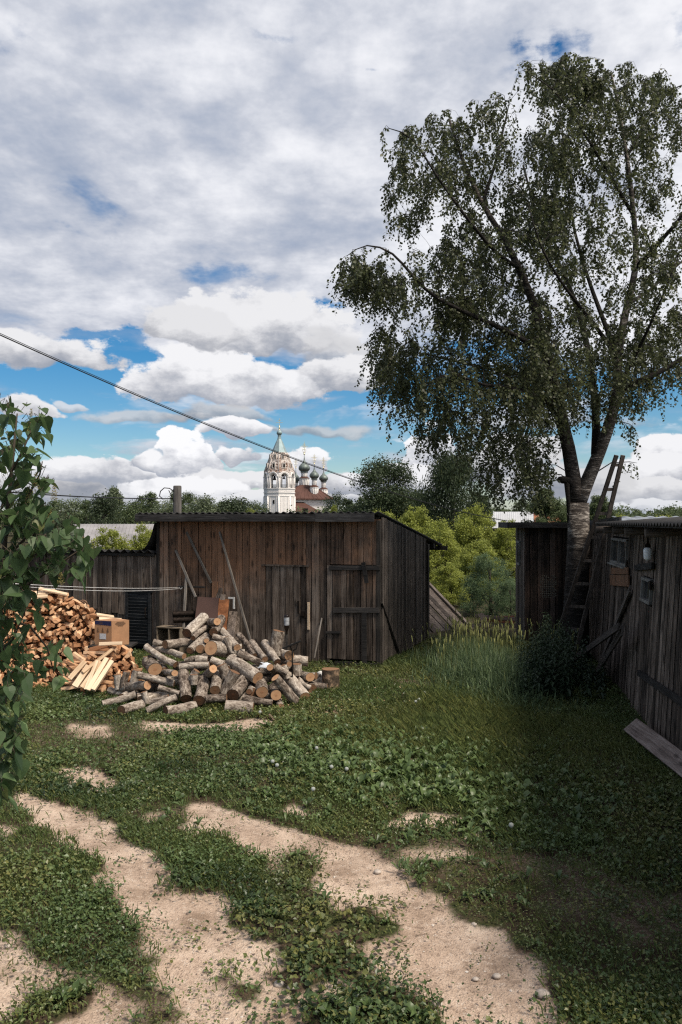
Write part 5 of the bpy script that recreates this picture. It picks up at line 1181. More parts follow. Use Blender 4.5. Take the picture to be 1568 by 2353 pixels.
# ================================================================ church on the rise beyond the trees
def plaster(name, base, brick, amt):
    m, b, o = newmat(name); r, g, w = attr(); co = objco(); n = noise(co, .9, 6, .68); n2 = noise(co, 3.5, 5, .7); x, y, z = xyz(co)
    br = noise(comb(x * 1.0, y * 1.0, z * 4.0), 2.2, 3, .6)
    c = mix(sstep(.4, .7, n2), tuple(v * .86 for v in base), base)
    brick_c = mix(sstep(.4, .65, br), brick, tuple(v * .55 for v in brick))
    c = mix(sstep(.58, .66, n * .5 + n2 * .3 + br * .25 + w * .16 - .03 + amt), c, brick_c)
    link(c, b.inputs['Base Color']); b.inputs['Roughness'].default_value = .9; bump(b, n2, .5, .05); return m
M['plast'] = plaster('whitewashed_brick', (.80, .765, .745), (.28, .145, .10), -.03)
M['tentbrick'] = plaster('peeling_brick', (.62, .56, .52), (.26, .16, .12), .0)
M['verdigris'] = simple('green_metal', (.24, .31, .325), .55, .2, .12, 1.5)
M['dome'] = simple('dome_metal', (.135, .16, .15), .5, .3, .35, 2.0)
M['redroof'] = simple('red_brown_roof', (.085, .040, .031), .65, .1, .2, .8)
M['gold'] = simple('gilded_metal', (.75, .62, .36), .35, .7, .1, 3)
M['greybronze'] = simple('bronze', (.05, .05, .045), .5, .5, .2, 3)
YC_ = 153.0; U_ = YC_ / F
def tz(yc): return H + (1200 - (1560 + yc * .1614) / 1.6327) * U_             # tower picture rows
tower = empty('bell_tower', ((((950 + 612 * .1614) / 1.6327) - CX) * U_, YC_, 0), math.radians(2), 'white octagonal bell tower with a pale green spire beyond the shed', 'bell tower')
s_ = .1614 / 1.6327 * U_; R0 = 358 * s_; a8 = math.radians(-90)
mb = MB()
mb.lathe([(R0, 0), (R0, tz(1880))], seg=8, col=(0, 0, 0), smooth=False, start=a8)
for yc, k, hh in ((1870, 1.025, 18), (1820, 1.00, 30), (1790, 1.035, 22), (1740, 1.01, 40), (1700, 1.045, 20)):
    mb.lathe([(R0 * k, tz(yc) - hh * s_ / 2), (R0 * k, tz(yc) + hh * s_ / 2)], seg=8, col=(0, 0, .3), smooth=False, start=a8)
mb.lathe([(R0 * .995, tz(1880)), (R0 * .995, tz(1695))], seg=8, col=(0, 0, .3), smooth=False, start=a8)
for k in range(8):
    a = a8 + k * math.pi / 4; mb.tube([(R0 * 1.0 * math.cos(a), R0 * math.sin(a), 0), (R0 * math.cos(a), R0 * math.sin(a), tz(1880))], .16, 6, (0, 0, 0))
    am = a + math.pi / 8; ap = R0 * math.cos(math.pi / 8)
    for d_ in (-.33, .0, .33) if k % 2 == 0 else (-.3, .3):
        c = np.array([math.cos(am), math.sin(am), 0]) * (ap + .02) + np.array([-math.sin(am), math.cos(am), 0]) * d_ * R0 * .75; mb.bar((c[0], c[1], 0), (c[0], c[1], tz(1890)), .12, .08, (0, 0, 0), up=(math.cos(am), math.sin(am), 0))
mb.build('tower_body', M['plast'], tower)
mb = MB(); a = a8 - math.pi / 8; ap = R0 * math.cos(math.pi / 8) + .03
c = np.array([math.cos(a), math.sin(a), 0]) * ap + np.array([-math.sin(a), math.cos(a), 0]) * .1; mb.bar((c[0], c[1], tz(2050)), (c[0], c[1], tz(1965)), .34, .06, up=(math.cos(a), math.sin(a), 0)); mb.build('slit_window', M['void'], tower)
mb = MB(); zb, zs, zt = tz(1700), tz(1430), tz(1335); side = 2 * R0 * math.sin(math.pi / 8); ro = side * .275
for k in range(8):
    am = a8 + k * math.pi / 4 + math.pi / 8; o3 = np.array([math.cos(am), math.sin(am), 0]); t3 = np.array([-math.sin(am), math.cos(am), 0]); apo = R0 * math.cos(math.pi / 8)
    def q(u, z, d=0.0): return tuple(o3 * (apo - d) + t3 * u * (1 - d / apo * .9) + np.array([0, 0, z]))
    arc = [(ro * math.cos(t), zs + ro * 1.0 * math.sin(t)) for t in np.linspace(math.pi, 0, 11)]
    h_ = side / 2
    for d, flip in ((0, False), (.55, True)):
        n0 = [q(-h_, zb, d), q(-ro, zb, d), q(-ro, zs, d), q(-h_, zs, d), q(ro, zb, d), q(h_, zb, d), q(h_, zs, d), q(ro, zs, d)]; fs = [[0, 1, 2, 3], [4, 5, 6, 7]]; n_ = 8
        top = [q(-h_ + side * i / 10, zt, d) for i in range(11)]; ap_ = [q(u, z, d) for u, z in arc]; n0 += ap_ + top
        for i in range(10): fs.append([n_ + i, n_ + i + 1, n_ + 12 + i, n_ + 11 + i])
        fs += [[3, n_, n_ + 11], [n_ + 10, 6, n_ + 21]]
        mb.add(n0, [f[::-1] for f in fs] if flip else fs, (0, 0, .45))
    rim = [(-ro, zb)] + arc + [(ro, zb)]; v = [q(u, z, 0) for u, z in rim] + [q(u, z, .55) for u, z in rim]; m_ = len(rim); mb.add(v, [[i, i + m_, i + m_ + 1, i + 1] for i in range(m_ - 1)], (0, 0, .2))
    for rr_, rad in ((1.16, .085), (1.42, .10)): mb.tube([q(u * rr_, zs + (z - zs) * rr_, -.06) for u, z in arc], rad, 6, (0, 0, .1), False)
    for u in (-ro * 1.12, ro * 1.12, -h_ * .98): mb.tube([q(u, zb, -.04), q(u, zs, -.04)], .075, 6, (0, 0, 0)); mb.bar(q(u - .12, zs, -.05), q(u + .12, zs, -.05), .16, .14, (0, 0, .2))
mb.lathe([(R0 * .97, zb - .02), (R0 * .9, zb + .03)], seg=8, col=(0, 0, 0), smooth=False, start=a8)
mb.build('belfry', M['plast'], tower)
mb = MB()
for k in range(8):
    am = a8 + k * math.pi / 4 + math.pi / 8; o3 = np.array([math.cos(am), math.sin(am), 0]); t3 = np.array([-math.sin(am), math.cos(am), 0]); apo = R0 * math.cos(math.pi / 8) - .3
    for z in (zb + .75, zb + .42, zb + .12): mb.bar(o3 * apo - t3 * ro + (0, 0, z), o3 * apo + t3 * ro + (0, 0, z), .05, .05)
    for i in range(7): u = -ro + 2 * ro * (i + .5) / 7; mb.bar(o3 * apo + t3 * u + (0, 0, zb), o3 * apo + t3 * u + (0, 0, zb + .75), .03, .03, up=o3)
mb.build('railing', M['greybronze'], tower)
mb = MB()
for x, y, sc in ((-.9, -.5, 1.0), (.9, -.2, .7), (.1, .8, 1.2)):
    zc = zs + .2; mb.lathe([(0.02, .0), (.15 * sc, -.05), (.22 * sc, -.2), (.26 * sc, -.5 * sc), (.42 * sc, -.75 * sc), (.40 * sc, -.76 * sc)], (x, y, zc), 14)
mb.bar((-1.9, -.3, zs + .3), (1.9, -.3, zs + .3), .14, .14); mb.bar((-1.9, .7, zs + .3), (1.9, .7, zs + .3), .14, .14)
mb.build('bell', M['greybronze'], tower)
# tent
mb = MB(); prof = [(R0 * 1.02, zt - .02), (R0 * .98, tz(1300)), (R0 * .86, tz(1180)), (R0 * .70, tz(1030)), (R0 * .56, tz(900)), (R0 * .49, tz(850))]
mb.lathe(prof, seg=8, col=(0, 0, .8), smooth=False, start=a8)
rg = random.Random(3)
for k in range(8):                                       # ribs and crumbling courses
    a = a8 + k * math.pi / 4; mb.tube([(r * math.cos(a), r * math.sin(a), z) for r, z in prof[1:]], .10, 5, (0, 0, .2))
    am = a + math.pi / 8; o3 = np.array([math.cos(am), math.sin(am), 0]); t3 = np.array([-math.sin(am), math.cos(am), 0])
    for i in range(46):
        t = rg.random(); z = tz(1310) * (1 - t) + tz(870) * t; r = np.interp(z, [p[1] for p in prof], [p[0] for p in prof]) * math.cos(math.pi / 8); u = rg.uniform(-.36, .36) * r
        c = o3 * (r + .02) + t3 * u + (0, 0, z); mb.bar(c - t3 * rg.uniform(.06, .22), c + t3 * rg.uniform(.06, .22) + (0, 0, rg.uniform(-.12, .12)), .10, rg.uniform(.06, .12), (0, 0, rg.choice((-.6, -.3, 1.2))), up=o3)
    for zc, off, hw in ((tz(1170), -.1 * R0, .27), (tz(965), .02 * R0, .22)):
        r = np.interp(zc, [p[1] for p in prof], [p[0] for p in prof]) * math.cos(math.pi / 8); c = o3 * (r + .10) + (0, 0, zc)
        for sg in (-1, 1): mb.bar(c + t3 * sg * hw + (0, 0, -.45), c + t3 * sg * hw * .9 + (0, 0, .35), .14, .34, (0, 0, -.4), up=o3)
        mb.bar(c - t3 * hw * 1.1 + (0, 0, .42), c + t3 * hw * 1.1 + (0, 0, .42), .36, .16, (0, 0, -.4), up=(0, 0, 1)); mb.bar(c - t3 * hw * 1.1 + (0, 0, -.5), c + t3 * hw * 1.1 + (0, 0, -.5), .36, .12, (0, 0, .4), up=(0, 0, 1))
tent = mb.build('brick_tent', M['tentbrick'], tower)
mb = MB()
for k in range(8):
    am = a8 + k * math.pi / 4 + math.pi / 8; o3 = np.array([math.cos(am), math.sin(am), 0])
    for zc, hw in ((tz(1170), .22), (tz(965), .18)):
        r = np.interp(zc, [p[1] for p in prof], [p[0] for p in prof]) * math.cos(math.pi / 8); c = o3 * (r + .14) + (0, 0, zc); mb = MB(); mb.bar(c + (0, 0, -.42), c + (0, 0, .32), hw * 1.7, .12, up=o3); mb.build('tent_opening', M['void'], tent)
mb = MB(); mb.lathe([(R0 * .52, tz(862)), (R0 * .50, tz(850)), (R0 * .37, tz(730)), (R0 * .24, tz(620)), (R0 * .135, tz(545)), (R0 * .108, tz(500)), (R0 * .105, tz(450))], seg=8, smooth=False, start=a8); mb.build('spire', M['verdigris'], tower)
def onion(mb, cx, cy, zb, R, ztip, seg=20):
    h = ztip - zb; pr = [(.55, 0), (.62, .015), (.80, .05), (.96, .12), (1.0, .19), (.96, .27), (.84, .34), (.62, .42), (.40, .49), (.24, .56), (.13, .65), (.07, .78), (.035, 1.0)]
    mb.lathe([(R * r, h * z) for r, z in pr], (cx, cy, zb), seg)
def cross(mb, cx, cy, zb, h, ornate=True):
    w = h * .05 * .55; mb.lathe([(.0, 0), (h * .06, h * .02), (h * .075, h * .06), (h * .05, h * .11), (.0, h * .13)], (cx, cy, zb), 10); mb.bar((cx, cy, zb), (cx, cy, zb + h), w, w, up=(0, 1, 0))
    z = zb + h * .66; mb.bar((cx - h * .28, cy, z), (cx + h * .28, cy, z), w, w); mb.bar((cx - h * .12, cy, zb + h * .82), (cx + h * .12, cy, zb + h * .82), w, w); mb.bar((cx - h * .13, cy, zb + h * .42), (cx + h * .13, cy, zb + h * .36), w, w)
    if ornate:
        for k in range(8):
            a = k * math.pi / 4 + math.pi / 8; mb.bar((cx + math.cos(a) * h * .04, cy, z + math.sin(a) * h * .04), (cx + math.cos(a) * h * .17, cy, z + math.sin(a) * h * .17), w * .5, w * .5, up=(0, 1, 0))
        mb.tube([(cx + h * .10 * math.sin(t), cy, zb + h * .30 - h * .13 * math.cos(t)) for t in np.linspace(-1.2, 1.2, 9)], w * .4, 5)
        for sg in (-1, 1): mb.tube([(cx + sg * h * .05, cy, zb + h * .14), (cx + sg * h * .14, cy, zb + h * .34), (cx + sg * h * .09, cy, zb + h * .56)], w * .4, 5)
mb = MB(); R_ = 66 * s_; zb_ = tz(450); mb.lathe([(R_ * .6, 0), (R_ * .9, .12 * 2), (R_ * 1.0, .34), (R_ * .9, .62), (R_ * .55, .85), (R_ * .28, 1.0)], (0, 0, zb_), 16); on = mb.build('cupola', M['verdigris'], tower)
mb = MB(); cross(mb, 0, 0, tz(345), tz(60) - tz(345), False); mb.lathe([(.16, -.1), (.12, .6), (.05, 1.0)], (0, 0, tz(345)), 10); mb.build('cross', M['gold'], on)
# ---- main church body
s2 = .12755 / 1.6327 * U_ * 1.06; YM = YC_ * 1.06
def cx_(xc): return ((1080 + xc * .12755) / 1.6327 - CX) / F * YM
def cz(yc): return H + (1200 - (1640 + yc * .12755) / 1.6327) / F * YM
ch = empty('church', (cx_(500), YM, 0), math.radians(13), 'whitewashed church with a red brown roof and grey onion domes behind the bell tower', 'church')
hw = 610 * s2
mb = MB(); zt = cz(1870); mb.box((0, 0, zt / 2), (hw * 2, hw * 2, zt), (0, 0, .05)); mb.box((0, 0, zt - .25), (hw * 2 + .25, hw * 2 + .25, .22), (0, 0, .3)); mb.box((0, 0, zt + .05), (hw * 2 + .5, hw * 2 + .5, .3), (0, 0, .45))
for x in (-hw, -hw * .1, hw): mb.box((x, -hw, zt / 2 - .2), (.45, .3, zt - .4), (0, 0, .1))
for y in (-hw * .5, hw * .2, hw): mb.box((hw, y, zt / 2 - .2), (.3, .45, zt - .4), (0, 0, .35))
mb.build('wall', M['plast'], ch)
mb = MB(); 
for y in (-hw * .75, -hw * .15): mb.box((hw + .12, y, zt - 2.6), (.1, .7, 1.3)); mb.lathe([(.35, 0), (.02, .9)], (hw + .05, y, zt - 2.0), 8)
mb.build('window', simple('brick_window', (.16, .09, .06), .9, 0, .4, 3), ch)
mb = MB(); e = hw + .75; z0 = cz(1825); zt2 = cz(1425); q = 1.35
vs = [(-e, -e, z0), (e, -e, z0), (e, e, z0), (-e, e, z0), (-q, -q, zt2), (q, -q, zt2), (q, q, zt2), (-q, q, zt2), (-e, -e, z0 - .22), (e, -e, z0 - .22), (e, e, z0 - .22), (-e, e, z0 - .22)]
mb.add(vs, [[0, 1, 5, 4], [1, 2, 6, 5], [2, 3, 7, 6], [3, 0, 4, 7], [4, 5, 6, 7], [8, 9, 1, 0], [9, 10, 2, 1], [10, 11, 3, 2], [11, 8, 0, 3], [11, 10, 9, 8]])
for (a, b) in ((0, 4), (1, 5), (2, 6), (3, 7)): mb.tube([vs[a], vs[b]], .06, 6)
for k in range(-5, 6):
    for sx, sy in ((1, 0), (0, 1)):
        if sx: mb.tube([(k * e / 5.5, -e, z0 + .02), (k * q / 5.5, -q, zt2 + .02)], .022, 4)
        else: mb.tube([(e, k * e / 5.5, z0 + .02), (q, k * q / 5.5, zt2 + .02)], .022, 4)
mb.build('roof', M['redroof'], ch)
def drum(xc, ybase, yskirt0, yskirt1, yneck, r1, r2, Ron, ytip, ycross, dy, zlow=None):
    x, y = (xc - 500) * s2, dy
    # undo the body rotation so picture columns hold
    ca, sa = math.cos(ch.rotation_euler.z), math.sin(ch.rotation_euler.z); k = (YM + dy) / YM
    gx = (((1080 + xc * .12755) / 1.6327 - CX) / F) * (YM + dy) - ch.location.x; lx, ly = gx * ca + dy * sa, -gx * sa + dy * ca
    def z_(yc): return H + (cz(yc) - H) * k
    mb = MB(); zb = zlow if zlow is not None else z_(ybase); mb.lathe([(r1 * s2, zb), (r1 * s2, z_(yskirt0) + .02)], (lx, ly, 0), 12, (0, 0, .35), False); mb.lathe([(r1 * s2 * 1.08, z_(yskirt0) - .25), (r1 * s2 * 1.08, z_(yskirt0) - .02)], (lx, ly, 0), 12, (0, 0, .2), False)
    for a in range(12): an = a * math.pi / 6; mb.tube([(lx + r1 * s2 * math.cos(an), ly + r1 * s2 * math.sin(an), zb), (lx + r1 * s2 * math.cos(an), ly + r1 * s2 * math.sin(an), z_(yskirt0))], .07, 5, (0, 0, -.2))
    mb.lathe([(r2 * s2, z_(yskirt1) - .1), (r2 * s2, z_(yneck))], (lx, ly, 0), 12, (0, 0, .45), False)
    for a in range(12): an = a * math.pi / 6; mb.tube([(lx + r2 * s2 * math.cos(an), ly + r2 * s2 * math.sin(an), z_(yskirt1)), (lx + r2 * s2 * math.cos(an), ly + r2 * s2 * math.sin(an), z_(yneck))], .05, 5, (0, 0, -.2))
    dr_ = mb.build('drum', M['plast'], ch)
    mb = MB(); mb.lathe([(r1 * s2 * 1.14, z_(yskirt0) - .03), (r1 * s2 * 1.12, z_(yskirt0) + .05), (r2 * s2 * 1.02, z_(yskirt1))], (lx, ly, 0), 12, smooth=False); mb.build('skirt_roof', M['redroof'], dr_)
    mb = MB(); mb.lathe([(Ron * s2 * .66, z_(yneck) - .06), (Ron * s2 * .68, z_(yneck) + .10), (Ron * s2 * .56, z_(yneck) + .16)], (lx, ly, 0), 20); onion(mb, lx, ly, z_(yneck) + .12, Ron * s2, z_(ytip)); mb.build('onion_dome', M['dome'], dr_)
    mb = MB(); cross(mb, lx, ly, z_(ytip) - .1, z_(ycross) - z_(ytip) + .1); mb.build('cross', M['gold'], dr_)
drum(488, 1415, 1215, 1160, 1030, 142, 90, 172, 505, 135, 0)
drum(782, 1690, 1468, 1412, 1238, 118, 65, 141, 790, 495, -2.6)
drum(1056, 1690, 1530, 1482, 1308, 118, 62, 138, 905, 580, 2.8, cz(1800))
drum(240, 1690, 1530, 1482, 1330, 118, 62, 124, 905, 630, 2.4, cz(1800))
mb = MB(); zl = cz(1905); x0 = cx_(-60) - ch.location.x; x1 = cx_(900) - ch.location.x; y0, y1 = -hw - 5.2, -hw + .3
vs = [(x0, y1, zl), (x0 + 2.6, y1, zl), (x0 - .6, y0, cz(2330)), (x1 + .2, y0, cz(2330)), (x1 + .2, y1, cz(2230))]
mb.add(vs, [[2, 3, 1, 0], [3, 4, 1]]); mb.add([(v[0], v[1], v[2] - .12) for v in vs], [[0, 1, 3, 2], [1, 4, 3]]); mb.build('annex_roof', M['redroof'], ch)
mb = MB(); mb.box(((x0 + x1) / 2, (y0 + y1) / 2, cz(2360) / 2), (x1 - x0 - .4, y1 - y0 - .4, cz(2360)), (0, 0, .1)); mb.build('annex_wall', M['plast'], ch)
mb = MB(); mb.box((cx_(300) - ch.location.x + .2, -hw - 3.2, cz(2165)), (.75, 1.2, .7)); mb.build('roof_dormer', M['void'], ch)
# ================================================================ houses
def house(name, X, Y, rot, L, Wd, zw, zr, roofm, wallm, label):
    h = empty(name, (X, Y, 0), math.radians(rot), label, 'house'); mb = MB(); mb.box((0, 0, zw / 2), (L, Wd, zw)); mb.add([(-L / 2, -Wd / 2, zw), (-L / 2, Wd / 2, zw), (-L / 2, 0, zr - .08), (L / 2, -Wd / 2, zw), (L / 2, Wd / 2, zw), (L / 2, 0, zr - .08)], [[0, 2, 1], [3, 4, 5]]); mb.build('wall', wallm, h)
    mb = MB(); a, b = L / 2 + .3, Wd / 2 + .35; k = (zr - zw) / (Wd / 2); ze = zw - .35 * k
    for sg in (-1, 1):
        n = 26
        for i in range(n): x0_, x1_ = -a + 2 * a * i / n, -a + 2 * a * (i + 1) / n; mb.add([(x0_, sg * b, ze), (x1_ - .03, sg * b, ze), (x1_ - .03, 0, zr), (x0_, 0, zr), (x1_ - .015, sg * b, ze + .03), (x1_, sg * b, ze), (x1_, 0, zr), (x1_ - .015, 0, zr + .03)], [[0, 1, 2, 3], [1, 4, 7, 2], [4, 5, 6, 7]], (rnd.random(), 0, 0))
    mb.build('roof', roofm, h); return h
M['greyroof'] = simple('grey_metal_roof', (.26, .25, .255), .6, .2, .2, 1.2); M['whiteroof'] = simple('pale_roof', (.45, .46, .48), .6, .2, .1, 1); M['orangeroof'] = simple('rust_orange_roof', (.20, .085, .045), .8, 0, .3, 2); M['logwall'] = simple('house_wall', (.12, .10, .085), .9, 0, .3, 2)
h1 = P(278, 1205, 42); house('village_house', h1[0], 42, 8, 4.2, 5, h1[2] - 1.1, h1[2] + .02, M['greyroof'], M['logwall'], 'low house with a grey ribbed metal roof showing above the left wing')
h2 = P(1162, 1176, 62); house('village_house', h2[0], 62, -12, 3.6, 5, h2[2] - 1.1, h2[2], M['whiteroof'], M['logwall'], 'distant house with a pale roof above the yellow green bushes')
h3 = P(1212, 1182, 70); h3o = house('village_house', h3[0], 70, 4, 4.6, 6, h3[2] - 1.4, h3[2], M['orangeroof'], M['logwall'], 'distant house with a rusty orange roof left of the birch')
mb = MB(); mb.box((.7, 0, h3[2] + .2), (.5, .5, 1.0)); mb.build('chimney', simple('chimney_brick', (.22, .10, .07), .9), h3o)
for i, (px, py, w, Y) in enumerate(((1531, 1175, 1.0, 260), (1537, 1178, 1.2, 262))):
    q = P(px, py, Y); mb = MB(); mb.lathe([(w, 0), (w * .8, q[2])], (0, 0, 0), 12); tag(mb.build('factory_chimney', M['greyroof'], loc=(q[0], Y, 0)), ['taller pale chimney far off at the right horizon', 'second pale chimney far off, right of the taller one'][i], 'chimney')
# ================================================================ trees
M['fol_mid'] = leafmat('foliage_mid', (.030, .046, .020), (.105, .140, .058), .6, .3)
M['fol_dark'] = leafmat('foliage_dark', (.016, .026, .014), (.058, .082, .038), .6, .25)
M['fol_near'] = leafmat('foliage_near_dark', (.012, .022, .010), (.052, .076, .032), .6, .25)
M['fol_yel'] = leafmat('foliage_yellow_green', (.060, .085, .018), (.33, .36, .075), .6, .4)
M['fol_grey'] = leafmat('foliage_grey_green', (.055, .072, .040), (.16, .195, .11), .6, .25)
M['fol_willow'] = leafmat('foliage_willow', (.035, .062, .030), (.13, .19, .09), .55, .3)
M['trunk'] = simple('dark_bark', (.045, .038, .032), .9, 0, .4, 6, .5)
M['palebark'] = simple('pale_bark', (.30, .27, .23), .9, 0, .4, 6, .3)
def crown_arrays(seed, blobs, n, leaf, fuzz=.45, outr=.30, flat=.8, shell=.55, droop=0.0, aspect=.55):
    """crown in the unit box: x,y in -.5...5, z 0..1; blobs = list of (x, y, z, r)"""
    rng = np.random.default_rng(seed); B = np.array(blobs, float); w = B[:, 3] ** 2; w /= w.sum(); k = rng.choice(len(B), n, p=w)
    d = rng.normal(0, 1, (n, 3)); d /= np.linalg.norm(d, axis=1)[:, None]; rad = B[k, 3] * (1 - shell * rng.random(n) ** 1.6) * (1 + np.abs(rng.normal(0, fuzz, n)))
    p = B[k, :3] + d * rad[:, None] * np.array([1, 1, flat]); 
    if droop: p[:, 2] -= rng.random(n) ** 2 * droop
    nr = d * .8 + rng.normal(0, .8, (n, 3)) + np.array([0, 0, .35]); nr /= np.linalg.norm(nr, axis=1)[:, None]
    t = np.cross(nr, rng.normal(0, 1, (n, 3))); 
    if droop: t = t * .5 + np.array([0, 0, -1.0])
    t /= np.linalg.norm(t, axis=1)[:, None]; s = np.cross(nr, t); L = leaf * (.6 + .8 * rng.random(n)); W = L * aspect
    v = np.stack([p - t * (L * .5)[:, None], p + s * (W * .5)[:, None], p + t * (L * .5)[:, None] + nr * (L * .12)[:, None], p - s * (W * .5)[:, None]], 1)
    tone = np.clip((rng.random(len(B)))[k] * .45 + rng.random(n) * .5 + (rad / B[k, 3] > 1.15) * .12, 0, 1); c = np.zeros((n, 4, 3)); c[:, :, 0] = tone[:, None]; c[:, :, 2] = (rng.random(n) < .02)[:, None] * .5
    return v.reshape(-1, 3), c.reshape(-1, 3)
def blobs_for(kind, seed):
    r = random.Random(seed); out = []
    if kind == 'round':
        for _ in range(46):
            a = r.random() * 6.283; t = r.random(); rr_ = .30 * math.sin(math.pi * (.12 + .80 * t)) ** .7 * r.uniform(.6, 1.05); out.append((rr_ * math.cos(a), rr_ * math.sin(a), .14 + .72 * t, r.uniform(.09, .16)))
    elif kind == 'tall':
        for _ in range(60):
            a = r.random() * 6.283; t = r.random(); rr_ = .26 * math.sin(math.pi * (.15 + .78 * t)) ** .9 * r.uniform(.4, 1.25); out.append((rr_ * math.cos(a), rr_ * math.sin(a), .14 + .80 * t, r.uniform(.04, .10)))
    elif kind == 'loose':
        for _ in range(120):
            a = r.random() * 6.283; t = r.random() ** .8; rr_ = .34 * (1.05 - t) ** .55 * r.uniform(.1, 1.15); out.append((rr_ * math.cos(a), rr_ * math.sin(a), .14 + .80 * t, r.uniform(.03, .075)))
    elif kind == 'bush':
        for _ in range(190):
            a = r.random() * 6.283; t = r.random(); rr_ = .36 * math.sqrt(max(0, 1 - t * t * .9)) * r.uniform(.5, 1.1); out.append((rr_ * math.cos(a), rr_ * math.sin(a), .06 + .80 * t * r.uniform(.85, 1.12), r.uniform(.02, .075)))
    return out
TM = {}
def tree_meshes(kind, seed, n, leaf, mat, bark, droop=0.0, shell=.55, aspect=.6):
    key = (kind, seed, mat, n, leaf)
    if key in TM: return TM[key]
    bl = blobs_for(kind, seed); v, c = crown_arrays(seed, bl, n, leaf, .22 if n > 30000 else .45, droop=droop, shell=shell, aspect=aspect)
    crown = fastmesh('crown', v, np.arange(len(v)).reshape(-1, 4), c, M[mat], link=False)
    r = random.Random(seed); mb = MB(); mb.tube([(0, 0, 0), (.01, 0, .2), (.0, .01, .45), (.015, 0, .85)], [.028, .022, .015, .003], 7)
    for i in range(11):
        b = r.choice(bl); z0 = r.uniform(.12, .6) * min(1, b[2] + .1); mb.tube([(0, 0, z0), (b[0] * .5, b[1] * .5, z0 + (b[2] - z0) * .6), (b[0], b[1], b[2] + .02)], [.011, .007, .002], 5, cap=False)
    o = mb.build('trunk', M[bark]); tr = o.data; bpy.data.objects.remove(o); TM[key] = (crown, tr); return TM[key]
WK = 1.6
def plant_tree(name, px, top, wpx, Y, kind, seed, mat, label, cat='tree', n=5200, leaf=.035, bark='trunk', group='trees beyond the sheds', droop=0.0, rot=None, z0=-.1, shell=.55, aspect=.6):
    cr, tr = tree_meshes(kind, seed, n, leaf, mat, bark, droop, shell, aspect); hgt = H + (CY - top) / F * Y - z0; w = wpx / F * Y
    e = empty(name, ((px - CX) / F * Y, Y, z0), rot if rot is not None else (seed * 1.7 + px * .01) % 6.28, label, cat, group); e.scale = (w * (WK if cat == 'tree' else 1.25), w * (WK if cat == 'tree' else 1.25), hgt * 1.02)
    obj_from('crown', cr, e); obj_from('trunk', tr, e); return e
TREES = [ # px, top, width, Y, kind, seed, mat, label
 (70,1140,90,95,'round',1,'fol_mid','mid green tree half behind the lilac at the far left'),
 (125,1150,80,110,'tall',2,'fol_mid','slim green tree behind the lilac tips'),
 (165,1144,70,100,'round',3,'fol_grey','grey green tree just right of the lilac tips'),
 (200,1150,60,90,'tall',4,'fol_mid','narrow green tree left of the dark round tree'),
 (236,1131,72,70,'round',5,'fol_dark','dark round tree above the grey metal roof'),
 (262,1118,60,105,'loose',6,'fol_grey','thin pale birch rising above the dark round tree'),
 (296,1146,70,100,'round',7,'fol_mid','mid green tree right of the dark round tree'),
 (325,1138,50,110,'tall',8,'fol_mid','slim tree third left from the utility pole'),
 (348,1132,60,100,'loose',9,'fol_mid','loose tree with bare twigs second left from the pole'),
 (378,1142,60,95,'round',10,'fol_grey','grey green tree directly left of the utility pole'),
 (405,1128,45,110,'tall',2,'fol_mid','tall narrow tree right behind the utility pole'),
 (432,1132,55,105,'tall',4,'fol_mid','green tree just right of the utility pole'),
 (474,1137,84,90,'round',11,'fol_grey','pale rounded willow midway between pole and tower'),
 (515,1150,60,105,'tall',8,'fol_mid','low green tree between the willow and dark round crown'),
 (546,1140,84,90,'round',5,'fol_dark','dark rounded tree left of the bell tower'),
 (590,1146,50,110,'round',1,'fol_mid','green tree touching the left side of the bell tower'),
 (578,1164,30,80,'round',12,'fol_yel','small yellow green tree at the foot of the bell tower'),
 (770,1131,52,120,'round',3,'fol_dark','dark tree directly right of the church'),
 (768,1160,26,100,'tall',12,'fol_yel','small yellow green tree at the church corner'),
 (800,1146,66,110,'loose',9,'fol_dark','loose dark tree right of the church corner'),
 (835,1140,60,90,'tall',8,'fol_mid','tree between the church and the tall lacy tree'),
 (890,1046,160,48,'round',13,'fol_near','tall lacy dark tree right of the church'),
 (945,1120,90,52,'round',1,'fol_mid','green tree between the two tall dark trees'),
 (1040,1016,135,44,'round',14,'fol_near','tallest dark drooping tree left of the birch'),
 (1110,1140,70,60,'loose',6,'fol_mid','loose green tree right of the tallest dark tree'),
 (1150,1156,60,90,'round',7,'fol_mid','low tree above the pale roofed house'),
 (1200,1150,70,95,'tall',4,'fol_mid','tree above the rusty orange roof'),
 (1255,1122,110,50,'loose',9,'fol_mid','large loose tree directly left of the birch trunk'),
 (1300,1150,60,70,'round',3,'fol_mid','tree close behind the birch trunk'),
 (1375,1138,90,55,'loose',6,'fol_mid','loose tree between birch trunk and ladder top'),
 (1415,1180,60,80,'round',11,'fol_yel','yellow green tree behind the ladder'),
 (1465,1170,40,160,'tall',2,'fol_mid','dark far tree above the striped metal roof'),
 (1500,1176,60,150,'round',7,'fol_grey','far grey green tree left of the chimneys'),
 (1548,1162,60,140,'tall',13,'fol_mid','far tree right of the chimneys'),
 (1580,1155,60,120,'round',10,'fol_mid','tree at the right edge above the dark roof'),
 (1520,1182,70,100,'round',12,'fol_yel','yellow green low tree above the right roof'),
]
for i, (px, top, w, Y, kind, sd_, mat, lab) in enumerate(TREES):
    near = Y < 65
    plant_tree('deciduous_tree', px, top, w, Y, kind, sd_ + (100 if near else 0), mat, lab, n=34000 if near else 5200, leaf=.020 if near else .036, droop=.16 if 'drooping' in lab else 0, bark='palebark' if 'pale birch' in lab or 'bare twigs' in lab else 'trunk', shell=.8)
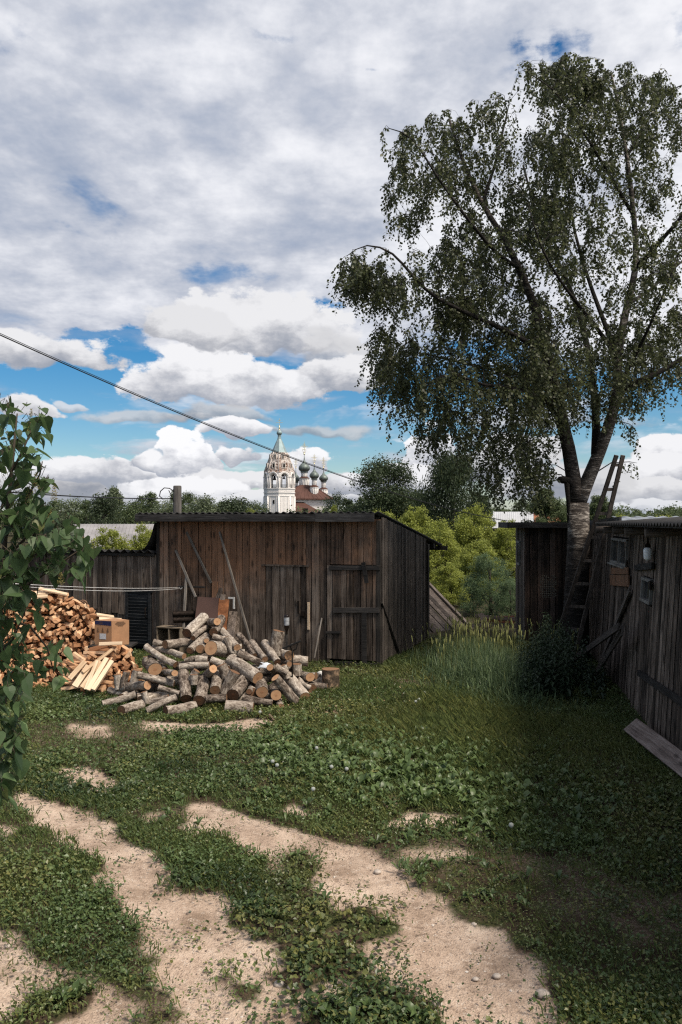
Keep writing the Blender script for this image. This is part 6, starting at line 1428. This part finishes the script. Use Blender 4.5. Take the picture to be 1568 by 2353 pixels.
BUSH = [ (250,1212,130,26,12,'fol_yel','yellow green bush above the left part of the low wing'), (335,1206,110,27,15,'fol_yel','yellow green bush in the corner above the wing roof'), (150,1235,120,25,12,'fol_mid','green bush behind the lilac above the wing roof'),
 (880,1172,120,33,12,'fol_yel','yellow green bush rising over the right end of the shed roof'), (955,1160,130,31,16,'fol_yel','bright bush second left in the gap between the sheds'), (1090,1158,150,31,12,'fol_yel','tall bright bush in the middle of the gap'),
 (1170,1192,110,30,16,'fol_yel','bright bush against the small plank shed roof'), (1010,1196,140,27,15,'fol_yel','yellow green bush low in the gap left of centre'), (1100,1240,130,25,12,'fol_yel','rounded bright bush low in the gap at the right'),
 (1035,1290,100,22.5,16,'fol_yel','small bright bush above the fallen plank roof')]
for i, (px, top, w, Y, sd_, mat, lab) in enumerate(BUSH):
    plant_tree('leafy_bush', px, top, w, Y, 'bush', sd_ + 200, mat, lab, 'bush', n=22000, leaf=.024, group='bushes behind the sheds', z0=0, shell=.7)
plant_tree('willow_bush', 1128, 1268, 150, 20.5, 'bush', 301, 'fol_willow', 'darker fine leaved willow bush in front of the bright bushes', 'bush', n=26000, leaf=.022, group='bushes behind the sheds', z0=0, shell=.85, aspect=.3)
plant_tree('willow_bush', 1175, 1330, 90, 19.3, 'bush', 301, 'fol_willow', 'low willow bush against the corner of the small plank shed', 'bush', n=26000, leaf=.022, group='bushes behind the sheds', z0=0, shell=.85, aspect=.3)
# a closed wood further out, seen between the single trees
v_, c_ = [], []
rg = np.random.default_rng(77)
for k in range(190):
    px = -700 + 3000 * rg.random(); Y = 125 + 40 * rg.random(); top = 1154 + 18 * rg.random(); z = H + (CY - top) / F * Y; X = (px - CX) / F * Y
    bl = [(0, 0, .5, .3)] + [(rg.normal(0, .16), rg.normal(0, .16), .2 + .6 * rg.random(), .12 + .1 * rg.random()) for _ in range(9)]
    v, c = crown_arrays(k, bl, 900, .07); v_.append(v * np.array([7.5, 7.5, z]) + np.array([X, Y, 0])); c_.append(c)
v_ = np.concatenate(v_); c_ = np.concatenate(c_); tag(fastmesh('distant_wood', v_, np.arange(len(v_)).reshape(-1, 4), c_, M['fol_mid']), 'far belt of mixed green wood along the horizon', 'wood', kind='stuff')
# ---------------------------------------------------------------- the birch
M['birchleaf'] = leafmat('birch_leaves', (.022, .029, .013), (.100, .115, .050), .5, .38, spec=.4)
def birchbark():
    m, b, o = newmat('birch_bark'); r, g, w = attr(); co = objco(); x, y, z = xyz(co); n = noise(comb(x, y, z * 3.2), 5.0, 5, .65, .5); n2 = noise(comb(x, y, z * 7.0), 9.0, 4, .7)
    c = ramp(n * .5 + n2 * .5 + (w - .5) * .26, (.40, (.010, .008, .007)), (.50, (.035, .028, .024)), (.58, (.075, .062, .054)), (.70, (.42, .38, .34)))
    link(c, b.inputs['Base Color']); b.inputs['Roughness'].default_value = .8; bump(b, n + n2 * .6, .9, .03); return m
M['birchbark'] = birchbark()
BY = 14.0; bx, by_ = (1322 - CX) / F * BY, BY
birch = empty('birch_tree', (bx, by_, 0), 0, 'large weeping birch with a forked trunk towering over the right side', 'tree')
O = np.array([bx, by_, 0])
D5 = lambda x, y: (735 + x * .5312, 61.2 + y * .5312)
def bp(x, y, dY): px, py = D5(x, y); return P(px, py, BY + dY) - O
limbs = []
trunk = [np.array([-.02, 0, -.05]), np.array([0.0, 0, .25])] + [P(1326, 1340, BY) - O, P(1330, 1250, BY) - O, bp(1120, 2060, 0)]
tr_r = [.30, .24, .205, .19, .18]
L1 = [bp(1120, 2060, 0), bp(1095, 1950, .0), bp(1078, 1820, -.05), bp(1040, 1680, -.1), bp(1005, 1500, -.25), bp(965, 1350, -.4), bp(940, 1230, -.5), bp(860, 1040, -.6), bp(790, 900, -.6), bp(700, 770, -.5), bp(610, 560, -.3), bp(560, 400, -.2)]
L2 = [bp(1120, 2060, 0), bp(1160, 1960, -.05), bp(1215, 1830, -.2), bp(1265, 1690, -.3), bp(1290, 1560, -.25), bp(1285, 1430, -.1), bp(1330, 1200, .1), bp(1375, 1040, .1), bp(1360, 820, .2), bp(1330, 560, .2), bp(1290, 330, .2), bp(1260, 200, .2)]
skel = []
def limb(pts, r0, r1, mb, seg=9, wcol=.1):
    n = len(pts); P2 = []
    for i in range(n - 1):
        for t in (0, .5): P2.append(pts[i] * (1 - t) + pts[i + 1] * t)
    P2.append(pts[-1]); m_ = len(P2); Q = [P2[0]] + [(P2[i - 1] + P2[i] * 2 + P2[i + 1]) / 4 for i in range(1, m_ - 1)] + [P2[-1]]
    rs_ = [r0 + (r1 - r0) * (i / (m_ - 1)) ** .8 for i in range(m_)]; mb.tube(Q, rs_, seg, cols=[(0, 0, wcol)] * m_)
    for q, r in zip(Q, rs_): skel.append((q, r))
mb = MB(); mb.tube(trunk, tr_r, 16, cols=[(0, 0, .1), (0, 0, .1), (0, 0, .3), (0, 0, .7), (0, 0, .8)]);  # pale upper flecks are bark; the lower darkening paints in shade
limb(L1, .150, .022, mb, 12, .55); limb(L2, .135, .018, mb, 12, .75); mb.build('trunk', M['birchbark'], birch)
mb = MB()
LL = [([bp(1195, 1850, -.2), bp(1198, 1650, .2), bp(1150, 1320, .9), bp(1060, 1060, 1.3), bp(960, 900, 1.6), bp(880, 600, 1.8)], .085, .018),
 ([bp(1000, 1430, -.3), bp(880, 1350, -.8), bp(700, 1265, -1.3), bp(510, 1185, -1.6), bp(400, 1080, -1.7), bp(320, 975, -1.8), bp(200, 935, -1.9), bp(120, 990, -1.9)], .055, .005),
 ([bp(1010, 1540, 0), bp(860, 1500, .3), bp(700, 1475, .6), bp(500, 1425, .8), bp(370, 1400, .9), bp(300, 1450, .9)], .045, .006),
 ([bp(1040, 1660, 0), bp(880, 1560, -.8), bp(700, 1555, -1.2), bp(600, 1500, -1.4), bp(480, 1520, -1.4), bp(440, 1600, -1.4)], .038, .006),
 ([bp(1300, 1570, -.2), bp(1440, 1510, -.3), bp(1568, 1440, -.2), bp(1700, 1330, 0), bp(1800, 1250, .2)], .070, .015),
 ([bp(1375, 1040, .1), bp(1480, 920, -.3), bp(1590, 800, -.6), bp(1690, 600, -.6)], .055, .012),
 ([bp(860, 1040, -.6), bp(780, 1000, -1.2), bp(650, 850, -1.8), bp(500, 640, -2.0), bp(400, 470, -2.0), bp(300, 440, -2.0)], .040, .006),
 ([bp(700, 770, -.5), bp(760, 600, -.2), bp(800, 420, .2), bp(820, 330, .3)], .035, .008), ([bp(1290, 1430, 0), bp(1180, 1150, .5), bp(1100, 900, 1.2), bp(1060, 600, 1.5), bp(1040, 350, 1.5)], .05, .008),
 ([bp(1360, 820, .2), bp(1240, 620, -.6), bp(1120, 420, -1.0), bp(1010, 260, -1.1), bp(880, 190, -1.1)], .035, .005), ([bp(1330, 560, .2), bp(1420, 400, .5), bp(1500, 280, .6), bp(1600, 240, .6)], .03, .006),
 ([bp(1285, 1430, -.1), bp(1200, 1300, -.9), bp(1050, 1120, -1.7), bp(950, 950, -2.1), bp(900, 760, -2.3)], .045, .007), ([bp(1330, 1200, .1), bp(1420, 1150, .9), bp(1560, 1020, 1.7), bp(1700, 900, 2.2)], .045, .01),
 ([bp(1290, 1560, -.2), bp(1380, 1400, -1.0), bp(1470, 1200, -1.6), bp(1550, 1000, -1.9)], .04, .008), ([bp(965, 1350, -.4), bp(1020, 1250, .8), bp(900, 1150, 1.7), bp(700, 1050, 2.1), bp(560, 950, 2.2)], .04, .007)]
for pts, a, b in LL: limb(pts, a, b, mb, 8, .15)
lm = mb
ENV = [ # display px centre, rx, ry, depth half range, weight
 (1045,345,150,105,1.9,1.0), (1340,290,175,130,2.2,1.2), (1490,330,150,140,2.2,1.0), (1160,520,190,130,2.3,1.2), (1390,560,210,190,2.6,1.7), (1560,560,120,200,2.2,.9),
 (985,690,140,130,2.0,.9), (1120,770,190,140,2.5,1.4), (1340,800,180,140,2.6,1.3), (900,830,60,90,1.6,.45), (1000,890,130,75,2.0,.9), (1200,900,130,80,2.3,.9), (860,640,60,55,1.2,.35), (1540,800,110,100,2.2,.6),
 (1070, 620, 150, 120, 2.4, 1.0), (930, 450, 55, 90, 1.6, .35), (1250, 400, 90, 120, 2.0, .4), (1450, 185, 130, 55, 1.6, .55), (1290, 165, 105, 45, 1.4, .5), (1120, 240, 60, 40, 1.2, .2),
 (905, 930, 50, 70, 1.4, .3), (985, 965, 55, 55, 1.4, .2), (1175, 1010, 85, 55, 1.5, .3), (1150, 1085, 60, 45, 1.3, .12), (1235, 1080, 40, 45, 1.2, .16), (1075, 985, 80, 50, 1.6, .25), (1445, 1030, 38, 80, 1.0, .2), (1440, 900, 50, 60, 1.2, .2), (815, 620, 30, 45, .9, .16)]
rg = random.Random(17); S = np.array([s[0] for s in skel]); SR = np.array([s[1] for s in skel]); strands = []
W_ = [e[5] * 1.0 for e in ENV]; att = []
for _ in range(1540):
    e = rg.choices(ENV, W_)[0]
    while True:
        u, v, w = rg.uniform(-1, 1), rg.uniform(-1, 1), rg.uniform(-1, 1)
        if u * u + v * v + w * w < 1: break
    att.append(P(e[0] + u * e[2], e[1] + v * e[3], BY - .1 + w * e[4]) - O)
att = [a for a in att if a[2] > 1.7 and fbm(np.array(a[0] * 1.15 + 5), np.array(a[2] * 1.15 + a[1] * .5 + 9), 2) > .375]
def dist_s(a): return np.min(np.linalg.norm(S - a, axis=1))
att.sort(key=dist_s); newS = [s for s in S]; newR = [r for r in SR]
for a in att:
    SA = np.array(newS); dd_ = SA - a; d = np.linalg.norm(dd_ * np.array([1, 1, 1.0]), axis=1) + np.maximum(0, dd_[:, 2] + .15) * 1.3; j = int(np.argmin(d)); s0 = SA[j]; L = np.linalg.norm(a - s0)
    r0 = min(newR[j] * .7, .006 + L * .010); mid = s0 * .5 + a * .5 + np.array([rg.gauss(0, .05), rg.gauss(0, .05), .10 * L + .04]); pts = [s0, s0 * .75 + mid * .25 + (0, 0, .02), mid, mid * .3 + a * .7 + (0, 0, .02), a]
    lm.tube(pts, [r0, r0 * .8, r0 * .6, r0 * .45, .003], 5, cols=[(0, 0, .0)] * 5, cap=False)
    for q, rr_ in zip(pts[2:], (r0 * .6, r0 * .45, .004)): newS.append(q); newR.append(rr_)
    out = a - s0; out[2] = 0; out = norm(out) if np.linalg.norm(out) > .02 else np.array([0, -1, 0])
    for k in range(6 if a[2] > 5 else 5):
        t = rg.uniform(.3, 1.0); st = (mid * (1 - t) + a * t) if t < 1 else a; dr = norm(out * .8 + np.array([rg.gauss(0, .7), rg.gauss(0, .7), .25])); strands.append((st, dr, rg.uniform(.15, .74) * (1.15 if a[2] < 6 else .85)))
for q, r in skel:                                       # twigs sprouting along the outer limbs
    if r < .045:
        for _ in range(2): strands.append((q, norm(np.array([rg.gauss(0, 1), rg.gauss(0, 1), .9])), rg.uniform(.35, .9)))
lm.build('limb', M['birchbark'], birch)
# hanging twigs with leaves
LV, LC = [], []; tw = MB(); rg2 = np.random.default_rng(3)
for (st, dr, L) in strands:
    n = 7; p = np.array(st, float); v = dr * .9; pts = [p]; step = L / n; hang = 1.0 if rg2.random() < .84 else .45
    sw = rg2.normal(0, .26, 2)
    for i in range(n):
        v = v * .52 + np.array([sw[0], sw[1], -hang]) * (.34 + .05 * i); p = p + norm(v) * step; pts.append(p)
    if pts[-1][2] < .9: continue
    tw.tube(pts, [.0042, .0036, .003, .0026, .0022, .002, .0018, .0015], 3, (0, 0, .1), False)
    pts = np.array(pts); m_ = int(L / .0245) + 2; t = np.linspace(.10, 1.0, m_) * n; i0 = np.minimum(t.astype(int), n - 1); fr_ = (t - i0)[:, None]; q = pts[i0] * (1 - fr_) + pts[i0 + 1] * fr_
    keep = rg2.random(m_) < .93; q = q[keep]; m_ = len(q)
    a = rg2.random(m_) * 6.283; hd = np.stack([np.cos(a), np.sin(a), np.zeros(m_)], 1); dn = norm3 = hd * .75 + np.array([0, 0, -1.0]) * (.15 + 1.0 * rg2.random(m_))[:, None]; dn /= np.linalg.norm(dn, axis=1)[:, None]
    sd = np.cross(dn, rg2.normal(0, 1, (m_, 3))); sd /= np.linalg.norm(sd, axis=1)[:, None]; Lf_ = .040 + .026 * rg2.random(m_); o = q + dn * .018
    wv = np.stack([o, o + dn * (Lf_ * .38)[:, None] + sd * (Lf_ * .40)[:, None], o + dn * Lf_[:, None], o + dn * (Lf_ * .38)[:, None] - sd * (Lf_ * .40)[:, None]], 1); LV.append(wv.reshape(-1, 3))
    c = np.zeros((m_, 4, 3)); c[:, :, 0] = np.clip(rg2.random(m_) * .8 + .1, 0, 1)[:, None]; c[:, :, 2] = (rg2.random(m_) < .004)[:, None] * .3; LC.append(c.reshape(-1, 3))
tw.build('hanging_twigs', M['birchbark'], birch)
LV = np.concatenate(LV); LC = np.concatenate(LC); fastmesh('crown', LV, np.arange(len(LV)).reshape(-1, 4), LC, M['birchleaf'], birch); print('birch leaves', len(LV) // 4, 'strands', len(strands))
# burl with hanging scraps on the left of the fork
mb = MB(); q = P(1292, 1102, BY - .15) - O; mb.lathe([(.0, -.06), (.07, -.05), (.10, 0), (.06, .05), (0, .06)], q, 10, (0, 0, .1)); mb.tube([q, q + (.12, 0, -.02), q + (.2, .1, -.1)], [.07, .06, .05], 8, (0, 0, .1)); mb.tube([q + (.08, 0, -.02), q + (.11, 0, -.4), q + (.10, 0, -.75)], [.05, .035, .012], 7, (0, 0, .1)); mb.build('broken_stub', M['birchbark'], birch)
# ================================================================ lilac in the near left
M['lilac'] = leafmat('lilac_leaves', (.022, .046, .018), (.105, .165, .065), .5, .32, spec=.35)
M['lstem'] = simple('lilac_stem', (.06, .048, .035), .8, 0, .3, 12); M['panicle'] = leafmat('faded_blossom', (.12, .09, .035), (.30, .26, .09), .8, .2)
lil = empty('lilac_bush', (-1.75, 3.7, 0), 0, 'lilac bush with heart shaped leaves at the near left edge', 'bush'); LO = np.array([-1.75, 3.7, 0])
CL = [(30,965,42,48,24,3.6),(82,975,26,36,14,3.6),(40,1050,52,50,36,3.6),(12,1130,55,60,38,3.6),(92,1120,28,45,16,3.6),(48,1195,70,50,50,3.55),(130,1225,55,45,42,3.5),(185,1262,30,34,18,3.5),(60,1280,75,40,44,3.5),(150,1305,55,26,22,3.5),
 (15,1340,40,40,30,3.5),(15,1430,45,60,44,3.5),(75,1400,30,30,7,3.5),(25,1530,42,60,42,3.5),(122,1525,28,42,13,3.7),(130,1480,20,20,4,3.7),(20,1640,42,60,40,3.4),(12,1740,36,60,38,3.4),(4,1815,26,34,18,3.3),(-5,915,14,26,4,3.6),(-70,1000,40,90,40,3.8),(-80,1200,50,120,60,3.8),(-80,1400,50,120,60,3.7),(-70,1600,50,120,60,3.6),(55,1340,40,30,14,3.5)]
rg = random.Random(9); nodes = {}; mb = MB(); V, T, C = [], [], []
base = np.array([0, 0, 0.0])
spine = [P(-30, 1900, 3.7) - LO, P(-20, 1650, 3.65) - LO, P(0, 1400, 3.6) - LO, P(15, 1200, 3.6) - LO, P(30, 1050, 3.6) - LO, P(40, 950, 3.6) - LO]
mb.tube([base] + spine, [.022, .02, .018, .014, .010, .007, .003], 7)
mb.tube([base + (.05, .1, 0), P(-70, 1500, 3.8) - LO, P(-80, 1100, 3.9) - LO, P(-60, 960, 3.9) - LO], [.02, .016, .009, .003], 7)
for pts in ([(20, 1370, 3.55), (75, 1338, 3.5), (130, 1300, 3.5), (178, 1268, 3.5), (205, 1262, 3.5)], [(8, 1290, 3.6), (60, 1235, 3.55), (120, 1215, 3.5), (165, 1235, 3.5)], [(5, 1250, 3.6), (60, 1150, 3.6), (92, 1090, 3.6), (98, 1060, 3.6)], [(10, 1120, 3.6), (55, 1030, 3.6), (85, 960, 3.6)], [(10, 1420, 3.6), (70, 1440, 3.65), (110, 1490, 3.7), (125, 1550, 3.7)], [(0, 1500, 3.6), (30, 1470, 3.55), (60, 1400, 3.5)], [(100, 1200, 3.5), (110, 1310, 3.5), (150, 1330, 3.5)]):
    q = [P(*p) - LO for p in pts]; mb.tube(q, list(np.linspace(.007, .0025, len(q))), 5)
M_shape = [(0, 0), (.30, -.06), (.46, .14), (.44, .38), (.28, .66), (0, 1.05), (-.28, .66), (-.44, .38), (-.46, .14), (-.30, -.06)]
for (cx0, cy0, sx, sy, n, Y0) in CL:
    cen = P(cx0, cy0, Y0) - LO
    for _ in range(int(n * 1.2)):
        a = rg.random() * 6.283; rr_ = math.sqrt(rg.random()) * 1.12; Y = Y0 + rg.uniform(-.22, .22); o = P(cx0 + sx * rr_ * math.cos(a), cy0 + sy * rr_ * math.sin(a), Y) - LO
        L = rg.uniform(.042, .078); yaw = rg.random() * 6.283; pit = -abs(rg.gauss(.75, .4)); d = np.array([math.cos(yaw) * math.cos(pit), math.sin(yaw) * math.cos(pit), math.sin(pit)]); s_ = norm(np.cross(d, (0, 0, 1)) + np.array([0, 0, rg.gauss(0, .35)])); u = np.cross(s_, d); fold = rg.uniform(.15, .5); b0 = len(V); cur = rg.uniform(-.1, .25)
        tone = min(1, max(0, rg.gauss(.45, .28))); dry = .6 if rg.random() < .02 else 0
        for (x, y) in M_shape: V.append(o + s_ * x * L * 1.0 + d * (y * L) + u * (abs(x) * fold * L - cur * y * y * L)); C.append((tone, 0, dry))
        V.append(o + d * L * .35 - u * cur * .1 * L); C.append((tone * .8, 0, dry))
        m_ = b0 + 10
        for i in range(10): T.append((m_, b0 + i, b0 + (i + 1) % 10))
        stemto = o * .6 + cen * .4; mb.tube([o, o - d * .02 + (0, 0, .006), stemto], [.0012, .0012, .0016], 3, cap=False)
mb.build('stems', M['lstem'], lil); fastmesh('leaves', np.array(V), np.array(T), np.array(C), M['lilac'], lil)
V, C = [], []; 
for (px, py, Y, h_, w_) in ((72, 965, 3.6, .10, .022), (12, 1000, 3.6, .16, .03), (10, 1090, 3.55, .12, .03), (66, 1150, 3.5, .13, .032), (84, 1110, 3.55, .10, .025), (125, 1130, 3.5, .08, .018), (140, 1330, 3.45, .05, .02), (30, 1170, 3.5, .08, .03), (115, 1185, 3.5, .06, .02), (190, 1240, 3.5, .03, .02)):
    for _ in range(170):
        t = rg.random(); a = rg.random() * 6.283; r = w_ * (1 - t * .8) * rg.random() ** .5; o = P(px, py, Y) - LO + np.array([r * math.cos(a), r * math.sin(a), (t - .5) * h_]); s_ = .0035; d = norm(np.array([rg.gauss(0, 1) for _ in range(3)])); e = norm(np.cross(d, [rg.gauss(0, 1) for _ in range(3)])); V += [o, o + d * s_, o + (d + e) * s_, o + e * s_]; C += [(rg.random(), 0, 0)] * 4
fastmesh('faded_blossom', np.array(V), np.arange(len(V)).reshape(-1, 4), np.array(C), M['panicle'], lil)
# ================================================================ nettles and dandelion clocks
M['nettle'] = leafmat('nettle_leaves', (.012, .024, .012), (.045, .070, .034), .5, .2, spec=.35); nt_ = G(1262, 1560); net = empty('nettle_clump', nt_, 0, 'dark clump of tall nettles at the foot of the birch', 'nettles'); NO = np.array(nt_)
V, T, C = [], [], []; mb = MB()
for i in range(150):
    px = rg.gauss(1268, 52); py = rg.uniform(1535, 1618); px = min(max(px, 1150), 1385); g0 = G(px, py); 
    if g0[0] > WALLX(g0[1]) - .1: continue
    hgt = rg.uniform(.35, .95) * math.exp(-((px - 1275) / 95) ** 2) + .15; ln = np.array([rg.gauss(0, .12), rg.gauss(0, .12), 1.0]); top = g0 + ln * hgt; mb.tube([g0 - NO, (g0 + top) / 2 - NO + (.01, 0, 0), top - NO], [.004, .003, .0015], 4, cap=False)
    k = int(hgt / .055) + 2
    for j in range(k):
        t = .2 + .8 * j / k; o = g0 * (1 - t) + top * t - NO; yaw = j * 1.57 + rg.uniform(-.4, .4); L = .10 * (1.15 - t * .7) * rg.uniform(.7, 1.2)
        for sg in (0, math.pi):
            y2 = yaw + sg; d = norm(np.array([math.cos(y2), math.sin(y2), rg.uniform(-.7, .1)])); s_ = norm(np.cross(d, (0, 0, 1))); u = np.cross(s_, d); b0 = len(V)
            for x, y in ((0, 0), (.26, .25), (.20, .6), (0, 1.0), (-.20, .6), (-.26, .25)): V.append(o + s_ * x * L + d * (y + .15) * L + u * abs(x) * .4 * L - np.array([0, 0, y * y * .25 * L])); C.append((min(1, max(0, rg.gauss(.5, .25))), 0, 0))
            T += [(b0, b0 + 1, b0 + 2), (b0, b0 + 2, b0 + 3), (b0, b0 + 3, b0 + 4), (b0, b0 + 4, b0 + 5)]
mb.build('stems', M['nettle'], net); fastmesh('leaves', np.array(V), np.array(T), np.array(C), M['nettle'], net)
M['fluff'] = leafmat('seed_fluff', (.30, .32, .30), (.50, .52, .50), .8, .4)
DL = [(963, 1607, 'right of two seed clocks near the big shed corner grass'), (956, 1612, 'left of two seed clocks near the big shed corner grass'), (627, 1755, 'upper seed clock of the pair left of centre lawn'), (637, 1764, 'lower seed clock of the pair left of centre lawn'), (720, 1821, 'seed clock standing lowest in the middle weeds'),
 (762, 1768, 'seed clock right of the middle pair above the weeds'), (797, 1773, 'large seed clock at the right of the middle weeds'), (1175, 1907, 'seed clock alone in the dark grass on the right'), (728, 1723, 'small seed clock highest in the middle lawn'), (598, 1637, 'seed clock just in front of the log pile')]
for k, (px, py, lb) in enumerate(DL):
    g0 = G(px, py + 16); d = empty('dandelion', g0, 0, lb, 'dandelion', 'dandelion clocks in the lawn'); h_ = (16 / F) * g0[1]; h_ = max(.09, h_); mb = MB(); mb.tube([(0, 0, -.01), (.005, 0, h_ * .5), (0, 0, h_)], .002, 5, (.5, 0, 0)); mb.build('stem', M['tall'], d)
    mb = MB(); mb.lathe([(.001, -.019), (.010, -.016), (.018, -.006), (.0195, .003), (.014, .014), (.001, .0195)], (0, 0, h_), 12, (.7, 0, 0)); mb.build('seed_head', M['fluff'], d)

for o in SC.objects:
    if o.parent is None and 'category' in o and 'kind' not in o: o['kind'] = 'thing'
